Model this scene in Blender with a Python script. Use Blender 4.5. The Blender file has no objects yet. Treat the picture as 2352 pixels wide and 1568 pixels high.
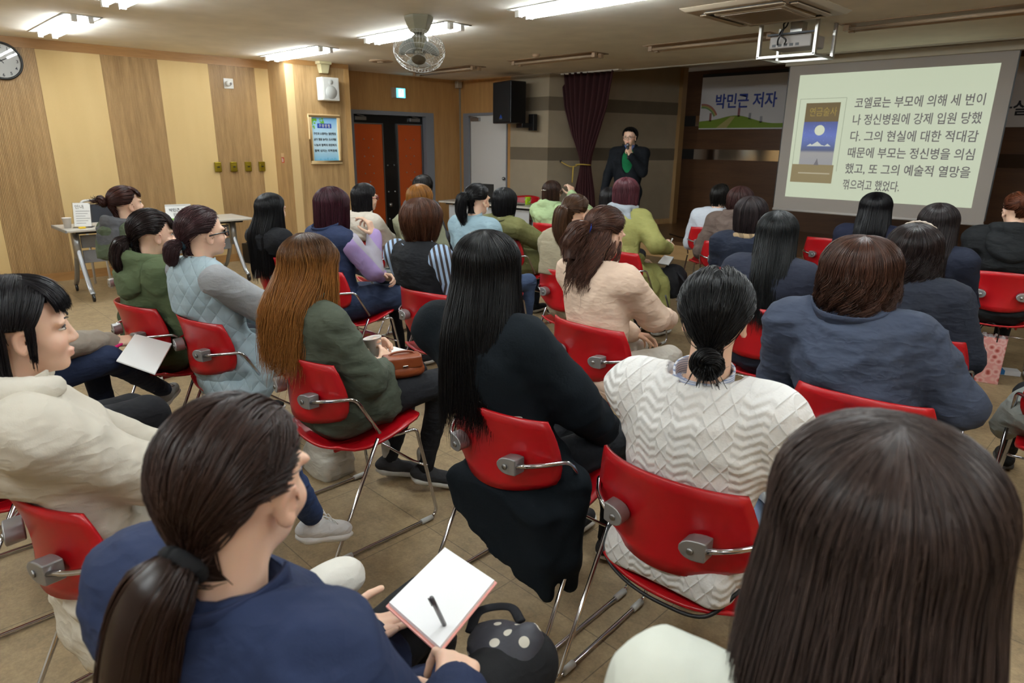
import bpy, math, random
import numpy as np
from math import radians, sin, cos, pi
from mathutils import Vector, Matrix, Euler

SC = bpy.context.scene
COL = SC.collection

# ------------------------------------------------------------------ camera
TILT, ROLL, YAW, FPX, HC = 16.727, -0.630, 45.154, 1513.72, 1.58
def cam_axes():
    t, r, y = (radians(a) for a in (TILT, ROLL, YAW))
    f = np.array([-sin(y)*cos(t), cos(y)*cos(t), -sin(t)])
    rt = np.array([cos(y), sin(y), 0.0])
    dn = np.cross(f, rt)
    return cos(r)*rt + sin(r)*dn, -sin(r)*rt + cos(r)*dn, f
CR, CD, CF = cam_axes()
cd = bpy.data.cameras.new('camera')
cd.sensor_width = 36.0
cd.lens = FPX/2352*36.0
cd.clip_start = 0.02
cd.dof.use_dof = True
cd.dof.focus_distance = 2.6
cd.dof.aperture_fstop = 5.0
cam = bpy.data.objects.new('camera', cd)
COL.objects.link(cam)
m = Matrix.Identity(4)
for i in range(3):
    m[i][0], m[i][1], m[i][2] = CR[i], -CD[i], -CF[i]
m[2][3] = HC
cam.matrix_world = m
SC.camera = cam

# ------------------------------------------------------------------ world, exposure
w = bpy.data.worlds.new('world'); SC.world = w; w.use_nodes = True
w.node_tree.nodes['Background'].inputs[0].default_value = (0.9, 0.86, 0.8, 1)
w.node_tree.nodes['Background'].inputs[1].default_value = 0.10
vs = SC.view_settings
vs.view_transform = 'Standard'; vs.look = 'None'; vs.gamma = 1.0; vs.use_curve_mapping = False
vs.exposure = 1.0
TUBE_POWER = 38.0          # emission strength of the fluorescent tubes
SCREEN_POWER = 0.34       # luminance of the projected slide
cy = SC.cycles
cy.use_denoising = True
cy.use_adaptive_sampling = True
cy.adaptive_threshold = 0.04
cy.max_bounces = 7; cy.diffuse_bounces = 5; cy.glossy_bounces = 3; cy.transmission_bounces = 4
cy.caustics_reflective = False; cy.caustics_refractive = False
cy.sample_clamp_indirect = 4.0

# ------------------------------------------------------------------ materials
def lin(c):
    if isinstance(c, str):
        c = [int(c[i:i+2], 16)/255 for i in (0, 2, 4)]
    return tuple(((v/12.92) if v <= 0.04045 else ((v+0.055)/1.055)**2.4) for v in c)
_M = {}
class NT:
    """tiny node-building helper"""
    def __init__(s, name):
        s.m = bpy.data.materials.new(name); s.m.use_nodes = True
        s.t = s.m.node_tree; s.b = s.t.nodes['Principled BSDF']
    def n(s, kind, **kw):
        nd = s.t.nodes.new(kind)
        for k, v in kw.items():
            if k.startswith('i_'):
                key = k[2:]
                key = int(key) if key.isdigit() else key
                nd.inputs[key].default_value = v
            else:
                setattr(nd, k, v)
        return nd
    def l(s, a, b): s.t.links.new(a, b)
    def math(s, op, a, b=None, c=None):
        nd = s.n('ShaderNodeMath', operation=op)
        for i, v in enumerate((a, b, c)):
            if v is None: continue
            if hasattr(v, 'is_output'): s.l(v, nd.inputs[i])
            else: nd.inputs[i].default_value = v
        return nd.outputs[0]
    def mix(s, f, a, b):
        nd = s.n('ShaderNodeMix', data_type='RGBA')
        for k, v in ((0, f), (6, a), (7, b)):
            if hasattr(v, 'is_output'): s.l(v, nd.inputs[k])
            else: nd.inputs[k].default_value = v if k == 0 else (tuple(v)+(1,))[:4]
        return nd.outputs[2]
    def coords(s, scale=(1, 1, 1), kind='Object'):
        tc = s.n('ShaderNodeTexCoord'); mp = s.n('ShaderNodeMapping')
        mp.inputs['Scale'].default_value = scale
        s.l(tc.outputs[kind], mp.inputs[0]); return mp.outputs[0]
    def noise(s, vec, scale, detail=3, rough=0.5):
        nd = s.n('ShaderNodeTexNoise'); nd.inputs['Scale'].default_value = scale
        nd.inputs['Detail'].default_value = detail; nd.inputs['Roughness'].default_value = rough
        s.l(vec, nd.inputs['Vector']); return nd.outputs[0]
    def bump(s, h, dist=0.002, strength=0.5):
        b = s.n('ShaderNodeBump'); b.inputs['Strength'].default_value = strength
        b.inputs['Distance'].default_value = dist
        s.l(h, b.inputs['Height']); s.l(b.outputs[0], s.b.inputs['Normal'])
    def ramp(s, f, stops):
        r = s.n('ShaderNodeValToRGB'); e = r.color_ramp.elements
        while len(e) < len(stops): e.new(0.5)
        for el, (p, c) in zip(e, stops):
            el.position = p; el.color = tuple(c)+(1,)
        s.l(f, r.inputs[0]); return r.outputs[0]

def plain(name, c, rough=0.5, metal=0.0, spec=0.5, coat=0.0):
    key = ('p', name)
    if key in _M: return _M[key]
    t = NT(name); b = t.b
    b.inputs['Base Color'].default_value = lin(c)+(1,)
    b.inputs['Roughness'].default_value = rough; b.inputs['Metallic'].default_value = metal
    b.inputs['Specular IOR Level'].default_value = spec; b.inputs['Coat Weight'].default_value = coat
    _M[key] = t.m; return t.m

def clear_glass(name, tint=(1, 1, 1)):
    key = ('g', name)
    if key in _M: return _M[key]
    t = NT(name); tr = t.n('ShaderNodeBsdfTransparent'); tr.inputs[0].default_value = tuple(tint)+(1,)
    gl = t.n('ShaderNodeBsdfGlossy'); gl.inputs['Roughness'].default_value = 0.03
    fr = t.n('ShaderNodeFresnel'); fr.inputs[0].default_value = 1.45
    mx = t.n('ShaderNodeMixShader'); t.l(fr.outputs[0], mx.inputs[0]); t.l(tr.outputs[0], mx.inputs[1]); t.l(gl.outputs[0], mx.inputs[2])
    t.l(mx.outputs[0], t.t.nodes['Material Output'].inputs[0]); t.t.nodes.remove(t.b)
    _M[key] = t.m; return t.m

def emit(name, c, s):
    key = ('e', name)
    if key in _M: return _M[key]
    t = NT(name); b = t.b
    b.inputs['Base Color'].default_value = (0.02, 0.02, 0.02, 1)
    b.inputs['Emission Color'].default_value = lin(c)+(1,); b.inputs['Emission Strength'].default_value = s
    _M[key] = t.m; return t.m

def cloth(c, kind='weave', name=None, scale=1.0, rough=0.85, c2=None, amp=1.0):
    """fabric: slight tone variation plus wrinkle and weave relief"""
    key = ('c', str(c), kind, scale, str(c2))
    if key in _M: return _M[key]
    t = NT(name or 'fabric'); co = t.coords()
    n1 = t.noise(co, 9*scale, 3)
    L = lin(c)
    t.l(t.mix(n1, [v*0.86 for v in L], [min(1, v*1.12) for v in L]), t.b.inputs['Base Color'])
    t.b.inputs['Roughness'].default_value = rough
    t.b.inputs['Specular IOR Level'].default_value = 0.25
    big = t.noise(co, 13*scale, 2)
    fine = t.noise(co, 320 if kind == 'weave' else 150, 2)
    mp = t.n('ShaderNodeMapping'); mp.inputs['Scale'].default_value = (1, 1, 2.2); t.l(co, mp.inputs[0])
    rid = t.math('ABSOLUTE', t.math('SUBTRACT', t.noise(mp.outputs[0], 11*scale, 2), 0.5))
    h = t.math('ADD', t.math('MULTIPLY', t.math('SUBTRACT', big, t.math('MULTIPLY', rid, 1.6)), 1.0*amp), t.math('MULTIPLY', fine, 0.05 if kind == 'weave' else 0.10))
    t.bump(h, 0.012, 0.55)
    _M[key] = t.m; return t.m

def skin(c=(0.90, 0.74, 0.635)):
    key = ('skin', str(c))
    if key in _M: return _M[key]
    t = NT('skin'); co = t.coords()
    a = t.n('ShaderNodeAttribute', attribute_name='tint')
    base = t.mix(t.noise(co, 22, 3), [v*0.93 for v in lin(c)], [min(1, v*1.05) for v in lin(c)])
    t.l(t.mix(a.outputs['Fac'], base, lin((0.74, 0.40, 0.36))), t.b.inputs['Base Color'])
    t.b.inputs['Roughness'].default_value = 0.48
    t.b.inputs['Subsurface Weight'].default_value = 0.12
    t.b.inputs['Subsurface Radius'].default_value = (0.012, 0.004, 0.002)
    t.b.inputs['Subsurface Scale'].default_value = 0.6
    t.bump(t.noise(co, 260, 2), 0.0006, 0.3)
    _M[key] = t.m; return t.m

def hairmat(c, c2=None):
    key = ('hair', str(c), str(c2))
    if key in _M: return _M[key]
    t = NT('hair'); a = t.n('ShaderNodeAttribute', attribute_name='tone')
    L = lin(c); L2 = lin(c2) if c2 else [v*1.5+0.002 for v in L]
    sp = t.n('ShaderNodeSeparateColor'); t.l(a.outputs['Color'], sp.inputs[0])
    t.l(t.mix(sp.outputs[0], [v*0.5 for v in L], L2), t.b.inputs['Base Color'])
    t.b.inputs['Roughness'].default_value = 0.36
    t.b.inputs['Specular IOR Level'].default_value = 0.22
    _M[key] = t.m; return t.m

# ------------------------------------------------------------------ mesh helpers
def put(name, data, parent=None, loc=None, rot=None):
    o = bpy.data.objects.new(name, data); COL.objects.link(o)
    if parent is not None: o.parent = parent
    if loc is not None: o.location = loc
    if rot is not None: o.rotation_euler = rot
    return o
def tag(o, label=None, cat=None, group=None, kind=None):
    for k, v in (('label', label), ('category', cat), ('group', group), ('kind', kind)):
        if v: o[k] = v
    return o
def empty(name, label, cat, loc=(0, 0, 0), rz=0.0, group=None):
    o = put(name, None, None, loc, (0, 0, rz)); o.empty_display_size = 0.1
    return tag(o, label, cat, group)
def mesh(name, V, quads=None, tris=None, mat=None, smooth=True, attrs=None, ngons=None):
    me = bpy.data.meshes.new(name)
    V = np.asarray(V, np.float32)
    if ngons is not None:
        me.from_pydata(V.tolist(), [], [list(map(int, f)) for f in ngons])
    else:
        q = np.zeros((0, 4), np.int32) if quads is None else np.asarray(quads, np.int32).reshape(-1, 4)
        t = np.zeros((0, 3), np.int32) if tris is None else np.asarray(tris, np.int32).reshape(-1, 3)
        me.vertices.add(len(V)); me.vertices.foreach_set('co', V.ravel())
        li = np.concatenate([q.ravel(), t.ravel()])
        me.loops.add(len(li)); me.loops.foreach_set('vertex_index', li)
        st = np.concatenate([np.arange(len(q))*4, len(q)*4+np.arange(len(t))*3]).astype(np.int32)
        me.polygons.add(len(st)); me.polygons.foreach_set('loop_start', st)
        me.update(calc_edges=True)
    if smooth: me.polygons.foreach_set('use_smooth', np.ones(len(me.polygons), bool))
    if attrs:
        for k, a in attrs.items():
            at = me.attributes.new(k, 'FLOAT', 'POINT'); at.data.foreach_set('value', np.asarray(a, np.float32))
    if mat is not None: me.materials.append(mat)
    me.validate(); me.update()
    return me

class B:
    """collects simple shapes and links them as ONE mesh object"""
    def __init__(s): s.v = []; s.f = []; s.k = 0
    def add(s, V, F):
        s.v.append(np.asarray(V, float).reshape(-1, 3)); s.f += [tuple(int(i)+s.k for i in f) for f in F]; s.k += len(s.v[-1]); return s
    def box(s, lo, hi, M=None):
        x0, y0, z0 = lo; x1, y1, z1 = hi
        V = np.array([(x0,y0,z0),(x1,y0,z0),(x1,y1,z0),(x0,y1,z0),(x0,y0,z1),(x1,y0,z1),(x1,y1,z1),(x0,y1,z1)], float)
        if M is not None: V = V @ np.array(M)[:3, :3].T + np.array(M)[:3, 3]
        return s.add(V, [(3,2,1,0),(4,5,6,7),(0,1,5,4),(1,2,6,5),(2,3,7,6),(3,0,4,7)])
    def tube(s, P, r, n=8, flat=1.0):
        P = np.asarray(P, float); m_ = len(P); r = np.broadcast_to(np.asarray(r, float), (m_,))
        T = np.gradient(P, axis=0); T /= np.linalg.norm(T, axis=1)[:, None]+1e-12
        u = np.cross(T[0], (0, 0, 1.0)); 
        if np.linalg.norm(u) < 0.1: u = np.cross(T[0], (0, 1.0, 0))
        V = []
        for i in range(m_):
            u = u-T[i]*np.dot(u, T[i]); u /= np.linalg.norm(u)+1e-12; b = np.cross(T[i], u)
            for k in range(n):
                a = 2*pi*k/n; V.append(P[i]+r[i]*(cos(a)*u+sin(a)*b*flat))
        F = [(i*n+k, i*n+(k+1) % n, (i+1)*n+(k+1) % n, (i+1)*n+k) for i in range(m_-1) for k in range(n)]
        F += [tuple(range(n-1, -1, -1)), tuple((m_-1)*n+k for k in range(n))]
        return s.add(V, F)
    def lathe(s, prof, n=24, c=(0, 0, 0), axis='z', cap=True):
        V = []; F = []
        for (r, z) in prof:
            for k in range(n):
                a = 2*pi*k/n
                p = (r*cos(a), r*sin(a), z)
                if axis == 'y': p = (p[0], p[2], p[1])
                if axis == 'x': p = (p[2], p[0], p[1])
                V.append((p[0]+c[0], p[1]+c[1], p[2]+c[2]))
        m_ = len(prof)
        F = [(i*n+k, i*n+(k+1) % n, (i+1)*n+(k+1) % n, (i+1)*n+k) for i in range(m_-1) for k in range(n)]
        if cap: F += [tuple(range(n-1, -1, -1)), tuple((m_-1)*n+k for k in range(n))]
        return s.add(V, F)
    def prism(s, poly, y0, y1, axes='xz'):
        """outline in two axes, thickness along the third"""
        n = len(poly); V = []
        for t in (y0, y1):
            for (a, b) in poly:
                V.append({'xz': (a, t, b), 'yz': (t, a, b), 'xy': (a, b, t)}[axes])
        F = [tuple(range(n-1, -1, -1)), tuple(range(n, 2*n))]+[(k, (k+1) % n, n+(k+1) % n, n+k) for k in range(n)]
        return s.add(V, F)
    def grid(s, P, close_u=False):
        P = np.asarray(P, float); a, b = P.shape[:2]
        F = [(i*b+j, i*b+j+1, (i+1)*b+j+1, (i+1)*b+j) for i in range(a-1) for j in range(b-1)]
        return s.add(P.reshape(-1, 3), F)
    def sphere(s, c, r, n=12):
        r = np.broadcast_to(np.asarray(r, float), (3,)); V = []; 
        for i in range(n+1):
            th = pi*i/n
            for k in range(2*n):
                ph = pi*k/n; V.append((c[0]+r[0]*sin(th)*cos(ph), c[1]+r[1]*sin(th)*sin(ph), c[2]+r[2]*cos(th)))
        F = [(i*2*n+k, (i+1)*2*n+k, (i+1)*2*n+(k+1) % (2*n), i*2*n+(k+1) % (2*n)) for i in range(n) for k in range(2*n)]
        return s.add(V, F)
    def xf(s, M):
        M = np.array(M); s.v = [v @ M[:3, :3].T + M[:3, 3] for v in s.v]; return s
    def make(s, name, mat, parent=None, smooth=False, bevel=0.0, solid=0.0, sub=0, loc=None, rot=None):
        me = mesh(name, np.concatenate(s.v), mat=mat, smooth=smooth, ngons=s.f)
        bmx(me)
        o = put(name, me, parent, loc, rot)
        if solid:
            md = o.modifiers.new('solid', 'SOLIDIFY'); md.thickness = solid; md.offset = 0
        if sub:
            md = o.modifiers.new('sub', 'SUBSURF'); md.levels = md.render_levels = sub
        if bevel:
            md = o.modifiers.new('bevel', 'BEVEL'); md.width = bevel; md.segments = 2; md.limit_method = 'ANGLE'
            md.harden_normals = False
            for p in me.polygons: p.use_smooth = True
            e = o.modifiers.new('wn', 'WEIGHTED_NORMAL'); e.keep_sharp = True
        return o
def bmx(me):
    import bmesh
    b = bmesh.new(); b.from_mesh(me)
    bmesh.ops.remove_doubles(b, verts=b.verts, dist=1e-6)
    bmesh.ops.recalc_face_normals(b, faces=b.faces)
    b.to_mesh(me); b.free()

def curve_pts(P, n=8):
    """Catmull-Rom through the points"""
    P = np.asarray(P, float); Q = np.vstack([2*P[0]-P[1], P, 2*P[-1]-P[-2]]); out = []
    for i in range(1, len(Q)-2):
        t = np.linspace(0, 1, n, endpoint=False)[:, None]
        a, b_, c, d = Q[i-1], Q[i], Q[i+1], Q[i+2]
        out.append(0.5*((2*b_)+(-a+c)*t+(2*a-5*b_+4*c-d)*t*t+(-a+3*b_-3*c+d)*t**3))
    out.append(P[-1][None]); return np.vstack(out)
def fillet(P, r, n=5):
    """rounds the corners of a polyline"""
    P = [np.array(p, float) for p in P]; out = [P[0]]
    for i in range(1, len(P)-1):
        a, b_, c = P[i-1], P[i], P[i+1]
        u = (a-b_); v = (c-b_); lu, lv = np.linalg.norm(u), np.linalg.norm(v)
        d = min(r, lu*0.45, lv*0.45); p0 = b_+u/lu*d; p1 = b_+v/lv*d
        for t in np.linspace(0, 1, n): out.append((1-t)**2*p0+2*t*(1-t)*b_+t*t*p1)
    out.append(P[-1]); return np.array(out)

_TEXTS = []

def text(name, s, loc, size, mat, parent=None, rot=(pi/2, 0, 0), bold=0.0, align='LEFT', width=None, extrude=0.0008):
    """a line of lettering; finish_text() turns all of them into meshes"""
    cu = bpy.data.curves.new(name, 'FONT'); cu.body = s; cu.size = size; cu.offset = bold*size
    cu.extrude = extrude; cu.align_x = align; cu.resolution_u = 2
    o = put(name, cu, parent, loc, rot)
    _TEXTS.append((o, name, mat, parent, loc, rot, width)); return o
def finish_text():
    bpy.context.view_layer.update()
    dg = bpy.context.evaluated_depsgraph_get()
    for (o, name, mat, parent, loc, rot, width) in _TEXTS:
        me = bpy.data.meshes.new_from_object(o.evaluated_get(dg))
        me.materials.clear(); me.materials.append(mat)
        if width and len(me.vertices):
            c = np.zeros(len(me.vertices)*3, np.float32); me.vertices.foreach_get('co', c); c = c.reshape(-1, 3)
            c[:, 0] *= width/max(1e-4, np.ptp(c[:, 0])); me.vertices.foreach_set('co', c.ravel()); me.update()
        bpy.data.objects.remove(o); me.name = name
        put(name, me, parent, loc, rot)
# ================================================================== the room
XW, XP, XD, YB, ZC, YS, ZS, YBK = -9.0, -8.53, -9.18, 7.8, 2.59, 8.35, 0.25, 11.0
XR, YN = 3.2, -4.2

def m_wood(name, c, c2, axis='z', sc=1.0, rough=0.45, ribs=0.0):
    t = NT(name)
    s = {'z': (9, 9, 0.7), 'x': (0.7, 9, 9), 'y': (9, 0.7, 9)}[axis]
    co = t.coords([v*sc for v in s])
    n1 = t.noise(co, 1.6, 5, 0.6); n2 = t.noise(co, 9, 3, 0.5)
    f = t.math('MULTIPLY_ADD', n2, 0.35, t.math('MULTIPLY', n1, 0.65))
    f = t.math('SMOOTH_MIN', 1.0, t.math('MAXIMUM', 0.0, t.math('MULTIPLY_ADD', f, 2.4, -0.7)), 0.05)
    t.l(t.mix(f, lin(c), lin(c2)), t.b.inputs['Base Color'])
    t.b.inputs['Roughness'].default_value = rough; t.b.inputs['Specular IOR Level'].default_value = 0.35
    t.bump(n2, 0.0008, 0.3)
    return t.m
def m_wall_fabric():
    t = NT('wall_fabric'); co = t.coords((1, 1, 1))
    tall = t.noise(t.coords((3, 3, 0.5)), 1.5, 2)
    wv = t.n('ShaderNodeTexWave', wave_type='BANDS', bands_direction='Z'); wv.inputs['Scale'].default_value = 55; wv.inputs['Distortion'].default_value = 2.5; wv.inputs['Detail Scale'].default_value = 4
    wh = t.n('ShaderNodeTexWave', wave_type='BANDS', bands_direction='Y'); wh.inputs['Scale'].default_value = 60; wh.inputs['Distortion'].default_value = 2.5
    t.l(co, wv.inputs['Vector']); t.l(co, wh.inputs['Vector'])
    h = t.math('ADD', wv.outputs[1], wh.outputs[1])
    f = t.math('MULTIPLY_ADD', h, 0.22, t.math('MULTIPLY', tall, 0.6))
    t.l(t.mix(f, lin((0.79, 0.665, 0.45)), lin((0.90, 0.79, 0.575))), t.b.inputs['Base Color'])
    t.b.inputs['Roughness'].default_value = 0.8; t.b.inputs['Specular IOR Level'].default_value = 0.2
    t.bump(h, 0.002, 0.4)
    return t.m
def m_floor():
    t = NT('floor_covering'); co = t.coords()
    br = t.n('ShaderNodeTexBrick', offset=0.0); t.l(co, br.inputs['Vector'])
    br.inputs['Scale'].default_value = 1.0; br.inputs['Mortar Size'].default_value = 0.0022; br.inputs['Mortar Smooth'].default_value = 0.1
    br.inputs['Brick Width'].default_value = 0.5; br.inputs['Row Height'].default_value = 0.5
    br.inputs['Color1'].default_value = (0.42, 0, 0, 1); br.inputs['Color2'].default_value = (0.58, 0, 0, 1)
    blot = t.noise(co, 7, 4, 0.6); fib = t.noise(t.coords((1, 1, 1)), 90, 3, 0.6); mid = t.noise(co, 28, 3)
    f = t.math('ADD', t.math('MULTIPLY', blot, 0.45), t.math('ADD', t.math('MULTIPLY', fib, 0.35), t.math('MULTIPLY', mid, 0.25)))
    f = t.math('MULTIPLY_ADD', f, 1.9, -0.5)
    base = t.mix(f, lin((0.40, 0.335, 0.245)), lin((0.655, 0.565, 0.425)))
    t.l(t.mix(t.math('MULTIPLY', br.outputs['Fac'], 0.5), base, lin((0.16, 0.13, 0.10))), t.b.inputs['Base Color'])
    t.b.inputs['Roughness'].default_value = 0.62; t.b.inputs['Specular IOR Level'].default_value = 0.4
    t.bump(t.math('ADD', fib, mid), 0.0015, 0.5)
    return t.m
W_LIGHT = m_wood('oak_panel', (0.66, 0.50, 0.31), (0.83, 0.68, 0.46))
W_RIB = m_wood('ribbed_oak', (0.565, 0.44, 0.29), (0.76, 0.63, 0.445))
W_BAND = m_wood('oak_band', (0.58, 0.42, 0.25), (0.70, 0.53, 0.33), 'y')
W_DOORWALL = m_wood('oak_wall', (0.62, 0.45, 0.27), (0.72, 0.55, 0.34))
W_STAGE = m_wood('stage_wall', (0.30, 0.19, 0.11), (0.40, 0.27, 0.16), 'x')
W_SFLOOR = m_wood('stage_floor', (0.38, 0.27, 0.17), (0.52, 0.38, 0.25), 'x', 1, 0.3)
W_RISER = m_wood('stage_riser', (0.66, 0.52, 0.34), (0.76, 0.62, 0.43), 'x')
FAB = m_wall_fabric()
CEIL = cloth((0.95, 0.925, 0.87), 'weave', 'ceiling_paint', 0.4, 0.9, amp=0.05)
WHITE = plain('white_paint', (0.82, 0.81, 0.78), 0.5)
GREYF = plain('grey_door_frame', (0.47, 0.48, 0.51), 0.5)
CHROME = plain('chrome', (0.80, 0.80, 0.82), 0.13, 1.0)
STEEL = plain('brushed_steel', (0.62, 0.62, 0.62), 0.35, 1.0)
BLACK = plain('black_plastic', (0.045, 0.045, 0.05), 0.45)
SILVER = plain('silver_plastic', (0.60, 0.60, 0.60), 0.35, 0.6)
IVORY = plain('ivory_plastic', (0.78, 0.74, 0.58), 0.5)

def S(o): o['kind'] = 'structure'; return o
def quad_wall(name, lo, hi, mat): return S(B().box(lo, hi).make(name, mat))
quad_wall('floor', (-9.6, YN-0.2, -0.12), (XR+0.3, YS+0.02, 0.0), m_floor())
quad_wall('ceiling', (-9.6, YN-0.2, ZC), (XR+0.3, 8.15, ZC+0.1), CEIL)
quad_wall('ceiling_stage', (-9.0, 8.15, 2.82), (XR+0.3, YBK+0.2, 2.92), CEIL)
S(B().box((-9.2, 8.15, 2.575), (XR, 8.19, 2.84)).make('trim_1', plain('ceiling_edge', (0.70, 0.68, 0.62), 0.5)))
quad_wall('wall_right', (XR, YN-0.2, 0), (XR+0.2, YBK+0.2, 2.92), W_LIGHT)
quad_wall('wall_near', (-9.6, YN-0.2, 0), (XR, YN, ZC), plain('cream_paint', (.88, .85, .79), .7))

# left wall: fabric panels between ribbed oak panels
wl = quad_wall('wall_left', (XW-0.35, YN, 0), (XW-0.02, 4.31, ZC), W_LIGHT)
B().box((XW-0.02, YN, 2.49), (XW+0.012, 4.31, ZC)).make('cornice', W_BAND, wl)
B().box((XW-0.02, YN, 0.0), (XW+0.010, 4.31, 0.10)).make('baseboard', W_BAND, wl)
edges = [4.31, 4.125, 3.53, 2.945, 2.34, 1.73, 1.135, 0.53, -0.07, -0.67, -1.27, -1.87, -2.47, -3.07, -3.67, YN]
for i in range(len(edges)-1):
    y1, y0 = edges[i], edges[i+1]
    if i % 2 == 0:
        B().box((XW-0.02, y0, 0.10), (XW+0.004, y1, 2.49)).make('fabric_panel', FAB, wl)
    else:
        n = int(round((y1-y0)/0.0140)); poly = []
        for k in range(n):
            a = y0+(y1-y0)*k/n; d = (y1-y0)/n
            poly += [(XW-0.001, a), (XW-0.001, a+d*0.25), (XW+0.005, a+d*0.38), (XW+0.005, a+d*0.88)]
        poly += [(XW-0.004, y1), (XW-0.02, y1), (XW-0.02, y0)]
        B().prism(poly, 0.10, 2.49, 'xy').make('ribbed_panel', W_RIB, wl)

# pillar beside the double door
pl = quad_wall('pillar', (XW-0.35, 4.31, 0), (XP, 5.25, ZC), W_RIB)
B().box((XP-0.005, 4.31, 0), (XP+0.006, 4.425, 2.53)).make('corner_strip', plain('pale_oak', (0.84, 0.72, 0.52), 0.5), pl)
B().box((XP-0.005, 4.31, 2.53), (XP+0.009, 5.25, ZC)).make('cornice', W_BAND, pl)
B().box((XP-0.005, 5.17, 0), (XP+0.006, 5.25, 2.53)).make('edge_strip', W_LIGHT, pl)

# wall of the double door, set back, with its opening
wd = S(B().box((XD-0.25, 5.25, 2.04), (XD, YB, ZC)).box((XD-0.25, 7.22, 0), (XD, YB+0.2, 2.04)).box((XD-0.25, 5.25, 0), (XD, 5.62, 2.04)).make('wall_doors', W_DOORWALL))
S(B().box((XD-0.2, 5.62, 1.985), (XD+0.012, 7.22, 2.045)).box((XD-0.2, 7.06, 0), (XD+0.012, 7.22, 1.985)).box((XD-0.2, 5.62, 0), (XD+0.012, 5.69, 1.985)).make('trim_2', GREYF))
d1 = S(B().box((XD-0.13, 5.69, 0.01), (XD-0.09, 7.06, 1.985)).make('door_1', plain('black_door', (0.05, 0.045, 0.045), 0.35)))
ORANGE = plain('orange_leather', (0.70, 0.29, 0.06), 0.5)
for (y0, y1) in ((5.72, 6.245), (6.545, 7.015)):
    P = B().box((XD-0.09, y0, 0.20), (XD-0.072, y1, 1.845)).make('padded_panel', ORANGE, d1, bevel=0.006)
    f = B()
    for a in ((y0-.018, .182, y0, 1.863), (y1, .182, y1+.018, 1.863), (y0, 1.845, y1, 1.863), (y0, .182, y1, .20)):
        f.box((XD-0.09, a[0], a[1]), (XD-0.066, a[2], a[3]))
    f.make('panel_rim', STEEL, P)
    yc = (y0+y1)/2; st = B()
    for k in range(10):
        z = 1.62-0.13*k
        for yy in ((yc-0.085, yc+0.075) if k % 2 == 0 else (yc,)):
            st.sphere((XD-0.07, yy, z), (0.008, 0.011, 0.011), 5)
    st.make('stud', STEEL, P, smooth=True)
for yy in (6.33, 6.455):
    h = B()
    for z in (1.22, 0.80, 0.36): h.sphere((XD-0.085, yy, z), 0.016, 6)
    h.make('door_bolt', STEEL, d1, smooth=True)
B().tube([(XD-0.06, 6.34, 0.62), (XD-0.06, 6.34, 0.56)], 0.03, 10).make('door_knob', STEEL, d1, smooth=True)
for y0 in (5.75, 6.78):
    c = B().box((XD-0.09, y0, 1.90), (XD-0.045, y0+0.2, 1.955)).make('door_closer', STEEL, d1, bevel=0.005)
    B().tube([(XD-0.06, y0+0.17, 1.96), (XD-0.02, y0+0.02, 1.978)], 0.008, 6).make('closer_arm', STEEL, c)

# back wall with the white door
B1 = S(B().box((XD, YB, 2.06), (-7.93, YB+0.2, ZC)).box((XD, YB, 0), (-9.07, YB+0.2, 2.06)).box((-7.99, YB, 0), (-7.93, YB+0.2, 2.06)).make('wall_back', W_DOORWALL))
B().box((XD, YB-0.012, 0), (XD+0.03, YB+0.005, 2.5)).make('corner_strip', plain('grey_strip', (0.5, 0.48, 0.44), 0.5), B1)
S(B().box((-9.07, YB-0.02, 2.02), (-7.99, YB+0.02, 2.06)).box((-9.07, YB-0.02, 0), (-8.93, YB+0.02, 2.02)).box((-8.01, YB-0.02, 0), (-7.99, YB+0.02, 2.02)).make('trim_3', GREYF))
d2 = S(B().box((-8.93, YB+0.03, 0.01), (-8.01, YB+0.07, 2.02)).make('door_2', plain('door_white', (0.80, 0.79, 0.77), 0.45)))
B().sphere((-8.07, YB-0.01, 1.02), (0.028, 0.03, 0.028), 8).make('door_knob', STEEL, d2, smooth=True)
cl = B().box((-8.89, YB-0.01, 1.93), (-8.68, YB+0.03, 1.985)).make('door_closer', STEEL, d2, bevel=0.005)
B().tube([(-8.72, YB-0.02, 1.99), (-8.88, YB-0.06, 2.01)], 0.008, 6).make('closer_arm', STEEL, cl)

# striped wing walls at the side of the stage
ST_L = cloth((0.60, 0.545, 0.46), 'knit', 'wing_fabric', 0.5, 0.9, amp=0.1)
ST_D = cloth((0.41, 0.365, 0.30), 'knit', 'wing_stripe', 0.5, 0.9, amp=0.1)
def wing(name, a, b):
    a = np.array(a); b = np.array(b); d = (b-a)/np.linalg.norm(b-a); nrm = np.array([-d[1], d[0]])
    def seg(z0, z1, th):
        p = [a, b, b+nrm*th, a+nrm*th]
        return B().add([(x, y, z) for z in (z0, z1) for x, y in p], [(3,2,1,0),(4,5,6,7),(0,1,5,4),(1,2,6,5),(2,3,7,6),(3,0,4,7)])
    o = S(seg(0.0, 2.82, 0.15).make(name, ST_L))
    for z0, z1 in ((1.33, 1.525), (2.065, 2.262)):
        p = [a-nrm*0.003, b-nrm*0.003, b+nrm*0.01, a+nrm*0.01]
        B().add([(x, y, z) for z in (z0, z1) for x, y in p], [(3,2,1,0),(4,5,6,7),(0,1,5,4),(1,2,6,5),(2,3,7,6),(3,0,4,7)]).make('stripe', ST_D, o)
    return o
wing('wall_wing', (-7.93, YB), (-7.11, YB))
w2 = wing('wall_wing_splayed', (-7.11, YB), (-6.42, 10.3))
B().box((-6.50, 10.28, ZS), (-6.36, 10.42, 2.82)).make('end_strip', plain('wing_edge', (0.60, 0.47, 0.30), 0.5), w2)
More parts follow.
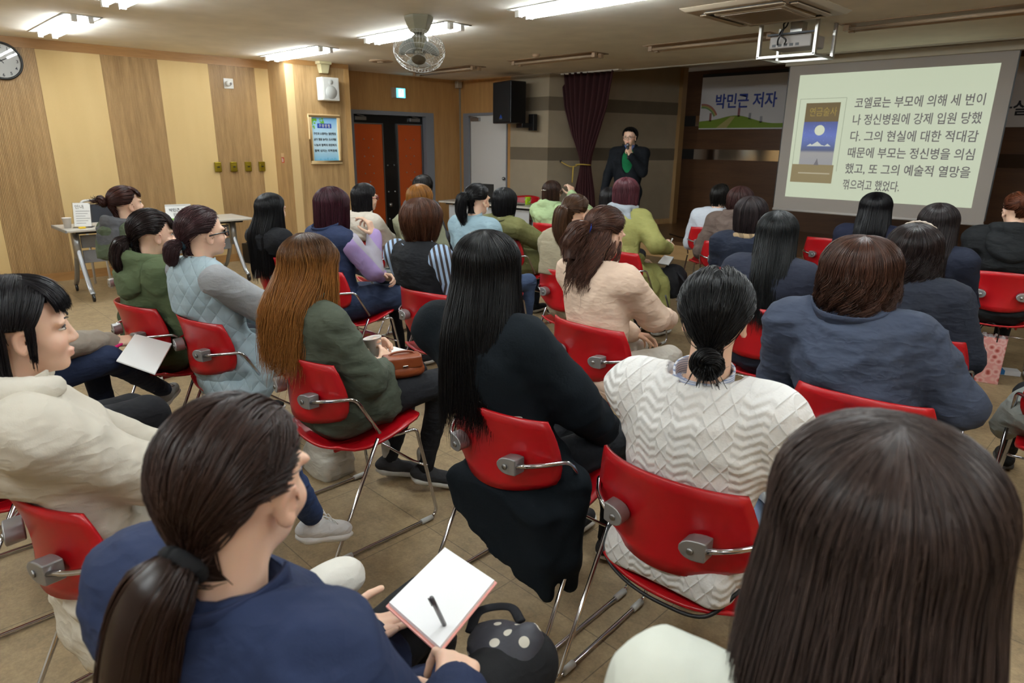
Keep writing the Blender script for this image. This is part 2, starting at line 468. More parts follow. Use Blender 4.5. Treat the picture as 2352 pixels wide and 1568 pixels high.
B().add([(x, y, z) for z in (ZS, ZS+0.09) for x, y in ((-6.985, 8.20), (-6.41, 10.3), (-6.43, 10.3), (-7.0, 8.20))], [(3,2,1,0),(4,5,6,7),(0,1,5,4),(1,2,6,5),(2,3,7,6),(3,0,4,7)]).make('baseboard', W_RISER, w2)
S(B().box((-7.95, YB+0.001, ZC-0.005), (-7.1, 8.15, ZC+0.02)).make('trim_4', CEIL))

# stage
sf = S(B().box((-7.5, YS, ZS-0.04), (XR, YBK, ZS)).make('floor_stage', W_SFLOOR))
B().box((-7.05, YS-0.012, ZS-0.045), (XR, YS+0.02, ZS+0.002)).make('stage_nosing', plain('stage_edge', (0.36, 0.24, 0.13), 0.4), sf)
S(B().box((-7.1, YS-0.004, 0), (XR, YS+0.05, ZS-0.04)).make('wall_stage_front', W_RISER))
wb = S(B().box((-8, YBK, 0), (XR, YBK+0.2, 2.92)).make('wall_stage', W_STAGE))
MIR = plain('mirror_strip', (0.78, 0.74, 0.70), 0.12, 1.0)
for z0, z1 in ((1.34, 1.515), (1.905, 2.08)):
    B().box((-6.95, YBK-0.012, z0), (XR, YBK+0.01, z1)).make('recess_strip', BLACK, wb)
    B().box((-6.46 if z0 < 1.5 else -6.48, YBK-0.02, z0), (-2.6, YBK-0.011, z1)).make('mirror_strip', MIR, wb)
    B().box((-2.25, YBK-0.02, z0), (XR, YBK-0.011, z1)).make('mirror_strip', MIR, wb)

# ------------------------------------------------------------------ ceiling fixtures
TUBE = emit('tube_light', (0.95, 0.985, 1.0), TUBE_POWER)
TRAY_ON = plain('lamp_tray', (0.92, 0.92, 0.9), 0.35)
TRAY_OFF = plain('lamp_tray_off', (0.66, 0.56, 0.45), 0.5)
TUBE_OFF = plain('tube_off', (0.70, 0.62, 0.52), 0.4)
def lamp(x, y, on, label, L=1.42, group=None):
    t = empty('ceiling_light', label, 'ceiling light', (x, y, ZC), 0, group)
    h = 0.15
    b = B()
    b.box((-L/2, -h, -0.006), (L/2, -h+0.018, 0.0)); b.box((-L/2, h-0.018, -0.006), (L/2, h, 0.0))
    b.box((-L/2, -h, -0.006), (-L/2+0.025, h, 0.0)); b.box((L/2-0.025, -h, -0.006), (L/2, h, 0.0))
    b.make('frame', TRAY_ON if on else TRAY_OFF, t, bevel=0.002)
    B().box((-L/2+0.02, -h+0.018, -0.003), (L/2-0.02, h-0.018, -0.001)).make('reflector', TRAY_ON if on else TRAY_OFF, t)
    for yy in (-0.062, 0.062):
        B().tube([(-L/2+0.05, yy, -0.034), (L/2-0.05, yy, -0.034)], 0.0145, 10).make('tube', TUBE if on else TUBE_OFF, t, smooth=True)
        for s_ in (-1, 1):
            B().box((s_*(L/2-0.045)-0.022, yy-0.02, -0.052), (s_*(L/2-0.045)+0.022, yy+0.02, -0.001)).make('tube_holder', TRAY_ON if on else TRAY_OFF, t)
    return t
G1 = 'ceiling lights that are on'; G2 = 'ceiling lights that are off'
lamp(-7.70, 1.74, 1, 'lit fluorescent ceiling light nearest the wall clock', group=G1)
lamp(-5.45, 1.74, 1, 'lit fluorescent ceiling light cut by the top edge, right of the one near the clock', group=G1)
lamp(-7.86, 4.15, 1, 'lit fluorescent ceiling light above the white wall speaker and pillar', group=G1)
lamp(-5.58, 4.14, 1, 'lit fluorescent ceiling light behind the ceiling fan', group=G1)
lamp(-3.40, 4.14, 1, 'lit fluorescent ceiling light at the top edge, between fan and air conditioner', group=G1)
for (x, y) in ((-3.2, 1.74), (-1.0, 1.74), (1.2, 1.74), (-1.2, 4.14), (1.0, 4.14), (-7.7, -0.7), (-5.45, -0.7), (-3.2, -0.7), (-1.0, -0.7), (1.2, -0.7)):
    lamp(x, y, 1, 'lit fluorescent ceiling light outside the frame, over the seats', group=G1)
lamp(-7.95, 6.50, 0, 'unlit ceiling light beyond the fan, near the corner over the doors', 1.4, G2)
lamp(-5.83, 6.49, 0, 'unlit ceiling light in front of the hanging black loudspeaker and curtain', 1.4, G2)
lamp(-3.75, 6.49, 0, 'unlit ceiling light behind the air conditioner and projector', 1.4, G2)
lamp(-1.75, 6.49, 0, 'unlit ceiling light right of the projector, above the screen', 1.4, G2)
lamp(0.4, 6.49, 0, 'unlit ceiling light outside the frame on the right', 1.4, G2)

# wall-hung ceiling fan in its wire cage
def fan():
    GB = plain('fan_body', (0.50, 0.48, 0.40), 0.4); WIRE = plain('fan_wire', (0.80, 0.80, 0.78), 0.3, 0.7)
    t = empty('ceiling_fan', 'caged ceiling fan hanging in front of a lit ceiling light', 'fan', (-4.87, 3.70, ZC))
    B().lathe([(0.02, 0), (0.125, 0), (0.12, -0.03), (0.085, -0.11), (0.06, -0.13)], 6).make('mount', GB, t, bevel=0.004)
    B().tube(fillet([(0.05, 0, -0.11), (0.06, 0, -0.17), (0.02, 0, -0.2)], .02), 0.013, 8).tube([(-0.05, 0, -0.11), (-0.05, 0, -0.18)], 0.013, 8).make('yoke', GB, t, smooth=True)
    head = empty_part('fan_head', t, (0.02, -0.02, -0.275), (radians(-24), radians(-28), 0))
    B().lathe([(0.01, 0.15), (0.05, 0.15), (0.075, 0.12), (0.08, 0.05), (0.07, 0.02), (0.02, 0.01)], 20).make('motor', GB, head, smooth=True)
    bl = plain('fan_blade', (0.62, 0.64, 0.62), 0.25)
    for k in range(3):
        a0 = 2*pi*k/3+0.5; P = []
        for i in range(7):
            r = 0.045+0.125*i/6; row = []
            for j in range(6):
                a = a0+(j/5-0.5)*1.55*(1-0.35*(1-i/6))*(1 if i < 6 else 0.82)
                row.append((r*cos(a), r*sin(a), -0.02+0.022*(j/5-0.5)))
            P.append(row)
        B().grid(P).make('blade', bl, head, smooth=True, solid=0.003)
    B().lathe([(0.005, -0.055), (0.03, -0.05), (0.045, -0.03), (0.045, 0.0)], 18).make('hub', plain('fan_hub', (0.42, 0.40, 0.34), 0.35, 0.4), head, smooth=True)
    g = B()
    for r, z in ((0.215, 0.03), (0.218, 0.0), (0.205, -0.04), (0.06, -0.085), (0.12, -0.078), (0.17, -0.065), (0.1, 0.075), (0.17, 0.06)):
        g.tube([(r*cos(a), r*sin(a), z) for a in np.linspace(0, 2*pi, 41)], 0.0018, 5)
    for k in range(48):
        a = 2*pi*k/48
        g.tube([(r*cos(a), r*sin(a), z) for r, z in ((0.06, -0.085), (0.17, -0.065), (0.205, -0.04), (0.218, 0.0), (0.215, 0.03), (0.17, 0.06), (0.075, 0.08))], 0.0011, 4)
    g.make('cage', WIRE, head, smooth=True)
    B().lathe([(0.0, -0.094), (0.055, -0.092), (0.06, -0.085), (0.0, -0.083)], 20).make('badge', plain('fan_badge', (0.35, 0.32, 0.26), 0.3, 0.5), head, smooth=True)
def empty_part(name, parent, loc, rot=(0, 0, 0)):
    o = put(name, None, parent, loc, rot); o.empty_display_size = 0.05; return o
fan()

# air conditioner cassette, projector in its rail cradle
def aircon():
    c1 = plain('aircon_white', (0.70, 0.64, 0.55), 0.45)
    t = empty('air_conditioner', 'square ceiling air conditioner cassette above the projector', 'air conditioner', (-2.62, 5.33, ZC))
    B().add([(-.48,-.48,0),(.48,-.48,0),(.48,.48,0),(-.48,.48,0),(-.44,-.44,-.03),(.44,-.44,-.03),(.44,.44,-.03),(-.44,.44,-.03)], [(3,2,1,0),(4,5,6,7),(0,1,5,4),(1,2,6,5),(2,3,7,6),(3,0,4,7)]).make('panel', c1, t, bevel=0.008)
    for k in range(4):
        M = Matrix.Rotation(pi/2*k, 4, 'Z')
        B().box((-.30, .315, -.036), (.30, .375, -.024), M).make('outlet', BLACK, t)
        B().box((-.31, .33, -.046), (.31, .385, -.036), M @ Matrix.Rotation(0.0, 4, 'X')).make('louvre', c1, t, bevel=0.004)
    B().box((-.28, -.28, -.05), (.28, .28, -.028)).make('grille_panel', c1, t, bevel=0.008)
    g = B()
    for k in range(17): g.box((-.24, -.24+.03*k-.004, -.054), (.24, -.24+.03*k+.004, -.049))
    g.make('grille', plain('aircon_grille', (0.55, 0.49, 0.41), 0.5), t)
aircon()
def projector():
    t = empty('projector', 'ceiling projector in a metal rail cradle in front of the screen', 'projector', (-2.55, 5.95, 2.31))
    AL = plain('aluminium', (0.72, 0.71, 0.68), 0.3, 0.8)
    for sx in (-0.37, 0.11):
        for sy in (-0.05, 0.33):
            B().box((sx-0.012, sy-0.02, 0), (sx+0.012, sy+0.02, 0.28)).make('hanger', AL, t, bevel=0.002)
    for sy in (-0.05, 0.33): B().box((-0.38, sy-0.02, -0.008), (0.12, sy+0.02, 0.014)).make('rail', AL, t, bevel=0.002)
    for sx in (-0.37, 0.11): B().box((sx-0.012, -0.05, -0.008), (sx+0.012, 0.33, 0.012)).make('rail', AL, t, bevel=0.002)
    b = B().box((-0.30, -0.02, 0.07), (0.06, 0.26, 0.17)).make('case', plain('projector_case', (0.58, 0.55, 0.52), 0.45), t, bevel=0.012)
    B().lathe([(0.03, 0), (0.042, 0), (0.042, 0.035), (0.03, 0.04), (0.0, 0.03)], 18, (-0.04, 0.26, 0.12), 'y').make('lens', BLACK, b, smooth=True)
    for k in range(5): B().box((-0.27+0.05*k, -0.024, 0.085), (-0.24+0.05*k, -0.019, 0.105)).make('socket', BLACK, b)
    B().tube(curve_pts([(-0.22, -0.03, 0.10), (-0.2, -0.07, 0.14), (-0.17, -0.06, 0.21), (-0.19, -0.02, 0.26), (-0.18, 0, 0.28)], 6), 0.007, 6).tube(curve_pts([(-0.16, -0.03, 0.1), (-0.13, -0.08, 0.13), (-0.2, -0.06, 0.18), (-0.17, -0.01, 0.24), (-0.17, 0.02, 0.28)], 6), 0.006, 6).make('cable', BLACK, t, smooth=True)
    B().box((-0.32, -0.03, 0.175), (0.10, 0.0, 0.19)).make('bracket_bar', BLACK, t)
    B().box((-0.16, 0.05, 0.17), (-0.06, 0.15, 0.28)).make('ceiling_plate', AL, t)
projector()
for (x, y, lab) in ((-7.80, 5.30, 'round ceiling vent left of the fan'), ):
    t = empty('ceiling_vent', lab, 'vent', (x, y, ZC))
    B().lathe([(0.0, -0.004), (0.06, -0.012), (0.13, -0.014), (0.16, -0.004), (0.16, 0)], 28).make('ring', TRAY_OFF, t, smooth=True)
    B().lathe([(0.0, -0.022), (0.05, -0.022), (0.055, -0.012)], 24).make('disc', TRAY_OFF, t, smooth=True)
t = tag(B().lathe([(0.0, -0.035), (0.03, -0.034), (0.045, -0.02), (0.05, 0)], 20, (-5.80, 6.12, ZC)).make('smoke_detector', TRAY_OFF, smooth=True), 'small round smoke detector in front of an unlit ceiling light', 'smoke detector')
t = tag(B().box((-9.14, 7.66, 2.46), (-9.06, 7.76, 2.57)).make('sensor', plain('sensor_white', (.66, .6, .52), .5), bevel=0.01), 'small white sensor box in the corner above the white door', 'sensor')
# ================================================================== things on the walls
DARKTXT = plain('dark_ink', (0.10, 0.10, 0.14), 0.6)
def wallrot(): return (pi/2, 0, pi/2)          # lettering facing +X (left wall)

def clock():
    t = empty('wall_clock', 'round black rimmed clock on the left oak wall', 'clock', (XW+0.006, 1.415, 2.345))
    R = 0.185
    B().lathe([(R-0.02, 0.0), (R, 0.0), (R+0.004, 0.02), (R, 0.04), (R-0.014, 0.042), (R-0.02, 0.03)], 40, axis='x', cap=False).make('rim', BLACK, t, smooth=True)
    B().lathe([(0.0, 0.012), (R-0.012, 0.012)], 40, axis='x', cap=False).make('dial', WHITE, t)
    for k in range(12):
        a = 2*pi*k/12
        text('numeral', str(12 if k == 0 else k), (0.016, (R-0.047)*sin(a), (R-0.047)*cos(a)-0.013), 0.042, DARKTXT, t, wallrot(), 0.02, 'CENTER')
    for nm, a, l_, wd_ in (('hour_hand', 1.1, 0.085, 0.006), ('minute_hand', 5.6, 0.125, 0.004)):
        d = np.array([0, sin(a), cos(a)]); p = np.array([0, cos(a), -sin(a)])
        B().add([np.array([x, 0, 0])+q for x in (0.017, 0.019) for q in (-d*0.03-p*wd_, d*l_-p*wd_*.5, d*l_+p*wd_*.5, -d*0.03+p*wd_)], [(3,2,1,0),(4,5,6,7),(0,1,5,4),(1,2,6,5),(2,3,7,6),(3,0,4,7)]).make(nm, BLACK, t)
    g = clear_glass('clock_glass')
    B().lathe([(0.0, 0.034), (R-0.014, 0.032)], 40, axis='x', cap=False).make('glass', g, t, smooth=True)
clock()

t = empty('wall_sensor', 'square white sensor plate high on ribbed oak panel', 'sensor', (XW+0.006, 3.765, 2.275))
B().box((0, -0.062, -0.062), (0.012, 0.062, 0.062)).make('plate', WHITE, t, bevel=0.008)
B().lathe([(0.034, 0.0), (0.033, 0.04), (0.02, 0.045), (0, 0.045)], 18, (0.012, -0.012, 0), 'x').make('housing', WHITE, t, smooth=True)
B().lathe([(0.013, 0.0), (0.012, 0.06), (0, 0.062)], 12, (0.012, 0.008, 0.0), 'x').make('lens', SILVER, t, smooth=True)

BRASS = plain('brass', (0.58, 0.50, 0.12), 0.35, 0.75)
for y, lab in ((3.51, 'brass floor-socket plate nearest the clock, first of the four on the wall'), (3.715, 'brass plate second from the clock in the row of four'), (3.91, 'brass plate third from the clock in the row of four'), (4.10, 'brass plate nearest the pillar in the row of four')):
    t = empty('brass_plate', lab.replace('floor-socket ', ''), 'wall plate', (XW+0.005, y, 1.245), 0, 'brass plates on the left wall')
    B().box((0, -0.042, -0.062), (0.028, 0.042, 0.062)).make('plate', BRASS, t, bevel=0.006)
    B().box((0.026, -0.033, -0.05), (0.033, 0.033, 0.03)).make('cover', BRASS, t, bevel=0.003)
    B().box((0.032, -0.016, -0.008), (0.035, 0.016, 0.006)).make('slot', BLACK, t)

t = empty('wall_speaker', 'white wall loudspeaker on the oak pillar', 'loudspeaker', (XP, 4.855, 2.245))
B().box((0.035, -0.125, -0.145), (0.19, 0.125, 0.145)).make('cabinet', WHITE, t, bevel=0.01)
GRL = plain('speaker_grille', (0.68, 0.68, 0.66), 0.6)
B().box((0.187, -0.105, -0.125), (0.194, 0.105, 0.125)).make('grille', plain('speaker_front', (.78, .78, .76), .6), t, bevel=0.003)
B().lathe([(0.083, 0), (0.08, 0.006), (0.0, 0.004)], 28, (0.193, 0, -0.04), 'x').make('woofer', GRL, t, smooth=True)
B().lathe([(0.034, 0), (0.032, 0.006), (0.0, 0.004)], 20, (0.193, 0, 0.085), 'x').make('tweeter', GRL, t, smooth=True)
B().box((0, -0.04, -0.06), (0.04, 0.04, 0.06)).make('bracket', BLACK, t)
t = empty('bell_box', 'ivory conical alarm box above the white wall speaker', 'alarm', (XP+0.02, 4.84, 2.555))
B().box((-0.03, -0.09, 0.0), (0.10, 0.09, 0.035)).make('base', IVORY, t, bevel=0.006)
B().add([(-.02,-.07,0),(.09,-.07,0),(.09,.07,0),(-.02,.07,0),(-.01,-.05,-.11),(.07,-.05,-.11),(.07,.05,-.11),(-.01,.05,-.11)], [(0,1,2,3),(7,6,5,4),(4,5,1,0),(5,6,2,1),(6,7,3,2),(7,4,0,3)]).make('body', IVORY, t, bevel=0.006)

def m_poster():
    t = NT('poster_print'); tc = t.n('ShaderNodeTexCoord'); sx = t.n('ShaderNodeSeparateXYZ'); t.l(tc.outputs['Object'], sx.inputs[0])
    f = t.math('MULTIPLY_ADD', sx.outputs[2], 1.6, 0.5)
    r = t.ramp(f, [(0.0, lin((0.45, 0.75, 0.90))), (0.35, lin((0.80, 0.91, 0.96))), (0.7, lin((0.74, 0.88, 0.96))), (1.0, lin((0.36, 0.66, 0.90)))])
    t.l(r, t.b.inputs['Base Color']); t.b.inputs['Roughness'].default_value = 0.25
    return t.m
def poster():
    t = empty('framed_poster', 'framed pale blue notice with four lines of text on pillar', 'poster', (XP+0.008, 4.815, 1.605))
    a, b = 0.235, 0.325
    fr = B()
    for lo, hi in (((0, -a, b-0.042), (0.032, a, b)), ((0, -a, -b), (0.032, a, -b+0.042)), ((0, -a, -b+.042), (0.032, -a+0.042, b-.042)), ((0, a-0.042, -b+.042), (0.032, a, b-.042))):
        fr.box(lo, hi)
    fr.make('frame', plain('poster_frame', (0.90, 0.78, 0.58), 0.4), t, bevel=0.003)
    B().box((0, -a+0.03, -b+0.03), (0.012, a-0.03, b-0.03)).make('print', m_poster(), t)
    B().box((0.010, -0.105, 0.145), (0.0135, 0.105, 0.205)).make('title_block', plain('poster_blue', (0.09, 0.24, 0.62), 0.4), t, bevel=0.01)
    text('lettering', '구 정 방 침', (0.0145, 0, 0.158), 0.046, WHITE, t, wallrot(), 0.02, 'CENTER', 0.165)
    for k, s in enumerate(('구민과 소통하는 열린행정', '삶의 질을 높이는 도시개발', '나눔과 협력의 희망복지', '활력 넘치는 지역경제')):
        text('lettering', s, (0.0135, 0, 0.060-0.074*k), 0.036, DARKTXT, t, wallrot(), 0.02, 'CENTER', 0.335)
    rnd = random.Random(4); lf = B()
    for k in range(26):
        y = -a+0.045+rnd.random()**1.6*0.2; z = b-0.055-rnd.random()*0.065*(1 if y > -0.15 else 2.6); r = 0.010+0.012*rnd.random(); an = rnd.random()*6
        lf.add([(0.0128+0.0002*k/26, y+r*cos(an+q)*(1 if i % 2 else 0.6), z+r*sin(an+q)*(1 if i % 2 else .6)) for i, q in enumerate(np.linspace(0, 2*pi, 8, endpoint=False))], [tuple(range(8))])
    lf.make('leaf_print', plain('leaf_green', (0.42, 0.68, 0.20), 0.5), t)
    sk = B(); 
    for k in range(17):
        h = 0.012+0.03*rnd.random(); y = -a+0.05+k*0.022; sk.box((0.011, y, -b+0.04), (0.0126, y+0.016, -b+0.04+h))
    sk.make('skyline_print', plain('skyline_blue', (0.42, 0.70, 0.84), 0.5), t)
poster()
t = empty('fire_sign', 'small red and white fire sign on pillar side', 'sign', (-8.775, 4.309, 1.345))
B().box((-0.035, -0.004, 0.025), (0.035, 0, 0.075)).make('upper_plate', plain('sign_cream', (0.80, 0.68, 0.52), .5), t)
B().box((-0.033, -0.004, -0.05), (0.033, 0, 0.02)).make('lower_plate', plain('sign_red', (0.72, 0.16, 0.10), .5), t)
B().box((-0.018, -0.006, -0.04), (-0.006, -0.004, 0.01)).box((0.006, -0.006, -0.04), (0.018, -0.006+0.002, 0.005)).make('symbol', WHITE, t)

t = empty('exit_sign', 'lit cyan emergency exit sign above the double doors', 'exit sign', (XD, 6.53, 2.32))
B().box((0, -0.135, -0.075), (0.06, 0.095, 0.075)).make('housing', plain('exit_housing', (.62, .56, .5), .5), t, bevel=0.004)
B().box((0.06, -0.075, -0.07), (0.064, 0.09, 0.07)).make('lit_panel', emit('exit_glow', (0.35, 0.78, 0.92), 1.6), t)
M_EW = emit('exit_white', (0.9, 1, 1), 1.9)
B().box((0.064, -0.035, -0.055), (0.066, 0.055, 0.055)).make('doorway_symbol', M_EW, t)
f = B().sphere((0.067, 0.012, 0.036), (0.001, 0.011, 0.011), 8)
for p in (((0.067, 0.01, 0.022), (0.067, 0.0, -0.01)), ((0.067, 0.0, -0.01), (0.067, 0.022, -0.03)), ((0.067, 0.0, -0.01), (0.067, -0.02, -0.035)), ((0.067, 0.01, 0.018), (0.067, 0.03, 0.002)), ((0.067, 0.01, 0.018), (0.067, -0.015, 0.008))):
    f.tube(p, 0.004, 5)
f.make('running_symbol', emit('exit_green', (0.05, 0.5, 0.5), 0.5), t)

# hanging loudspeaker by the white door
t = empty('pa_speaker', 'black hanging loudspeaker with blue triangle badge beside white door', 'loudspeaker', (-7.60, 7.52, 2.17), radians(-14))
sp = B().add([(-.17,-.20,-.30),(.17,-.20,-.30),(.12,.12,-.30),(-.12,.12,-.30),(-.17,-.20,.30),(.17,-.20,.30),(.12,.12,.30),(-.12,.12,.30)], [(3,2,1,0),(4,5,6,7),(0,1,5,4),(1,2,6,5),(2,3,7,6),(3,0,4,7)])
sp.v = [v*np.array([1.62, 1, 1]) for v in sp.v]
sp.make('cabinet', BLACK, t, bevel=0.015)
B().box((-0.25, -0.208, -0.28), (0.25, -0.198, 0.28)).make('grille', plain('pa_grille', (0.055, 0.055, 0.06), 0.7), t, bevel=0.004)
B().prism([(-0.045, -0.225), (0.045, -0.225), (0.0, -0.175)], -0.212, -0.208).make('badge', plain('badge_blue', (0.10, 0.28, 0.62), .4), t)
text('lettering', 'BEHRINGER', (0, -0.2125, -0.242), 0.018, SILVER, t, (pi/2, 0, 0), 0.02, 'CENTER', 0.085)
B().box((0.02, 0.05, -0.36), (0.20, 0.25, -0.29)).make('bracket', BLACK, t, bevel=0.008)
B().box((0.14, 0.2, -0.40), (0.28, 0.27, -0.16)).make('bracket_plate', BLACK, t, bevel=0.004)

# stage curtain gathered by a yellow tie
def curtain():
    t = empty('stage_curtain', 'dark red velvet curtain gathered by a yellow tie', 'curtain', (-6.55, 8.03, 0.02))
    V = NT('red_velvet'); co = V.coords((1, 1, 0.4)); V.l(V.mix(V.noise(co, 14, 3), lin((0.14, 0.022, 0.035)), lin((0.215, 0.045, 0.06))), V.b.inputs['Base Color'])
    V.b.inputs['Roughness'].default_value = 0.9; V.b.inputs['Sheen Weight'].default_value = 0.25; V.b.inputs['Sheen Tint'].default_value = (0.5, 0.1, 0.14, 1)
    nz, nu = 44, 110; P = []
    key = [(2.585, -0.53, 0.47, .075), (2.1, -0.45, 0.37, .075), (1.7, -0.30, 0.21, .075), (1.40, -0.13, 0.085, .075), (1.28, -0.10, 0.075, .07), (1.15, -0.125, 0.10, .075), (0.9, -0.20, 0.155, .08), (0.6, -0.25, 0.20, .08), (0.02, -0.29, 0.25, .08)]
    zs = np.linspace(2.585, 0.02, nz); kz = [k[0] for k in key][::-1]
    for z in zs:
        l_, r_, d = (np.interp(z, kz, [k[i] for k in key][::-1]) for i in (1, 2, 3))
        row = []
        for u in np.linspace(0, 1, nu):
            row.append((l_+(r_-l_)*u, d*0.55*sin(u*2*pi*9+0.6*sin(z*2))+0.03*sin(u*7+z), z-0.02))
        P.append(row)
    B().grid(P).make('cloth', V.m, t, smooth=True, solid=0.006)
    Y = plain('yellow_tie', (0.72, 0.60, 0.26), 0.7)
    tie = B().tube(curve_pts([(-0.14, 0.0, 1.255), (-0.1, -0.085, 1.262), (0.0, -0.10, 1.268), (0.085, -0.075, 1.266), (0.095, 0.0, 1.26), (0.0, 0.09, 1.258), (-0.13, 0.05, 1.255)], 6), 0.017, 8, 0.5)
    tie.tube(curve_pts([(-0.13, 0.03, 1.255), (-0.25, 0.0, 1.225), (-0.34, -0.03, 1.25), (-0.43, -0.07, 1.30)], 6), 0.012, 8, 0.6)
    tie.make('tie_band', Y, t, smooth=True)
    P = [[(-0.20+0.02*i-0.012*j*0.2, -0.05-0.01*i, 1.24-0.05*j) for i in range(3)] for j in range(6)]
    B().grid(P).make('tie_tail', Y, t, smooth=True, solid=0.006)
    B().lathe([(0.0, 0.0), (0.012, 0.01), (0.018, 0.03), (0.0, 0.04)], 10, (-0.43, -0.07, 1.28)).make('tie_hook', BLACK, t, smooth=True)
    B().box((-0.62, -0.04, 2.552), (0.56, 0.04, 2.57)).make('track', WHITE, t)
curtain()

# banners on the stage wall
def banner_left():
    y = YBK-0.06
    t = empty('event_banner', 'event banner with blue lettering and green hill, left of screen', 'banner', (-5.55, y, 2.28))
    x0, x1, z0, z1 = -0.83, 1.75, -0.43, 0.42
    CLOTH = plain('banner_cloth', (0.80, 0.79, 0.79), 0.6)
    B().box((x0, -0.006, z0), (x1, 0.006, z1)).make('cloth', CLOTH, t)
    B().box((x0, -0.012, z1), (x1, 0.012, z1+0.05)).make('batten', BLACK, t)
    BL = plain('banner_blue', (0.16, 0.24, 0.56), 0.6)
    text('lettering', '박민근 저자', (-0.56, -0.008, -0.07), 0.25, BL, t, (pi/2, 0, 0), 0.022, 'LEFT', 1.08)
    GR = plain('banner_green', (0.46, 0.56, 0.14), 0.6)
    xs = np.linspace(x0, x1, 40)
    hill = lambda x: z0+0.02+0.15*math.exp(-((x+0.15)/0.42)**2)+0.05+0.05*math.exp(-((x+0.8)/0.3)**2)+0.05*math.exp(-((x-1.2)/0.5)**2)
    B().prism([(x0, z0+0.02), (x1, z0+0.02)]+[(x, hill(x)) for x in xs[::-1]], -0.009, -0.005).make('hill_print', GR, t)
    B().prism([(-0.5+0.1*q, z0+0.02+0.0*q) for q in (0, 2)]+[(-0.16, hill(-0.16)-.02), (-0.24, hill(-0.24)-.01)], -0.0095, -0.0089).make('path_print', plain('path_tan', (.66, .62, .38), .6), t)
    for k, c in enumerate(((0.70, 0.42, 0.38), (0.72, 0.66, 0.36), (0.45, 0.60, 0.36))):
        r = 0.30-0.025*k
        B().tube([(-0.78+r*sin(a), -0.007, -0.32+r*cos(a)) for a in np.linspace(-0.1, 1.15, 14)], 0.012, 5).make('rainbow_print', plain('rainbow%d' % k, c, .6), t, smooth=True)
    for x, c in ((-0.62, (.55, .35, .32)), (-0.1, (.55, .35, .36)), (0.1, (.6, .6, .62)), (0.3, (.6, .6, .62))):
        B().box((x-0.02, -0.009, hill(x)-0.02), (x+0.02, -0.006, hill(x)+(0.12 if c[0] < .6 else .08))).make('tower_print', plain('tower%.2f' % x, c, .6), t)
    for x, z, r, c in ((0.92, -0.10, 0.085, (.30, .50, .22)), (1.0, 0.0, 0.04, (.70, .25, .25)), (1.05, -0.06, 0.04, (.72, .28, .28)), (0.82, -0.24, 0.035, (.8, .62, .2)), (1.02, -0.19, 0.045, (.5, .3, .25))):
        B().lathe([(0, -0.009), (r, -0.009), (r, -0.006)], 20, (x, 0, z), 'y').make('balloon_print', plain('balloon%.2f' % z, c, .6), t)
    B().box((0.99, -0.009, -0.33), (1.05, -0.006, -0.22)).make('figure_print', plain('figure_print', (.75, .6, .6), .6), t)
    B().lathe([(0, -0.009), (0.13, -0.009), (0.13, -0.006)], 24, (1.62, 0, -0.17), 'y').make('dot_print', BL, t)
banner_left()
t = empty('stage_banner', 'white banner with red and black lettering, right of the screen', 'banner', (-1.2, YBK-0.06, 2.28))
B().box((-0.85, -0.006, -0.43), (3.0, 0.006, 0.42)).make('cloth', plain('banner_cloth', (.8, .79, .79), .6), t)
RED = plain('banner_red', (0.66, 0.10, 0.10), 0.6)
text('lettering', '는', (-0.62, -0.008, 0.03), 0.3, RED, t, (pi/2, 0, 0), 0.03)
text('lettering', '화실', (-0.86, -0.008, -0.27), 0.2, DARKTXT, t, (pi/2, 0, 0), 0.02)

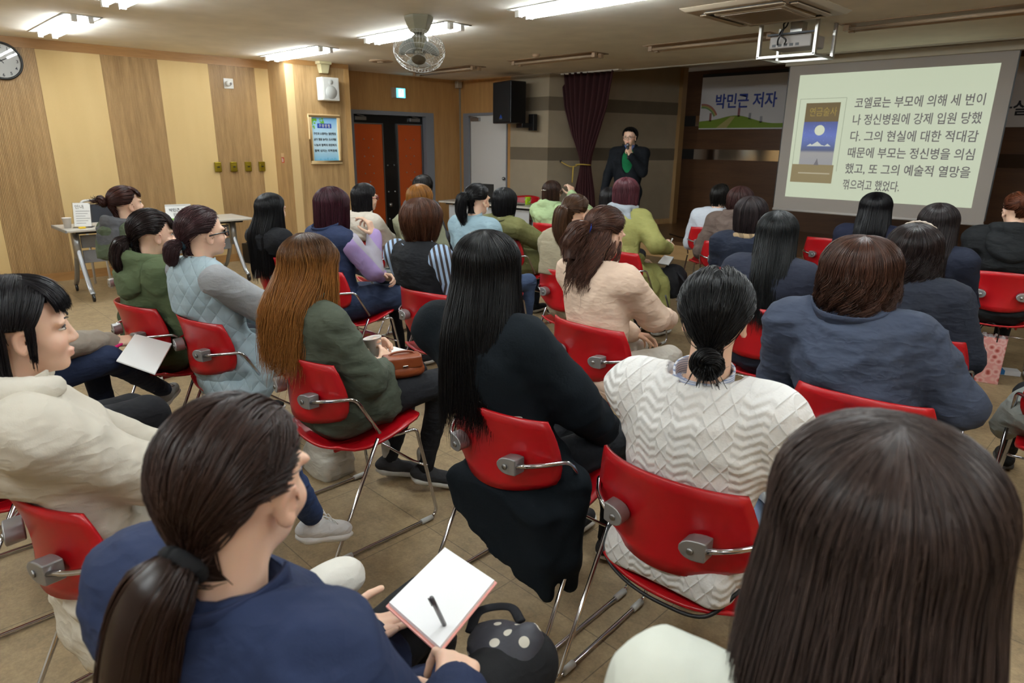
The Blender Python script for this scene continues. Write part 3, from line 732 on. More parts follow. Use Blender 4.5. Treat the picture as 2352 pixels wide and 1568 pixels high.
# ------------------------------------------------------------------ projection screen and its slide
def screen():
    y = 8.30
    t = empty('projection_screen', 'pull-down projection screen showing a Korean text slide', 'screen', (-2.575, y, 0))
    def X(x, Y=0): return x+2.575
    B().box((-1.16, -0.05, 2.49), (1.16, 0.05, 2.575)).make('housing', plain('screen_case', (.66, .62, .54), .5), t, bevel=0.006)
    B().box((-1.115, -0.002, 0.835), (1.115, 0.002, 2.50)).make('sheet', plain('screen_sheet', (0.62, 0.59, 0.56), 0.8), t)
    for s_ in (-1, 1): B().box((s_*1.115-0.012, 0.0, 0.86), (s_*1.115+0.012, 0.004, 2.5)).make('black_edge', BLACK, t)
    B().tube([(-1.12, 0, 0.825), (1.12, 0, 0.825)], 0.016, 10).make('weight_bar', plain('screen_bar', (.72, .7, .68), .4), t, smooth=True)
    x0, x1, z0, z1 = -0.985, 0.985, 0.985, 2.385
    SL = NT('slide_light'); co = SL.coords()
    sx = SL.n('ShaderNodeSeparateXYZ'); SL.l(co, sx.inputs[0])
    SL.b.inputs['Base Color'].default_value = (0.05, 0.05, 0.05, 1); SL.b.inputs['Emission Strength'].default_value = SCREEN_POWER
    SL.b.inputs['Emission Color'].default_value = lin((0.86, 0.90, 0.78))+(1,)
    B().box((x0, -0.004, z0), (x1, -0.002, z1)).make('slide', SL.m, t)
    INK = emit('slide_ink', (0.50, 0.47, 0.47), SCREEN_POWER*0.6)
    lines = ['코엘료는 부모에 의해 세 번이', '나 정신병원에 강제 입원 당했', '다. 그의 현실에 대한 적대감', '때문에 부모는 정신병을 의심', '했고, 또 그의 예술적 열망을', '꺾으려고 했었다.']
    for k, s in enumerate(lines):
        text('lettering', s, (-0.325, -0.005, 2.008-0.178*k), 0.125, INK, t, (pi/2, 0, 0), 0.012, 'LEFT', 1.235 if k < 5 else 0.60, 0.0003)
    # book cover on the slide
    e = lambda n, c, p=SCREEN_POWER: emit('slide_'+n, c, p)
    b = B()
    for lo, hi in (((-0.945, 1.305), (-0.94, 2.12)), ((-0.42, 1.305), (-0.415, 2.12)), ((-0.945, 2.115), (-0.415, 2.12))): b.box((lo[0], -0.0045, lo[1]), (hi[0], -0.0035, hi[1]))
    b.make('cover_outline', e('line', (.62, .66, .56)), t)
    B().box((-0.865, -0.005, 1.86), (-0.475, -0.003, 2.07)).make('cover_title_band', e('brown', (.44, .36, .18)), t)
    ng = NT('slide_night'); cz = ng.n('ShaderNodeSeparateXYZ'); ng.l(ng.coords(), cz.inputs[0])
    f = ng.math('MULTIPLY_ADD', cz.outputs[2], 1/0.5, -1.36/0.5)
    rr = ng.ramp(f, [(0.0, lin((.62, .62, .64))), (0.3, lin((.66, .65, .64))), (0.36, lin((.30, .34, .50))), (0.5, lin((.34, .42, .68))), (0.7, lin((.38, .46, .80))), (1, lin((.26, .32, .60)))])
    ng.l(rr, ng.b.inputs['Emission Color']); ng.b.inputs['Emission Strength'].default_value = SCREEN_POWER; ng.b.inputs['Base Color'].default_value = (0.05, .05, .05, 1)
    B().box((-0.865, -0.005, 1.36), (-0.475, -0.003, 1.86)).make('cover_picture', ng.m, t)
    B().lathe([(0, -0.0062), (0.058, -0.0062), (0.058, -0.005)], 28, (-0.672, 0, 1.765), 'y').make('cover_moon', e('moon', (.92, .94, .82)), t)
    B().prism([(-0.80, 1.585), (-0.76, 1.615), (-0.74, 1.60), (-0.68, 1.64), (-0.63, 1.60), (-0.59, 1.59), (-0.56, 1.615), (-0.52, 1.585)], -0.0064, -0.005).make('cover_peak', e('peak', (.86, .88, .84)), t)
    B().prism([(-0.69, 1.37), (-0.63, 1.37), (-0.645, 1.41), (-0.655, 1.45), (-0.67, 1.41)], -0.0064, -0.005).make('cover_figure', e('fig', (.45, .44, .46)), t)
    rnd = random.Random(7); st = B()
    for k in range(26): 
        xx = -0.86+0.38*rnd.random(); zz = 1.63+0.22*rnd.random(); st.box((xx, -0.0058, zz), (xx+0.005, -0.0052, zz+0.005))
    st.make('cover_star', e('star', (.7, .76, .86)), t)
    text('lettering', '연금술사', (-0.82, -0.0056, 1.93), 0.11, e('gold', (.68, .58, .22)), t, (pi/2, 0, 0), 0.0, 'LEFT', 0.31, 0.0003)
    B().box((-0.945, -0.0055, 1.165), (-0.455, -0.003, 1.375)).make('cover_strip', e('tan', (.60, .53, .36)), t)
    B().box((-0.86, -0.006, 1.268), (-0.49, -0.005, 1.282)).make('cover_caption', e('cap', (.78, .74, .62)), t)
screen()
tag(B().tube(curve_pts([(-5.6, 9.0, ZS+0.008), (-5.2, 8.75, ZS+.008), (-4.9, 8.78, ZS+.008), (-4.4, 8.60, ZS+.008), (-3.9, 8.9, ZS+.008)], 8), 0.008, 6).make('stage_cable', BLACK, smooth=True), 'thin black cable lying on the stage floor', 'cable')

# ================================================================== tables and what stands on them
def m_tabletop():
    return plain('table_top', (0.74, 0.72, 0.68), 0.35)
def folding_table(loc, rz, L, D, label, basket):
    t = empty('folding_table', label, 'table', loc, rz)
    B().box((-L/2, -D/2, 0.695), (L/2, D/2, 0.72)).make('table_top', m_tabletop(), t, bevel=0.006)
    B().box((-L/2-0.004, -D/2-0.004, 0.693), (-L/2+0.01, D/2+0.004, 0.722)).box((L/2-0.01, -D/2-0.004, 0.693), (L/2+0.004, D/2+0.004, 0.722)).make('edge_band', plain('table_edge', (.5, .5, .5), .4), t, bevel=0.003)
    ALU = plain('table_leg', (0.66, 0.67, 0.68), 0.3, 0.7)
    for s_ in (-1, 1):
        x = s_*(L/2-0.13)
        lg = B().tube(curve_pts([(x, -0.03, 0.66), (x, -0.06, 0.45), (x, -D/2+0.06, 0.16), (x, -D/2-0.04, 0.075)], 6), 0.024, 10, 0.55).tube(curve_pts([(x, 0.03, 0.66), (x, 0.06, 0.45), (x, D/2-0.06, 0.16), (x, D/2+0.04, 0.075)], 6), 0.024, 10, 0.55).box((x-0.025, -0.06, 0.40), (x+0.025, 0.06, 0.67)).make('leg', ALU, t, smooth=True)
        for sy in (-1, 1):
            c = B().lathe([(0.0, -0.011), (0.02, -0.012), (0.036, -0.010), (0.036, 0.010), (0.02, 0.012), (0.0, 0.011)], 18, (x, sy*(D/2+0.04), 0.037), 'x')
            c.make('caster', plain('caster_black', (.10, .10, .11), .4), lg, smooth=True)
        B().box((x-0.04, -D/2+0.06, 0.67), (x+0.04, D/2-0.06, 0.695)).make('support_arm', BLACK, t, bevel=0.004)
    B().box((-L/2+0.15, -0.04, 0.645), (L/2-0.15, 0.04, 0.69)).make('beam', BLACK, t, bevel=0.004)
    if basket:
        PN = plain('modesty_panel', (0.47, 0.47, 0.48), 0.45)
        for z0, z1 in ((0.50, 0.63), (0.345, 0.475)):
            B().box((-L/2+0.17, -0.02, z0), (L/2-0.17, 0.0, z1)).make('front_panel', PN, t, bevel=0.006)
        b = B()
        for k in range(4): b.box((-L/2+0.42+0.30*k, -0.024, 0.575), (-L/2+0.60+0.30*k, -0.018, 0.588))
        b.make('panel_slot', plain('panel_slot', (.62, .55, .40), .5), t)
    else:
        PN = plain('white_panel', (0.70, 0.70, 0.70), 0.45)
        B().box((-L/2+0.12, -D/2+0.10, 0.22), (L/2-0.12, -D/2+0.12, 0.66)).make('front_panel', PN, t, bevel=0.004)
    return t
folding_table((-7.93, 2.38, 0), pi/2, 1.86, 0.60, 'grey wheeled folding table against the left oak wall', True)
folding_table((-7.38, 6.93, 0), radians(11), 1.72, 0.55, 'grey wheeled table in front of the white door and striped wall', False)

PAPER = plain('paper', (0.90, 0.90, 0.89), 0.6)
ACR = clear_glass('clear_acrylic', (.93, .93, .93))
t = empty('notice_stand', 'white handwritten notice in a stand at end of left table', 'sign', (-7.80, 1.64, 0.722), radians(62))
Mr = Matrix.Rotation(radians(-14), 4, 'X')
B().box((-0.075, -0.004, 0.01), (0.075, 0.004, 0.245), Mr).make('sheet', PAPER, t)
text('lettering', '안내', (0, -0.018, 0.19), 0.045, plain('grey_ink', (.45, .45, .45), .6), t, (pi/2-radians(14)*-1, 0, 0), 0, 'CENTER')
ln = B()
for k in range(6): ln.box((-0.055, -0.0052, 0.04+0.024*k), (0.03+0.02*(k % 3), -0.0042, 0.044+0.024*k), Mr)
ln.make('ink_line', plain('grey_ink', (.45, .45, .45), .6), t)
B().box((-0.085, 0.004, 0.0), (0.085, 0.009, 0.25), Mr).box((-0.085, -0.03, 0), (0.085, 0.09, 0.005)).make('holder', ACR, t)
t = tag(B().lathe([(0.0, 0.0), (0.03, 0.0), (0.04, 0.095), (0.043, 0.096), (0.043, 0.10), (0.036, 0.098), (0.027, 0.006), (0, 0.006)], 20, (-7.86, 1.52, 0.722)).make('paper_cup', plain('cup_white', (.86, .84, .82), .5), smooth=True), 'small white cup beside the notice stand on left table', 'cup')
t = tag(B().box((-7.745, 1.585, 0.722), (-7.70, 1.64, 0.737)).make('sticky_notes', plain('yellow_note', (.93, .78, .18), .6)), 'yellow note pad in front of the notice stand', 'note pad')
t = empty('name_stand', 'white tent card standing on the left table behind the women', 'sign', (-7.90, 2.60, 0.722), radians(75))
B().box((-0.13, -0.003, 0), (0.13, 0.003, 0.15), Matrix.Rotation(radians(-16), 4, 'X')).make('front_leaf', PAPER, t)
B().box((-0.13, 0.078, 0), (0.13, 0.084, 0.152), Matrix.Rotation(radians(14), 4, 'X')).make('back_leaf', PAPER, t)
text('lettering', '박민근 저자', (0, 0.012, 0.095), 0.042, DARKTXT, t, (pi/2-radians(16)*-1, 0, 0), 0.01, 'CENTER', 0.19)
text('lettering', '안내석', (0, -0.002, 0.045), 0.042, DARKTXT, t, (pi/2-radians(16)*-1, 0, 0), 0.01, 'CENTER', 0.11)
B().box((-0.13, -0.008, 0.0), (0.13, -0.004, 0.018), Matrix.Rotation(radians(-16), 4, 'X')).make('green_band', plain('card_green', (.45, .66, .2), .5), t)
t = empty('white_chair', 'white plastic chair with dark cushion behind the left table', 'chair', (-8.42, 2.05, 0), radians(-80))
WP = plain('white_plastic', (.80, .80, .79), .4)
B().box((-0.2, -0.2, 0.42), (0.2, 0.2, 0.45)).make('seat', WP, t, bevel=0.01)
B().tube(fillet([(-0.19, -0.2, 0.0), (-0.19, -0.18, 0.45), (-0.19, -0.24, 0.92), (0.19, -0.24, 0.92), (0.19, -0.18, 0.45), (0.19, -0.2, 0)], 0.06), 0.014, 8).make('back_frame', WP, t, smooth=True)
B().box((-0.16, -0.235, 0.58), (0.16, -0.215, 0.88)).make('backrest', plain('chair_pad', (.16, .17, .20), .8), t, bevel=0.01)
for s_ in (-1, 1):
    B().tube([(s_*0.19, 0.19, 0.0), (s_*0.19, 0.17, 0.43)], 0.013, 8).make('leg', WP, t, smooth=True)
    B().tube(fillet([(s_*0.2, -0.2, 0.66), (s_*0.22, 0.12, 0.66), (s_*0.2, 0.17, 0.44)], .05), 0.012, 8).make('armrest', WP, t, smooth=True)
t = tag(B().box((-7.95, 2.18, 0.722), (-7.80, 2.34, 0.74)).make('leaflet_stack', PAPER, bevel=0.002), 'low stack of white leaflets on the left table', 'leaflets')

# right table: mug, saucer, phone, paper, laptop
t = empty('mug', 'lime green mug with white dots on the far table', 'mug', (-6.86, 7.12, 0.722), radians(-50))
LIME = plain('lime', (0.62, 0.76, 0.10), 0.3)
B().lathe([(0.0, 0.0), (0.036, 0.0), (0.04, 0.006), (0.046, 0.10), (0.046, 0.105), (0.042, 0.104), (0.036, 0.01), (0, 0.01)], 28).make('body', LIME, t, smooth=True)
B().tube(curve_pts([(0.043, 0, 0.085), (0.075, 0, 0.08), (0.08, 0, 0.05), (0.06, 0, 0.028), (0.04, 0, 0.025)], 6), 0.007, 8).make('handle', LIME, t, smooth=True)
d = B(); rnd = random.Random(2)
for k in range(12):
    a = 2*pi*k/12*2.2; z = 0.02+0.075*((k*0.37) % 1); r = 0.0405+0.055*z+0.0006
    d.sphere((r*cos(a), r*sin(a), z), 0.007, 6)
d.make('dot_pattern', WHITE, t, smooth=True)
t = tag(B().lathe([(0, 0.0), (0.05, 0.0), (0.085, 0.016), (0.088, 0.02), (0.08, 0.018), (0.05, 0.006), (0, 0.006)], 28, (-7.12, 7.02, 0.722)).make('saucer', plain('china', (.86, .86, .85), .25), smooth=True), 'white saucer left of the lime green mug', 'saucer')
t = tag(B().box((-6.93, 6.93, 0.722), (-6.80, 7.0, 0.731)).make('mobile_phone', BLACK, bevel=0.003), 'dark phone lying in front of the lime green mug', 'phone')
t = tag(B().box((-7.85, 6.72, 0.722), (-7.68, 6.84, 0.727)).make('paper_sheet', PAPER), 'white paper at the left end of the far table', 'paper')
t = empty('laptop', 'open black laptop on the far table before the white door', 'laptop', (-7.58, 7.00, 0.722), radians(190))
B().box((-0.19, -0.13, 0), (0.19, 0.13, 0.02)).make('keyboard_base', BLACK, t, bevel=0.004)
B().box((-0.19, 0.12, 0.015), (0.19, 0.135, 0.27)).make('display', BLACK, t, bevel=0.004)
# ================================================================== red stacking chair
RED_P = plain('red_plastic', (0.66, 0.045, 0.085), 0.33, 0, 0.5)
GLIDE = plain('glide', (0.72, 0.72, 0.70), 0.5)
def chair_parts():
    """the parts of one chair: (name, mesh object) list; local: x right, y forward"""
    P = []
    # backrest: curved shell
    nu, nv = 19, 9; V = []
    for j in range(nv):
        v = j/(nv-1); row = []
        z = 0.52+0.275*v
        hw = np.interp(v, [0, .08, .3, .55, .8, 1.0], [0.185, 0.215, 0.238, 0.236, 0.222, 0.205])
        for i in range(nu):
            u = 2*i/(nu-1)-1
            x = hw*u
            back = -0.212-0.028*v*v-0.012*sin(pi*v)*-1
            y = back+0.082*abs(u)**2.1
            zz = z+(0.03*(1-v)**3*u*u if v < .5 else 0)-0.016*v*u*u+0.004*v*abs(u)**6
            row.append((x, y, zz))
        V.append(row)
    P.append(('backrest', B().grid(V).make('backrest', RED_P, None, smooth=True, solid=0.009), 'b'))
    # seat: dished shell with upturned rear and waterfall front
    ny = 13; V = []
    for j in range(ny):
        v = j/(ny-1); y = -0.185+0.43*v
        z = np.interp(v, [0, .15, .35, .6, .85, 1.0], [0.420, 0.404, 0.402, 0.425, 0.462, 0.468])
        hw = np.interp(v, [0, .1, .3, .8, .95, 1], [0.19, 0.215, 0.226, 0.222, 0.205, 0.18])
        V.append([(hw*u, y+(0.028*(1-v)**4)*u*u, z+0.028*abs(u)**3*(1-v)**1.5) for u in np.linspace(-1, 1, 15)])
    seat = B().grid(V).make('seat', RED_P, None, smooth=True, solid=0.010)
    P.append(('seat', seat, 'b'))
    rb = B()
    for k in range(7):
        x = -0.13+0.26*k/6; rb.box((x-0.005, -0.140, 0.3975), (x+0.005, 0.01, 0.404+0.010*(abs(k-3)/3)))
    P.append(('seat_rib', rb.make('seat_rib', RED_P, None), 'b'))
    for s_ in (-1, 1):
        path = fillet([(s_*0.255, -0.095, 0.645), (s_*0.262, -0.01, 0.485), (s_*0.27, -0.245, 0.022), (s_*0.27, -0.255, 0.012), (s_*0.27, 0.235, 0.012), (s_*0.268, 0.255, 0.04), (s_*0.235, 0.185, 0.435), (s_*0.19, 0.10, 0.415)], 0.022, 5)
        arm = fillet([(s_*0.14, -0.232, 0.640), (s_*0.20, -0.190, 0.648), (s_*0.255, -0.105, 0.652), (s_*0.262, -0.01, 0.485)], 0.03, 6)
        P.append(('leg_frame', B().tube(path[5:], 0.0075, 9).tube(arm, 0.0075, 9).make('leg_frame', CHROME, None, smooth=True), 'a%d' % s_))
        br = [(0.052, 0.030), (0.052, -0.030), (0.03, -0.032), (0.012, -0.032), (-0.006, -0.028), (-0.020, -0.019), (-0.029, -0.006), (-0.029, 0.008), (-0.020, 0.020), (-0.006, 0.028), (0.012, 0.031), (0.03, 0.032)]
        bb = B().prism([(s_*(0.105+0.80*a), 0.638+0.88*b_) for a, b_ in br], -0.250, -0.205)
        bb.v = [v+np.stack([0*v[:, 0], 0.22*(np.abs(v[:, 0])-0.10), 0*v[:, 0]], 1) for v in bb.v]
        P.append(('bracket', bb.make('bracket', SILVER, None, bevel=0.004), 'a%d' % s_))
        P.append(('screw', B().lathe([(0.0, -0.002), (0.008, -0.002), (0.009, 0.0), (0.009, 0.004)], 14, (s_*0.112, -0.2505, 0.636), 'y').make('screw', STEEL, None, smooth=True), 'k%d' % s_))
        for yy in (-0.20, 0.20):
            P.append(('glide', B().tube([(s_*0.27, yy-0.028, 0.0125), (s_*0.27, yy+0.028, 0.0125)], 0.0118, 10).make('glide', GLIDE, None, smooth=True), 'a%d' % s_))
    cb = fillet([(-0.257, 0.22, 0.26), (-0.20, 0.19, 0.27), (0.0, 0.185, 0.275), (0.20, 0.19, 0.27), (0.257, 0.22, 0.26)], 0.04, 5)
    P.append(('crossbar', B().tube(cb, 0.006, 8).tube(fillet([(-0.19, 0.10, 0.415), (-0.1, 0.06, 0.40), (0.1, 0.06, 0.40), (0.19, 0.10, 0.415)], .03), 0.007, 8).make('crossbar', CHROME, None, smooth=True), 'b'))
    return P
_CH = None
CHAIRS = {}
def chair(key, x, y, yaw, label):
    """every chair is its own Empty with its own copies of the parts"""
    global _CH
    t = empty('stacking_chair', label, 'chair', (x, y, 0), radians(yaw), 'red stacking chairs')
    if _CH is None:
        _CH = chair_parts(); src = _CH
        par = {}
        for nm, o, k in src:
            o.parent = par['bracket'] if nm == 'screw' else t
            par[nm] = o
    else:
        par = {}
        for nm, o, k in _CH:
            c = o.copy(); COL.objects.link(c)
            c.parent = par['bracket'] if nm == 'screw' else t
            par[nm] = c
    CHAIRS[key] = (x, y, yaw); return t

# ================================================================== surfaces grown from blended solids
def rot3(z=0, x=0, y=0):
    a, b, c = radians(z), radians(x), radians(y)
    Rz = np.array([[cos(a), -sin(a), 0], [sin(a), cos(a), 0], [0, 0, 1]])
    Rx = np.array([[1, 0, 0], [0, cos(b), -sin(b)], [0, sin(b), cos(b)]])
    Ry = np.array([[cos(c), 0, sin(c)], [0, 1, 0], [-sin(c), 0, cos(c)]])
    return Rz @ Rx @ Ry
A3 = lambda *v: np.array(v, float)
def cone(a, b, ra, rb, k=0.02, op='+'): return dict(t='c', a=np.array(a, float), b=np.array(b, float), ra=ra, rb=rb, k=k, op=op)
def ell(c, r, R=None, k=0.02, op='+'): return dict(t='e', c=np.array(c, float), r=np.array(r, float), R=R, k=k, op=op)
def rbox(c, h, rr, R=None, k=0.02, op='+'): return dict(t='b', c=np.array(c, float), h=np.array(h, float), rr=rr, R=R, k=k, op=op)
def xform(prims, R, o):
    out = []
    for p in prims:
        q = dict(p)
        if p['t'] == 'c': q['a'] = R @ p['a']+o; q['b'] = R @ p['b']+o
        else:
            q['c'] = R @ p['c']+o; q['R'] = R if p['R'] is None else R @ p['R']
        out.append(q)
    return out
def sdf1(p, X):
    if p['t'] == 'c':
        ab = p['b']-p['a']; L = float(ab @ ab)+1e-12
        pa = X-p['a'].astype(np.float32)
        t = np.clip((pa @ ab.astype(np.float32))/L, 0, 1)
        d = pa-t[:, None]*ab.astype(np.float32)
        return np.sqrt((d*d).sum(1))-(p['ra']+(p['rb']-p['ra'])*t)
    q = X-p['c'].astype(np.float32)
    if p['R'] is not None: q = q @ p['R'].astype(np.float32)
    if p['t'] == 'e':
        r = p['r'].astype(np.float32)
        k0 = np.sqrt(((q/r)**2).sum(1)); k1 = np.sqrt(((q/(r*r))**2).sum(1))+1e-9
        return k0*(k0-1)/k1
    d = np.abs(q)-(p['h']-p['rr']).astype(np.float32)
    return np.sqrt((np.maximum(d, 0)**2).sum(1))+np.minimum(d.max(1), 0)-p['rr']
def bounds(prims):
    lo = np.full(3, 9.0); hi = -lo
    for p in prims:
        if p['op'] == '-': continue
        if p['t'] == 'c':
            l_ = np.minimum(p['a']-p['ra'], p['b']-p['rb']); h = np.maximum(p['a']+p['ra'], p['b']+p['rb'])
        else:
            e = p['r'] if p['t'] == 'e' else p['h']
            e = e if p['R'] is None else np.abs(p['R']) @ e
            l_, h = p['c']-e, p['c']+e
        lo = np.minimum(lo, l_); hi = np.maximum(hi, h)
    return lo, hi
def grow(prims, vox, smooth=1, clip=None):
    """surface nets over the smooth union of the solids -> V, quads"""
    lo, hi = bounds(prims); lo = lo-2.5*vox-0.012; hi = hi+2.5*vox+0.012
    if clip is not None: lo = np.maximum(lo, clip[0]-2*vox); hi = np.minimum(hi, clip[1]+2*vox)
    n = np.maximum(3, np.ceil((hi-lo)/vox).astype(int))
    ax = [lo[i]+vox*np.arange(n[i]) for i in range(3)]
    D = np.full(n, 1.0, np.float32)
    for p in prims:
        # evaluate each solid only near itself
        l_, h = bounds([dict(p, op='+')]); mg = p['k']*1.5+3*vox+0.02
        if p['t'] == 'e': mg += 0.25*max(p['r'])
        i0 = np.clip(np.floor((l_-mg-lo)/vox).astype(int), 0, n-1); i1 = np.clip(np.ceil((h+mg-lo)/vox).astype(int)+1, 1, n)
        if (i1 <= i0).any(): continue
        G = np.stack(np.meshgrid(*[ax[i][i0[i]:i1[i]] for i in range(3)], indexing='ij'), -1).reshape(-1, 3).astype(np.float32)
        d = sdf1(p, G).reshape(i1-i0); sl = tuple(slice(i0[i], i1[i]) for i in range(3)); c = D[sl]; k = max(p['k'], 1e-4)
        if p['op'] == '+':
            h_ = np.clip(0.5+0.5*(c-d)/k, 0, 1); D[sl] = c*(1-h_)+d*h_-k*h_*(1-h_)
        else:
            h_ = np.clip(0.5-0.5*(c+d)/k, 0, 1); D[sl] = c*(1-h_)-d*h_+k*h_*(1-h_)
    if clip is not None:
        for i in range(3):
            sh = [1, 1, 1]; sh[i] = -1
            a = ax[i].reshape(sh)
            D = np.maximum(D, np.maximum(clip[0][i]-a, a-clip[1][i]).astype(np.float32))
    S_ = D < 0
    nx, ny, nz = n
    cs = [D[i:nx-1+i, j:ny-1+j, k:nz-1+k] for i in (0, 1) for j in (0, 1) for k in (0, 1)]
    ins = [c < 0 for c in cs]; cnt = sum(i.astype(np.int8) for i in ins); act = (cnt > 0) & (cnt < 8)
    idx = np.full(act.shape, -1, np.int64); ids = np.argwhere(act); idx[act] = np.arange(len(ids))
    offs = np.array([(i, j, k) for i in (0, 1) for j in (0, 1) for k in (0, 1)], float)
    cv = np.stack([c[act] for c in cs], 1)
    acc = np.zeros((len(ids), 3)); num = np.zeros(len(ids))
    for a in range(8):
        for b in range(a+1, 8):
            if np.abs(offs[a]-offs[b]).sum() != 1: continue
            va, vb = cv[:, a], cv[:, b]; m_ = (va < 0) != (vb < 0)
            t = np.where(m_, va/np.where(m_, va-vb, 1), 0)
            acc += np.where(m_[:, None], offs[a]+t[:, None]*(offs[b]-offs[a]), 0); num += m_
    V = lo+vox*(ids+acc/np.maximum(num, 1)[:, None])
    Q = []
    for ax_ in range(3):
        o1, o2 = [(1, 2), (2, 0), (0, 1)][ax_]
        sl0 = [slice(None)]*3; sl1 = [slice(None)]*3
        sl0[ax_] = slice(0, n[ax_]-1); sl1[ax_] = slice(1, n[ax_])
        a = S_[tuple(sl0)]; b = S_[tuple(sl1)]
        ch = np.argwhere(a != b); ok = (ch[:, o1] > 0) & (ch[:, o2] > 0) & (ch[:, o1] < n[o1]-1) & (ch[:, o2] < n[o2]-1); ch = ch[ok]
        if not len(ch): continue
        e1 = np.zeros(3, int); e1[o1] = 1; e2 = np.zeros(3, int); e2[o2] = 1
        g = lambda c: idx[c[:, 0], c[:, 1], c[:, 2]]
        q = np.stack([g(ch-e1-e2), g(ch-e2), g(ch), g(ch-e1)], 1)
        fl = a[ch[:, 0], ch[:, 1], ch[:, 2]]
        q = np.where(fl[:, None], q, q[:, ::-1]); Q.append(q[(q >= 0).all(1)])
    Q = np.concatenate(Q) if Q else np.zeros((0, 4), int)
    for _ in range(smooth):
        s_ = np.zeros_like(V); c_ = np.zeros(len(V))
        for a in range(4):
            for b in (1, 3):
                np.add.at(s_, Q[:, a], V[Q[:, (a+b) % 4]]); np.add.at(c_, Q[:, a], 1)
        V = 0.5*V+0.5*s_/np.maximum(c_, 1)[:, None]
    return V, Q
def normals(V, Q):
    N = np.zeros_like(V); f = np.cross(V[Q[:, 2]]-V[Q[:, 0]], V[Q[:, 3]]-V[Q[:, 1]])
    for a in range(4): np.add.at(N, Q[:, a], f)
    return N/(np.linalg.norm(N, axis=1)[:, None]+1e-12)
_RS = np.random.RandomState(5); _LAT = _RS.uniform(-1, 1, (32, 32, 32)).astype(np.float32)
def vnoise(X):
    """value noise on a 32-cell lattice"""
    i = np.floor(X).astype(int); f = X-i; f = f*f*(3-2*f); i &= 31; j = (i+1) & 31; L = _LAT
    x0, y0, z0 = i.T; x1, y1, z1 = j.T; fx, fy, fz = f.T
    a = L[x0, y0, z0]*(1-fx)+L[x1, y0, z0]*fx; b = L[x0, y1, z0]*(1-fx)+L[x1, y1, z0]*fx
    c = L[x0, y0, z1]*(1-fx)+L[x1, y0, z1]*fx; d = L[x0, y1, z1]*(1-fx)+L[x1, y1, z1]*fx
    return (a*(1-fy)+b*fy)*(1-fz)+(c*(1-fy)+d*fy)*fz
def folds(V, Q, amp, seed=0, an=(0.75, 0.75, 1.5)):
    """cloth folds: ridged, warped noise along the normals"""
    if not amp or not len(V): return V
    r = np.random.RandomState(seed); N = normals(V, Q); o = r.uniform(0, 30, 3); h = np.zeros(len(V)); X = V*np.array(an)
    w_ = np.stack([vnoise(V*5+o+k*7.3) for k in range(3)], 1)
    for f, g in ((6.5, 1.0), (12, 0.45), (23, 0.14)):
        n = vnoise((X+0.09*w_)*f+o); h += g*((1-np.abs(n)*1.7)**2-0.35)
    return V+N*(amp*1.25*h)[:, None]
def join(parts):
    V = []; Q = []; k = 0
    for v, q in parts: V.append(v); Q.append(q+k); k += len(v)
    return np.concatenate(V), np.concatenate(Q)
# ================================================================== hair
HC0 = A3(0, -0.012, 0.028)
HRAD = A3(0.079, 0.097, 0.090)
def strands_mesh(P, R, tone, ref):
    """P (n,m,3) strand points, R (n,m) radii -> triangular tubes"""
    n, m_ = P.shape[:2]
    T = np.gradient(P, axis=1); T /= np.linalg.norm(T, axis=2, keepdims=True)+1e-9
    N = P-ref; N -= (N*T).sum(2, keepdims=True)*T; N /= np.linalg.norm(N, axis=2, keepdims=True)+1e-9
    Bn = np.cross(T, N); k = 3
    rings = []
    for a in (pi/2, pi/2+2*pi/3, pi/2+4*pi/3):
        rings.append(P+R[..., None]*(1.45*cos(a)*Bn+0.75*sin(a)*N))
    V = np.stack(rings, 2).reshape(-1, 3)
    base = (np.arange(n)*m_*k)[:, None, None]+(np.arange(m_-1)*k)[None, :, None]
    i = np.arange(k); j = (i+1) % k
    Q = np.stack([base+i, base+j, base+k+j, base+k+i], -1).reshape(-1, 4)
    return V, Q, np.repeat(np.broadcast_to(tone, (n, m_)), k, axis=1).ravel() if tone.ndim == 2 else np.repeat(tone, m_*k)
def skullmap(D, lift):
    """unit directions -> points on the scalp, continued down the nape"""
    P = HC0+D*(HRAD+lift)
    z = P[..., 2]; low = np.clip(-0.01-z, 0, 1); P = P.copy(); P[..., 2] = z-0.85*low
    c = A3(0, -0.034); q = P[..., :2]-c; d = np.linalg.norm(q, axis=-1, keepdims=True)+1e-9
    rmin = 0.056+(lift[..., :1] if hasattr(lift, 'shape') else lift); m_ = (P[..., 2:3] < 0) & (P[..., 1:2] < -0.01) & (d < rmin)
    P[..., :2] = np.where(m_, c+q/d*rmin, P[..., :2]); return P
def slerp(a, b, t):
    a = a/np.linalg.norm(a, axis=-1, keepdims=True); b = b/np.linalg.norm(b, axis=-1, keepdims=True)
    w_ = np.arccos(np.clip((a*b).sum(-1), -0.9999, 0.9999))[..., None, None]; t = t[..., None]
    return (np.sin((1-t)*w_)*a[:, None]+np.sin(t*w_)*b[:, None])/np.sin(w_)
def sstep(x): x = np.clip(x, 0, 1); return x*x*(3-2*x)
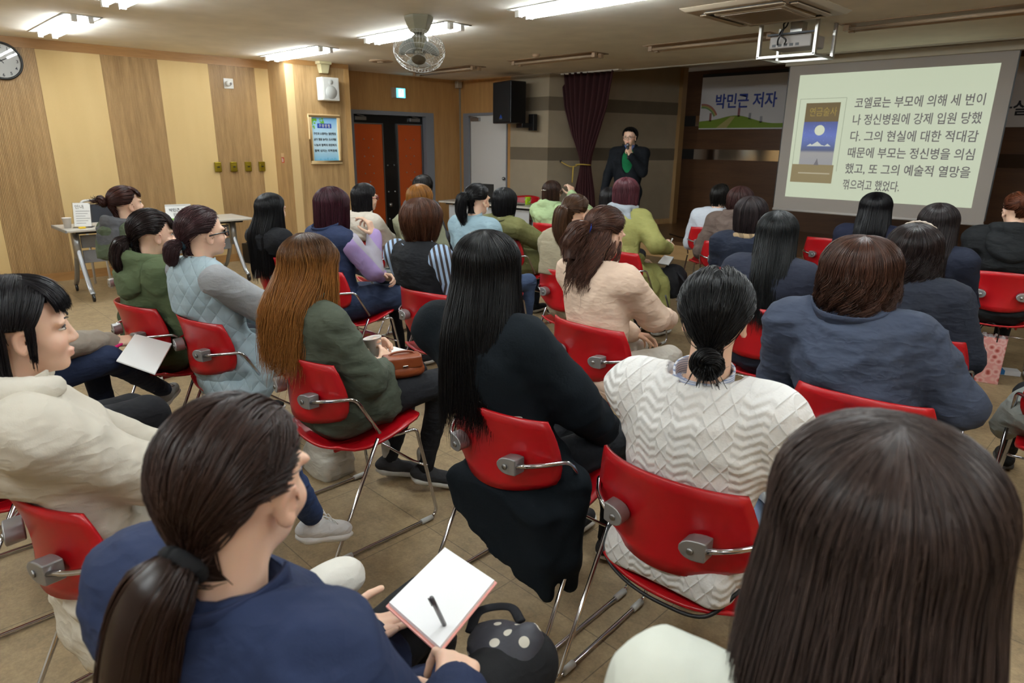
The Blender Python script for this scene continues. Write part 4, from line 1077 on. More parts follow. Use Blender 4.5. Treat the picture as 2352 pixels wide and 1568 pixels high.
def down_paths(phi, u0, off, zend, h, rs, M1=9, M2=13):
    """hair that leaves the crown or the parting and falls"""
    n = len(phi); px = h.get('partx', 0.0)
    a = np.abs(phi); w_ = sstep((a-radians(50))/(radians(125)-radians(50)))[:, None]
    crown = A3(px*0.6, *h.get('crown', (-0.34, 0.94))); front = A3(px, 0.60, 0.80)
    r0 = crown*(1-w_)+front*w_; r0 = r0+0.015*rs.normal(size=(n, 3))
    c = 0.99; e = np.stack([np.sin(phi)*c, -np.cos(phi)*c, np.full(n, h.get('ez', -0.12))], 1)
    t = u0[:, None]+(1-u0[:, None])*np.linspace(0, 1, M1)[None]
    D = slerp(r0, e, t)
    rad = HRAD*A3(*h.get('fat', (1, 1, 1)))
    lift = (off[:, None]*(0.25+0.75*sstep(t*1.1)))[..., None]
    arc = HC0+D*(rad+lift)
    p = arc[:, -1]; s = np.linspace(0, 1, M2+1)[1:][None]
    drop = (p[:, 2]-zend)[:, None]
    z = p[:, 2:3]-drop*s
    ab = np.clip((p[:, 2:3]-z)/0.20, 0, 1)                     # 0..1 over the first 20 cm
    fl = 1+h.get('flare', 0.0)*sstep(ab)+h.get('flare2', 0.0)*s*s-h.get('tuck', 0.0)*s**2.2
    x = p[:, 0:1]*fl; y = p[:, 1:2]*fl
    if h.get('yb') is not None:
        bw = np.clip(np.cos(phi)*1.3, 0, 1)[:, None]
        ty = h['yb']+(-off[:, None])+0.02*np.sin(phi*3)[:, None]
        y = y+(ty-y)*bw*sstep((p[:, 2:3]-z)/h.get('ybz', 0.20))
    if h.get('xs'): x = x+h['xs']*sstep(s)*ab
    fall = np.stack([x, y, z], 2)
    return np.concatenate([arc, fall], 1), np.concatenate([np.zeros((n, M1)), np.broadcast_to(s, (n, M2))], 1)
def scalp_ok(U, h):
    x, y, z = U[:, 0], U[:, 1], U[:, 2]
    face = (y > 0.26+0.50*np.clip(z/0.55, -0.3, 1)) & (z < h.get('hairline', 0.56))
    side = (z < -0.2) & (np.abs(x) > 0.62+(z+0.2)*0.64) | (np.abs(x) > 0.45) & (z < h.get('sidez', -0.30)) & (y > -0.52) | (z < -0.35) & (y > -0.30)
    nape = z < h.get('napez', -0.90)
    return ~(face | side | nape)
def scalp_cap(h, k=0.985):
    n = 30; V = []; U = []
    for i in range(n+1):
        th = pi*i/n
        for j in range(2*n):
            ph = pi*j/n; U.append((sin(th)*cos(ph), sin(th)*sin(ph), cos(th)))
    U = np.array(U); V = skullmap(U, np.full((len(U), 1), -0.0015))
    Q = np.array([(i*2*n+j, (i+1)*2*n+j, (i+1)*2*n+(j+1) % (2*n), i*2*n+(j+1) % (2*n)) for i in range(n) for j in range(2*n)])
    ok = scalp_ok(U[Q].mean(1), h); Q = Q[ok]
    used = np.unique(Q); mp = np.full(len(V), -1); mp[used] = np.arange(len(used))
    return V[used], mp[Q]
def hair_geo(h, seed):
    if h.get('also'):
        a = hair_geo(dict(h, also=None), seed); b = hair_geo(h['also'], seed+1)
        return np.concatenate([a[0], b[0]]), np.concatenate([a[1], b[1]+len(a[0])]), np.concatenate([a[2], b[2]])
    return hair_one(h, seed)
def hair_one(h, seed):
    rs = np.random.RandomState(seed); near = h.get('n', 700); rr = h.get('r', 0.003)
    VV, QQ, TT = [], [], []; k = 0
    def add(V, Q, t):
        nonlocal k
        VV.append(V); QQ.append(Q+k); TT.append(t); k += len(V)
    def add_strands(P, s, tone_shift=0.0, taper=True, r=None):
        n, m_ = P.shape[:2]
        nc = max(6, n//h.get('clump', 9)); g = rs.randint(0, n, nc)
        mid = P[:, m_//2]; gi = g[np.argmin(((mid[:, None]-P[g, m_//2][None])**2).sum(2), 1)] if n*nc < 4e6 else rs.randint(0, n, n)
        cw = (h.get('cl', 0.35)*np.linspace(0, 1, m_)**1.5)[None, :, None]
        P = P*(1-cw)+P[gi]*cw+h.get('frizz', 0.0012)*np.cumsum(rs.normal(size=P.shape), 1)/3
        wv = h.get('wave', 0)
        if wv:
            ph = rs.uniform(0, 6.28, n)[gi][:, None]+0.5*rs.normal(size=(n, 1)); zz = P[..., 2]*h.get('wf', 55)
            am = wv*np.clip(0.25*np.linspace(0, 1, m_)[None]+s*1.5, 0, 1)*rs.uniform(0.5, 1.3, n)[gi][:, None]
            rad = P-HC0; rad[..., 2] = 0; rad /= np.linalg.norm(rad, axis=2, keepdims=True)+1e-9
            tan = np.stack([-rad[..., 1], rad[..., 0], 0*rad[..., 0]], 2)
            P = P+am[..., None]*(np.sin(zz+ph)[..., None]*tan+0.8*np.cos(zz+ph)[..., None]*rad)
        tt = np.linspace(0, 1, m_)[None]
        R = (r or rr)*rs.uniform(0.7, 1.3, (n, 1))*(1-0.72*tt**3 if taper else 1+0*tt)*np.minimum(1, 0.5+4*tt)
        tone = np.clip(rs.uniform(0.1, 0.9, (n, 1))*0.6+rs.uniform(0, 1, nc)[np.searchsorted(np.sort(g), gi) % nc][:, None]*0.4+tone_shift, 0, 1)*np.ones((1, m_))
        if h.get('ombre'): tone = np.clip((0.45+0.55*tone)*(0.10+0.95*sstep(np.clip((0.118-P[..., 2]+0.05*(tone-.5))/0.17, 0, 1))), 0, 1)
        add(*strands_mesh(P, R, tone, HC0+A3(0, 0, -0.03)))
    st = h['style']
    cv, cq = scalp_cap(h); add(cv, cq, np.full(len(cv), 0.25))
    if st == 'down':
        pm = radians(h.get('phimax', 118)); vol = h.get('vol', 0.02)
        # inner sheet
        pi_ = min(pm, radians(h['earcut'][0]-3)) if h.get('earcut') else pm; ph = np.linspace(-pi_, pi_, 46); z0 = h['zend']
        P, s = down_paths(ph, np.full(46, 0.02), np.full(46, vol*0.15), np.full(46, z0*0.96), h, np.random.RandomState(1))
        n, m_ = P.shape[:2]; i = (np.arange(n-1)*m_)[:, None]+np.arange(m_-1)[None]
        add(P.reshape(-1, 3), np.stack([i, i+m_, i+m_+1, i+1], -1).reshape(-1, 4), np.full(n*m_, 0.2))
        phi = rs.uniform(-pm, pm, near); u0 = rs.uniform(0, 1, near)**2.2*0.8
        off = vol*(0.2+0.8*rs.uniform(0, 1, near)**0.7)
        ze = z0+h.get('jit', 0.03)*rs.normal(size=near)+h.get('layer', 0.0)*(1-off/vol)*0+h.get('lay', 0)*rs.uniform(0, 1, near)**2
        if h.get('frontup'): ze = ze+h['frontup']*sstep((np.abs(phi)-radians(60))/radians(50))
        if h.get('earcut'):
            off = np.where((np.degrees(np.abs(phi)) > h['earcut'][0]-6), off*0.35, off)
            lo, hi, zc = h['earcut']; a_ = np.degrees(np.abs(phi)); m_ = (a_ > lo) & (a_ < hi); ze = np.where(m_, zc+0.006*rs.normal(size=near), ze)
            f_ = a_ >= hi; ze = np.where(f_, h.get('lockz', -0.10)+0.03*rs.normal(size=near), ze)
        P, s = down_paths(phi, u0, off, ze, h, rs); add_strands(P, s)
    if st == 'tied':
        tau = A3(*h['tie']); tau /= np.linalg.norm(tau)
        U = rs.normal(size=(near*4, 3)); U /= np.linalg.norm(U, axis=1)[:, None]; U = U[scalp_ok(U+0.035*rs.normal(size=U.shape), h)][:near]
        t = np.linspace(0, 1, 12)[None]*np.ones((len(U), 1))
        T2 = tau+0.05*rs.normal(size=(len(U), 3)); W_ = np.stack([np.sign(U[:, 0])*np.minimum(0.78, np.abs(U[:, 0])+0.2), np.full(len(U), -0.60), 0.35*np.clip(U[:, 2], -.3, 1)+0.22], 1)
        fr_ = (U[:, 1] > -0.35)[:, None]; W_ = np.where(fr_, W_, (U+T2)*0.5); D1 = slerp(U, W_, t); D2 = slerp(W_, T2, t); D = D1*(1-t[..., None])+D2*t[..., None]; D /= np.linalg.norm(D, axis=2, keepdims=True)
        off = h.get('vol', 0.010)*rs.uniform(0.1, 1, len(U))
        lift = off[:, None]*(0.4+0.6*np.sin(pi*np.clip(t, 0, 1)))*1.0
        P = skullmap(D, lift[..., None]); add_strands(P, t*0)
        tp = skullmap(tau[None], np.full((1, 1), 0.006))[0]
        if h.get('tail'):
            G = np.array([tp]+[tp+A3(*p) for p in h['tail']]); gp = curve_pts(G, 7); m_ = len(gp); nt = h.get('nt', near//2)
            w_ = np.interp(np.linspace(0, 1, m_), *h.get('tw', ([0, .08, .3, .7, 1], [.014, .018, .036, .036, .012])))
            th = rs.uniform(0, 6.28, nt); q = np.sqrt(rs.uniform(0.02, 1, nt))
            Tn = np.gradient(gp, axis=0); Tn /= np.linalg.norm(Tn, axis=1)[:, None]; bx = np.cross(Tn, A3(1, 0, 0)); bx /= np.linalg.norm(bx, axis=1)[:, None]+1e-9; by = np.cross(Tn, bx)
            tw = th[:, None]+0.4*np.linspace(0, 1, m_)[None]
            P = gp[None]+w_[None, :, None]*q[:, None, None]*(np.cos(tw)[..., None]*bx[None]*h.get('tflat', 0.8)+np.sin(tw)[..., None]*by[None])
            end = rs.uniform(h.get('tend', 0.72), 1.0, nt); idx = np.clip(np.linspace(0, 1, m_)[None]*end[:, None]*(m_-1), 0, m_-1.001)
            i0 = idx.astype(int); f = (idx-i0)[..., None]; ar = np.arange(nt)[:, None]; P = P[ar, i0]*(1-f)+P[ar, i0+1]*f
            add_strands(P, np.linspace(0, 1, m_)[None]*np.ones((nt, 1)), h.get('tailtone', 0.0))
            core = B().tube(gp[:-2], np.maximum(w_[:-2]*0.8, 0.004), 10); V = np.concatenate(core.v); qd = np.array([f_ for f_ in core.f if len(f_) == 4]); add(V, qd, np.full(len(V), 0.2))
        if h.get('bun'):
            br, bt = h['bun']; c = tp+A3(*h.get('bunoff', (0, -0.02, -0.01))); nb_ = h.get('nt', 160); m_ = 26
            th0 = rs.uniform(0, 6.28, nb_); q = np.sqrt(rs.uniform(0.05, 1, nb_)); a0 = rs.uniform(0, 6.28, nb_)
            a = a0[:, None]+np.linspace(0, 4.2, m_)[None]; tw = th0[:, None]+0.9*np.linspace(0, 4.2, m_)[None]
            rad = br+bt*q[:, None]*np.cos(tw)
            ax1, ax2 = A3(1, 0, 0), A3(*h.get('bunup', (0, -0.25, 0.97))); axn = np.cross(ax1, ax2)
            P = c+rad[..., None]*(np.cos(a)[..., None]*ax1+np.sin(a)[..., None]*ax2)+(bt*q[:, None]*np.sin(tw))[..., None]*axn
            add_strands(P, np.zeros((nb_, m_)), 0, False)
            sp = B().sphere(c, (br+bt*0.5, bt*0.75, br+bt*0.5), 10); V = np.concatenate(sp.v); add(V, np.array(sp.f), np.full(len(V), 0.2))
            if h.get('bunends'):
                ne = 60; d0 = rs.normal(size=(ne, 3))*0.008; L_ = rs.uniform(0.5, 1, ne); tt = np.linspace(0, 1, 9)
                g = A3(*h['bunends']); P = c+d0[:, None]*(1+1.5*tt[None, :, None])+g*tt[None, :, None]*L_[:, None, None]+A3(0, -0.02, 0)*np.sin(pi*tt)[None, :, None]
                add_strands(P, np.ones((ne, 9))*0)
    fr = h.get('front')
    if fr == 'bangs':
        nb_ = max(160, near//4); xs = rs.uniform(-0.8, 0.8, nb_)
        r0 = np.stack([xs*0.35, -0.15+0.45*rs.uniform(0, 1, nb_), np.full(nb_, 0.93)], 1); bz = h.get('bangz', 0.0)
        e = np.stack([xs*1.0, np.full(nb_, 0.95), bz+0.06*rs.normal(size=nb_)+0.0*xs], 1)
        t = np.linspace(0, 1, 10)[None]*np.ones((nb_, 1)); D = slerp(r0, e, t)
        P = HC0+D*(HRAD+(0.003+0.012*rs.uniform(0, 1, nb_))[:, None, None]*(0.15+0.85*sstep(t*1.4))[..., None]); add_strands(P, t*0)
    elif fr == 'swept':
        nb_ = max(100, near//6); sg = np.where(rs.uniform(0, 1, nb_) < h.get('sweep', 0.5), -1.0, 1.0); q = rs.uniform(0, 1, nb_)
        r0 = np.stack([h.get('partx', 0)+0.02*rs.normal(size=nb_), 0.35+0.45*q, 0.88-0.25*q], 1)
        e = np.stack([sg*0.96, 0.40-0.35*rs.uniform(0, 1, nb_), -0.02-0.15*rs.uniform(0, 1, nb_)], 1) if st == 'down' else np.stack([sg*0.93, -0.05-0.4*rs.uniform(0, 1, nb_), 0.12+0.2*rs.uniform(0, 1, nb_)], 1)
        t = np.linspace(0, 1, 10)[None]*np.ones((nb_, 1)); D = slerp(r0, e, t)
        P = HC0+D*(HRAD+(0.004+0.012*rs.uniform(0, 1, nb_))[:, None, None]*(0.05+0.95*sstep(t*1.2))[..., None]); add_strands(P, t*0)
    for lk in h.get('locks', ()):                                  # loose locks: (points, width, count)
        G = curve_pts(np.array(lk[0], float), 7); nl = lk[2]; d0 = rs.normal(size=(nl, 3))*lk[1]*A3(1, 0.6, 0.4)
        tt = np.linspace(0, 1, len(G))[None, :, None]; P = G[None]+d0[:, None]*(0.3+np.sin(pi*np.clip(tt*0.9, 0, 1))); add_strands(P, np.broadcast_to(tt[..., 0], P.shape[:2]))
    return np.concatenate(VV), np.concatenate(QQ), np.concatenate(TT)

# ================================================================== people
def head_prims(sex='f'):
    w = 1.0 if sex == 'f' else 1.06
    p = [ell((0, -0.012, 0.03), (0.072*w, 0.090, 0.082), k=0.02), ell((0, 0.018, -0.028), (0.056*w, 0.062, 0.070), k=0.03),
         ell((0, 0.030, -0.072), (0.041*w, 0.045, 0.033), k=0.025), ell((0, 0.062, -0.092), (0.018, 0.016, 0.013), k=0.016),
         cone((0, -0.028, -0.06), (0, -0.052, -0.20), 0.049*w, 0.056*w, k=0.022)]
    for s in (-1, 1):
        p += [ell((s*0.036, 0.054, -0.036), (0.021, 0.021, 0.021), k=0.02), ell((s*0.034, 0.070, 0.016), (0.024, 0.012, 0.010), k=0.012)]
    p += [cone((0, 0.079, 0.002), (0, 0.0940, -0.029), 0.0072, 0.0092, k=0.010), ell((0, 0.085, -0.036), (0.010, 0.011, 0.006), k=0.006)]
    for s in (-1, 1):
        p += [ell((s*0.0115, 0.086, -0.033), (0.0075, 0.009, 0.007), k=0.006), ell((s*0.032, 0.090, 0.000), (0.018, 0.013, 0.010), k=0.010, op='-')]
    p += [ell((0, 0.0810, -0.0590), (0.020, 0.010, 0.0055), k=0.005), ell((0, 0.0800, -0.0690), (0.017, 0.010, 0.0060), k=0.004),
          ell((0, 0.0935, -0.0638), (0.022, 0.006, 0.0012), k=0.002, op='-')]
    for s in (-1, 1):
        R = rot3(z=s*-18, y=s*8, x=-12)
        p += [ell((s*0.075*w, -0.004, -0.014), (0.007, 0.019, 0.030), R, k=0.007), ell((s*0.073*w, -0.002, -0.038), (0.007, 0.010, 0.010), R, k=0.006),
              ell((s*0.083*w, 0.001, -0.012), (0.006, 0.011, 0.019), R, k=0.005, op='-')]
    return p
def hand_prims(side, curl=(25, 25, 25, 25), thumb=0.5, spread=1.0):
    """hand frame: y along the fingers, z out of the back of the hand, the thumb on +x*side"""
    k = side; p = [rbox((0, 0.046, 0), (0.038, 0.046, 0.013), 0.012, k=0.010), ell((k*0.020, 0.026, -0.007), (0.018, 0.028, 0.013), k=0.010),
                   cone((0, -0.03, 0), (0, 0.015, 0), 0.025, 0.026, k=0.016)]
    L = ((0.041, 0.025, 0.021), (0.045, 0.029, 0.022), (0.041, 0.027, 0.021), (0.033, 0.020, 0.019)); bx = (0.029, 0.010, -0.010, -0.029); by = (0.087, 0.091, 0.087, 0.079)
    for i in range(4):
        a = A3(k*bx[i], by[i], 0); ang = 0; sx = k*(0.10, 0.03, -0.04, -0.12)[i]*spread
        for j in range(3):
            ang += curl[i]*(0.9, 1.1, 0.7)[j]; an = radians(ang)
            b = a+L[i][j]*A3(sx*cos(an), cos(an), -sin(an))
            r = (0.0088, 0.0080, 0.0072)[j]*(0.95 if i == 3 else 1); p.append(cone(a, b, r+0.0003, r-0.0004, k=0.012 if j == 0 else 0.0015)); a = b
    a = A3(k*0.030, 0.020, -0.006)
    for j, (l_, d) in enumerate(((0.040, (0.72, 0.60, -0.35-0.2*thumb)), (0.032, (0.45-0.3*thumb, 0.80, -0.4-0.5*thumb)), (0.026, (0.2-0.5*thumb, 0.85, -0.3-0.5*thumb)))):
        d = A3(k*d[0], d[1], d[2]); d /= np.linalg.norm(d); b = a+l_*d; r = (0.0115, 0.0098, 0.0085)[j]
        p.append(cone(a, b, r, r-0.001, k=0.012 if j == 0 else 0.002)); a = b
    return p
def ik(S, H, lu, lf, hint):
    d = H-S; L = np.linalg.norm(d); L2 = min(L, (lu+lf)*0.995); u = d/(L+1e-9)
    a = (lu*lu-lf*lf+L2*L2)/(2*L2); hh = math.sqrt(max(lu*lu-a*a, 0)); hint = A3(*hint); hint = hint-u*(hint @ u); hint /= np.linalg.norm(hint)+1e-9
    return S+u*a+hint*hh, S+u*L2
SKIN = skin()
def frame_to(y, z):
    """rotation whose y axis is y and whose z axis is close to z"""
    y = A3(*y); y /= np.linalg.norm(y); z = A3(*z); z = z-y*(y @ z); z /= np.linalg.norm(z); return np.stack([np.cross(y, z), y, z], 1)

def person(key, label, chair_at, headtop, look=(0, 0), hair=None, parts=(), sex='f', vox=0.014, arms=None, legs=None, sw=0.165, bulk=1.0, face=False, hands=None, seat_h=0.0, stand=None, seed=0, roll=0, hvox=None, neck=(0, 0, 0)):
    """chair_at (x, y, yaw) of the seat; headtop in world space; look = (yaw from +Y in the world, pitch)"""
    cx, cy_, yaw = chair_at; rz = radians(yaw)
    root = empty('person', label, 'person', (cx, cy_, 0), rz)
    Ri = rot3(z=-yaw); ht = Ri @ (A3(*headtop)-A3(cx, cy_, 0))
    Rh = rot3(z=look[0]-yaw) @ rot3(x=look[1]) @ rot3(y=roll)
    hs = 1.04 if sex == 'm' else 1.0
    hc = ht-A3(0, 0, (0.116 if not hair else 0.028+0.088*hair.get('fat', (1, 1, 1))[2]+0.55*hair.get('vol', .01))*hs)
    J = dict(hc=hc, Rh=Rh, stand=bool(stand))
    Rn = rot3(z=(look[0]-yaw)*0.35)
    nb = hc+Rn @ (A3(0, -0.050, -0.140*hs)+A3(*neck))
    if stand: P = A3(*stand)
    else: P = A3(0, -0.055, 0.535+seat_h)
    W = P+(nb-P)*0.36+A3(0, -0.012, 0); C_ = P+(nb-P)*0.69+A3(0, -0.008, 0)
    up = (nb-P)/np.linalg.norm(nb-P)
    J.update(P=P, W=W, C=C_, nb=nb, up=up)
    Sh = {s: nb+Rn @ A3(s*sw, 0.006, -0.056) for s in (-1, 1)}
    lu, lf = (0.275, 0.235) if sex == 'f' else (0.30, 0.26)
    dflt = {s: ((s*0.09, 0.17, 0.645), (s*0.55, -0.15, -1.0)) for s in (-1, 1)}
    if arms: dflt.update(arms)
    El, Wr = {}, {}
    for s in (-1, 1):
        tgt, hint = dflt[s]; El[s], Wr[s] = ik(Sh[s], A3(*tgt), lu, lf, hint)
    Kn = {s: A3(s*0.105, 0.385, 0.525) for s in (-1, 1)}; An = {s: A3(s*0.095, 0.37, 0.10) for s in (-1, 1)}; Hp = {s: P+A3(s*0.085, 0.01, -0.005) for s in (-1, 1)}
    if legs:
        for s, v in legs.items(): Kn[s] = A3(*v[0]); An[s] = A3(*v[1])
    J.update(S=Sh, E=El, Wr=Wr, K=Kn, A=An, H=Hp, sw=sw, bulk=bulk, sex=sex, Rn=Rn)
    # ---- body
    hp = xform(head_prims(sex), Rh*hs, hc)
    for p in hp:
        if hs != 1.0:
            if p['t'] == 'c': p['ra'] *= hs; p['rb'] *= hs
            elif p['t'] == 'e': p['r'] = p['r']*hs; p['R'] = p['R']/hs
    hv = hvox or (0.0046 if face else 0.0075)
    geo = [grow(hp, hv, 1)]
    nhead = len(geo[0][0])
    core = torso_prims(J, -0.012)+[cone(Sh[s], El[s], 0.040, 0.033, k=0.02) for s in (-1, 1)]+[cone(El[s], Wr[s], 0.033, 0.024, k=0.015) for s in (-1, 1)]
    for s in (-1, 1): core += [cone(Hp[s], Kn[s], 0.07, 0.048, k=0.03), cone(Kn[s], An[s], 0.045, 0.03, k=0.02)]
    cv, cq = grow(core, 0.02, 1); geo.append((guard(cv, J), cq))
    for s in (-1, 1):
        hd = (hands or {}).get(s)
        if hd is None: hd = dict(dir=(-s*0.35, 0.9, -0.25), up=(s*0.3, 0.2, 1), curl=(28, 30, 32, 34), vox=0.007)
        if hd == 'none': continue
        R = frame_to(hd['dir'], hd['up']); sc_ = 0.94 if sex == 'f' else 1.05
        pr = xform(hand_prims(-s, hd.get('curl', (25,)*4), hd.get('thumb', 0.4), hd.get('spread', 1.0)), R, Wr[s])
        geo.append(grow(pr, hd.get('vox', 0.0042), 1))
    V, Q = join(geo)
    tint = np.zeros(len(V)); h_ = (V[:nhead]-hc) @ Rh
    g = lambda c, r: np.exp(-(((h_-A3(*c))/A3(*r))**2).sum(1))
    tint[:nhead] = np.clip(1.3*(g((0, 0.088, -0.064), (0.018, 0.02, 0.0085))), 0, 1)*0.65+0.22*(g((0.04, 0.07, -0.035), (.025, .03, .02))+g((-0.04, 0.07, -0.035), (.025, .03, .02)))+0.25*(g((0.085, 0, -0.015), (.012, .03, .03))+g((-0.085, 0, -0.015), (.012, .03, .03)))
    put('body', mesh('body', V, Q, mat=SKIN, attrs={'tint': np.clip(tint, 0, 1)}), root)
    hx = lambda b: b.xf(np.vstack([np.hstack([Rh*hs, hc[:, None]]), [0, 0, 0, 1]]))
    if face:
        for s in (-1, 1):
            e = hx(B().sphere((s*0.0315, 0.0682, -0.001), (0.0120, 0.0112, 0.0046), 8)).make('eye', plain('eye_white', (.80, .76, .72), .2), root, smooth=True)
            hx(B().sphere((s*0.0315, 0.0763, -0.001), (0.0050, 0.0040, 0.0042), 8)).make('iris', plain('iris', (.06, .04, .035), .15), e, smooth=True)
            hx(B().tube([(s*(0.0315+0.0145*sin(a)), 0.0785-0.006*abs(sin(a))**2, 0.0042*cos(a)+0.0022) for a in np.linspace(-1.3, 1.3, 9)], [0.0006, .0013, .0017, .002, .002, .002, .0018, .0014, .0006], 6)).make('eyelash', plain('lash', (.05, .04, .035), .5), root, smooth=True)
            hx(B().tube([(s*(0.014+0.036*t), 0.0855-0.020*t*t, 0.019+0.006*sin(pi*min(1, t*1.1))-0.004*t) for t in np.linspace(0, 1, 9)], [0.0012, .0026, .003, .003, .003, .0026, .002, .0015, .0008], 6, 0.6)).make('eyebrow', plain('brow', (.10, .075, .06), .7), root, smooth=True)
    # ---- hair
    if hair:
        V, Q, T = hair_geo(hair, seed*7+11)
        V = V*hs @ Rh.T+hc
        put('hair', mesh('hair', V, Q, mat=hairmat(hair['col'], hair.get('col2')), attrs={'tone': T}), root)
        if hair['style'] == 'tied' and hair.get('tiecol'):
            tau = A3(*hair['tie']); tau /= np.linalg.norm(tau); c = skullmap(tau[None], np.full((1, 1), 0.014))[0]; d = A3(*hair['tail'][0]) if hair.get('tail') else tau; d = d/np.linalg.norm(d)
            u = np.cross(d, A3(1, 0, 0)); u /= np.linalg.norm(u); v = np.cross(d, u); rr_ = hair.get('tier', 0.019)
            hx(B().tube([c+rr_*(cos(a)*u+sin(a)*v) for a in np.linspace(0, 2*pi, 25)], hair.get('tiew', 0.008), 8)).make('hair_tie', cloth(hair['tiecol'], 'knit'), root, smooth=True)
    for f in parts: f(root, J, hx, vox, seed)
    return root, J

def torso_prims(J, g):
    b = J['bulk']; P, W, C_, nb = J['P'], J['W'], J['C'], J['nb']; m = 1.08 if J['sex'] == 'm' else 1.0
    R = frame_to(A3(0, 1, 0)-J['up']*J['up'][1], J['up'])
    p = [ell(P+A3(0, 0, 0.0), A3(0.168*b+g, 0.118+g, 0.115+g), R, k=0.05), ell(W, A3(0.135*b*m+g, 0.100*b+g, 0.17+g), R, k=0.06), ell(C_, A3(0.152*b*m+g, 0.108*b+g, 0.165+g), R, k=0.06),
         ell(C_+R @ A3(0, 0.055, 0.0), A3(0.125*b+g, 0.07+g, 0.09), R, k=0.05)]
    for s in (-1, 1):
        p += [cone(nb+A3(0, -0.012, -0.055), J['S'][s]+A3(0, 0, -0.006), 0.062+g, 0.050*m+g, k=0.045), cone(nb+A3(0, -0.006, -0.022), J['S'][s]*0.75+nb*0.25+A3(0, 0, 0.006), 0.042+g, 0.036+g, k=0.03)]
    return p

def guard(V, J):
    """clothes stay in front of the backrest they lean on"""
    if J.get('stand'): return V
    v = (V[:, 2]-0.52)/0.275; u = V[:, 0]/0.235
    m_ = (v > -0.06) & (v < 1.06) & (np.abs(u) < 1.06); vc = np.clip(v, 0, 1)
    ys = -0.212-0.028*vc*vc+0.012*np.sin(pi*vc)+0.082*np.abs(np.clip(u, -1, 1))**2.1+0.014
    edge = np.clip(np.minimum(np.minimum((v+.06)/.06, (1.06-v)/.06), (1.06-np.abs(u))/.06), 0, 1)
    V = V.copy(); V[:, 1] = np.where(m_ & (V[:, 1] < ys), V[:, 1]+(ys-V[:, 1])*edge, V[:, 1]); return V
# ---- pieces of clothing; each returns a function that adds its mesh under the person
def top(name, col, g=0.012, neckr=0.0, sleeve=1.0, kind='weave', hem=0.0, extra=None, fold=0.007, armr=1.0, mat=None, cuff=0.0, zmin=None, cut=None, scale=1.0):
    def f(root, J, hx, vox, seed):
        pr = torso_prims(J, g)
        if sleeve:
            for s in (-1, 1):
                S_, E, Wr = J['S'][s], J['E'][s], J['Wr'][s]
                pr.append(cone(S_, E, (0.052+g)*armr, (0.045+g*0.9)*armr, k=0.035))
                if sleeve > 0.5: pr.append(cone(E, E+(Wr-E)*min(1, sleeve), (0.045+g*0.9)*armr, (0.031+g*0.8)*armr, k=0.02))
        if hem: 
            for s in (-1, 1): pr.append(cone(J['H'][s]+A3(0, 0.0, 0.03), J['H'][s]+(J['K'][s]-J['H'][s])*hem+A3(0, 0, 0.012), 0.10+g, 0.085+g, k=0.05))
        if extra: pr += extra(J)
        nk = J['hc']+J['Rh'] @ A3(0, -0.030, -0.06)
        pr.append(cone(J['nb']+A3(0, 0.012, 0.004), nk, 0.056+max(0, g*0.3)+neckr, 0.066+neckr, k=0.006, op='-'))
        clip = None
        if zmin is not None: clip = (A3(-3, -3, zmin), A3(3, 3, 3))
        V, Q = grow(pr, vox, 2, clip)
        V = guard(folds(V, Q, fold, seed+3), J)
        put(name, mesh(name, V, Q, mat=mat or cloth(col, kind, name+'_fabric', scale)), root)
    return f
def sleeves(name, col, g=0.012, kind='weave', armr=1.0, mat=None, fold=0.005, start=0.0, upto=1.0):
    def f(root, J, hx, vox, seed):
        for s in (-1, 1):
            S_, E, Wr = J['S'][s], J['E'][s], J['Wr'][s]
            V, Q = grow([cone(S_+(E-S_)*start, E, (0.051+g)*armr, (0.046+g*0.9)*armr, k=0.02), cone(E, E+(Wr-E)*upto, (0.046+g*0.9)*armr, (0.031+g*0.8)*armr, k=0.02)], vox*0.9, 2)
            put(name, mesh(name, guard(folds(V, Q, fold, seed+s+9), J), Q, mat=mat or cloth(col, kind, name+'_fabric')), root)
    return f
def pants(col, kind='weave', slim=1.0, g=0.0, name='trousers', fold=0.005, ank=1.0, mat=None):
    def f(root, J, hx, vox, seed):
        pr = [ell(J['P']+A3(0, 0.0, -0.01), A3(0.165, 0.115, 0.10)+g, k=0.05)]
        for s in (-1, 1):
            A_ = J['K'][s]+(J['A'][s]-J['K'][s])*ank
            pr += [cone(J['H'][s], J['K'][s], 0.086*slim+g, 0.064*slim+g, k=0.035), cone(J['K'][s], A_, 0.062*slim+g, 0.043*slim+g, k=0.02)]
        V, Q = grow(pr, vox, 2); put(name, mesh(name, folds(V, Q, fold, seed+5), Q, mat=mat or cloth(col, kind, name+'_fabric')), root)
    return f
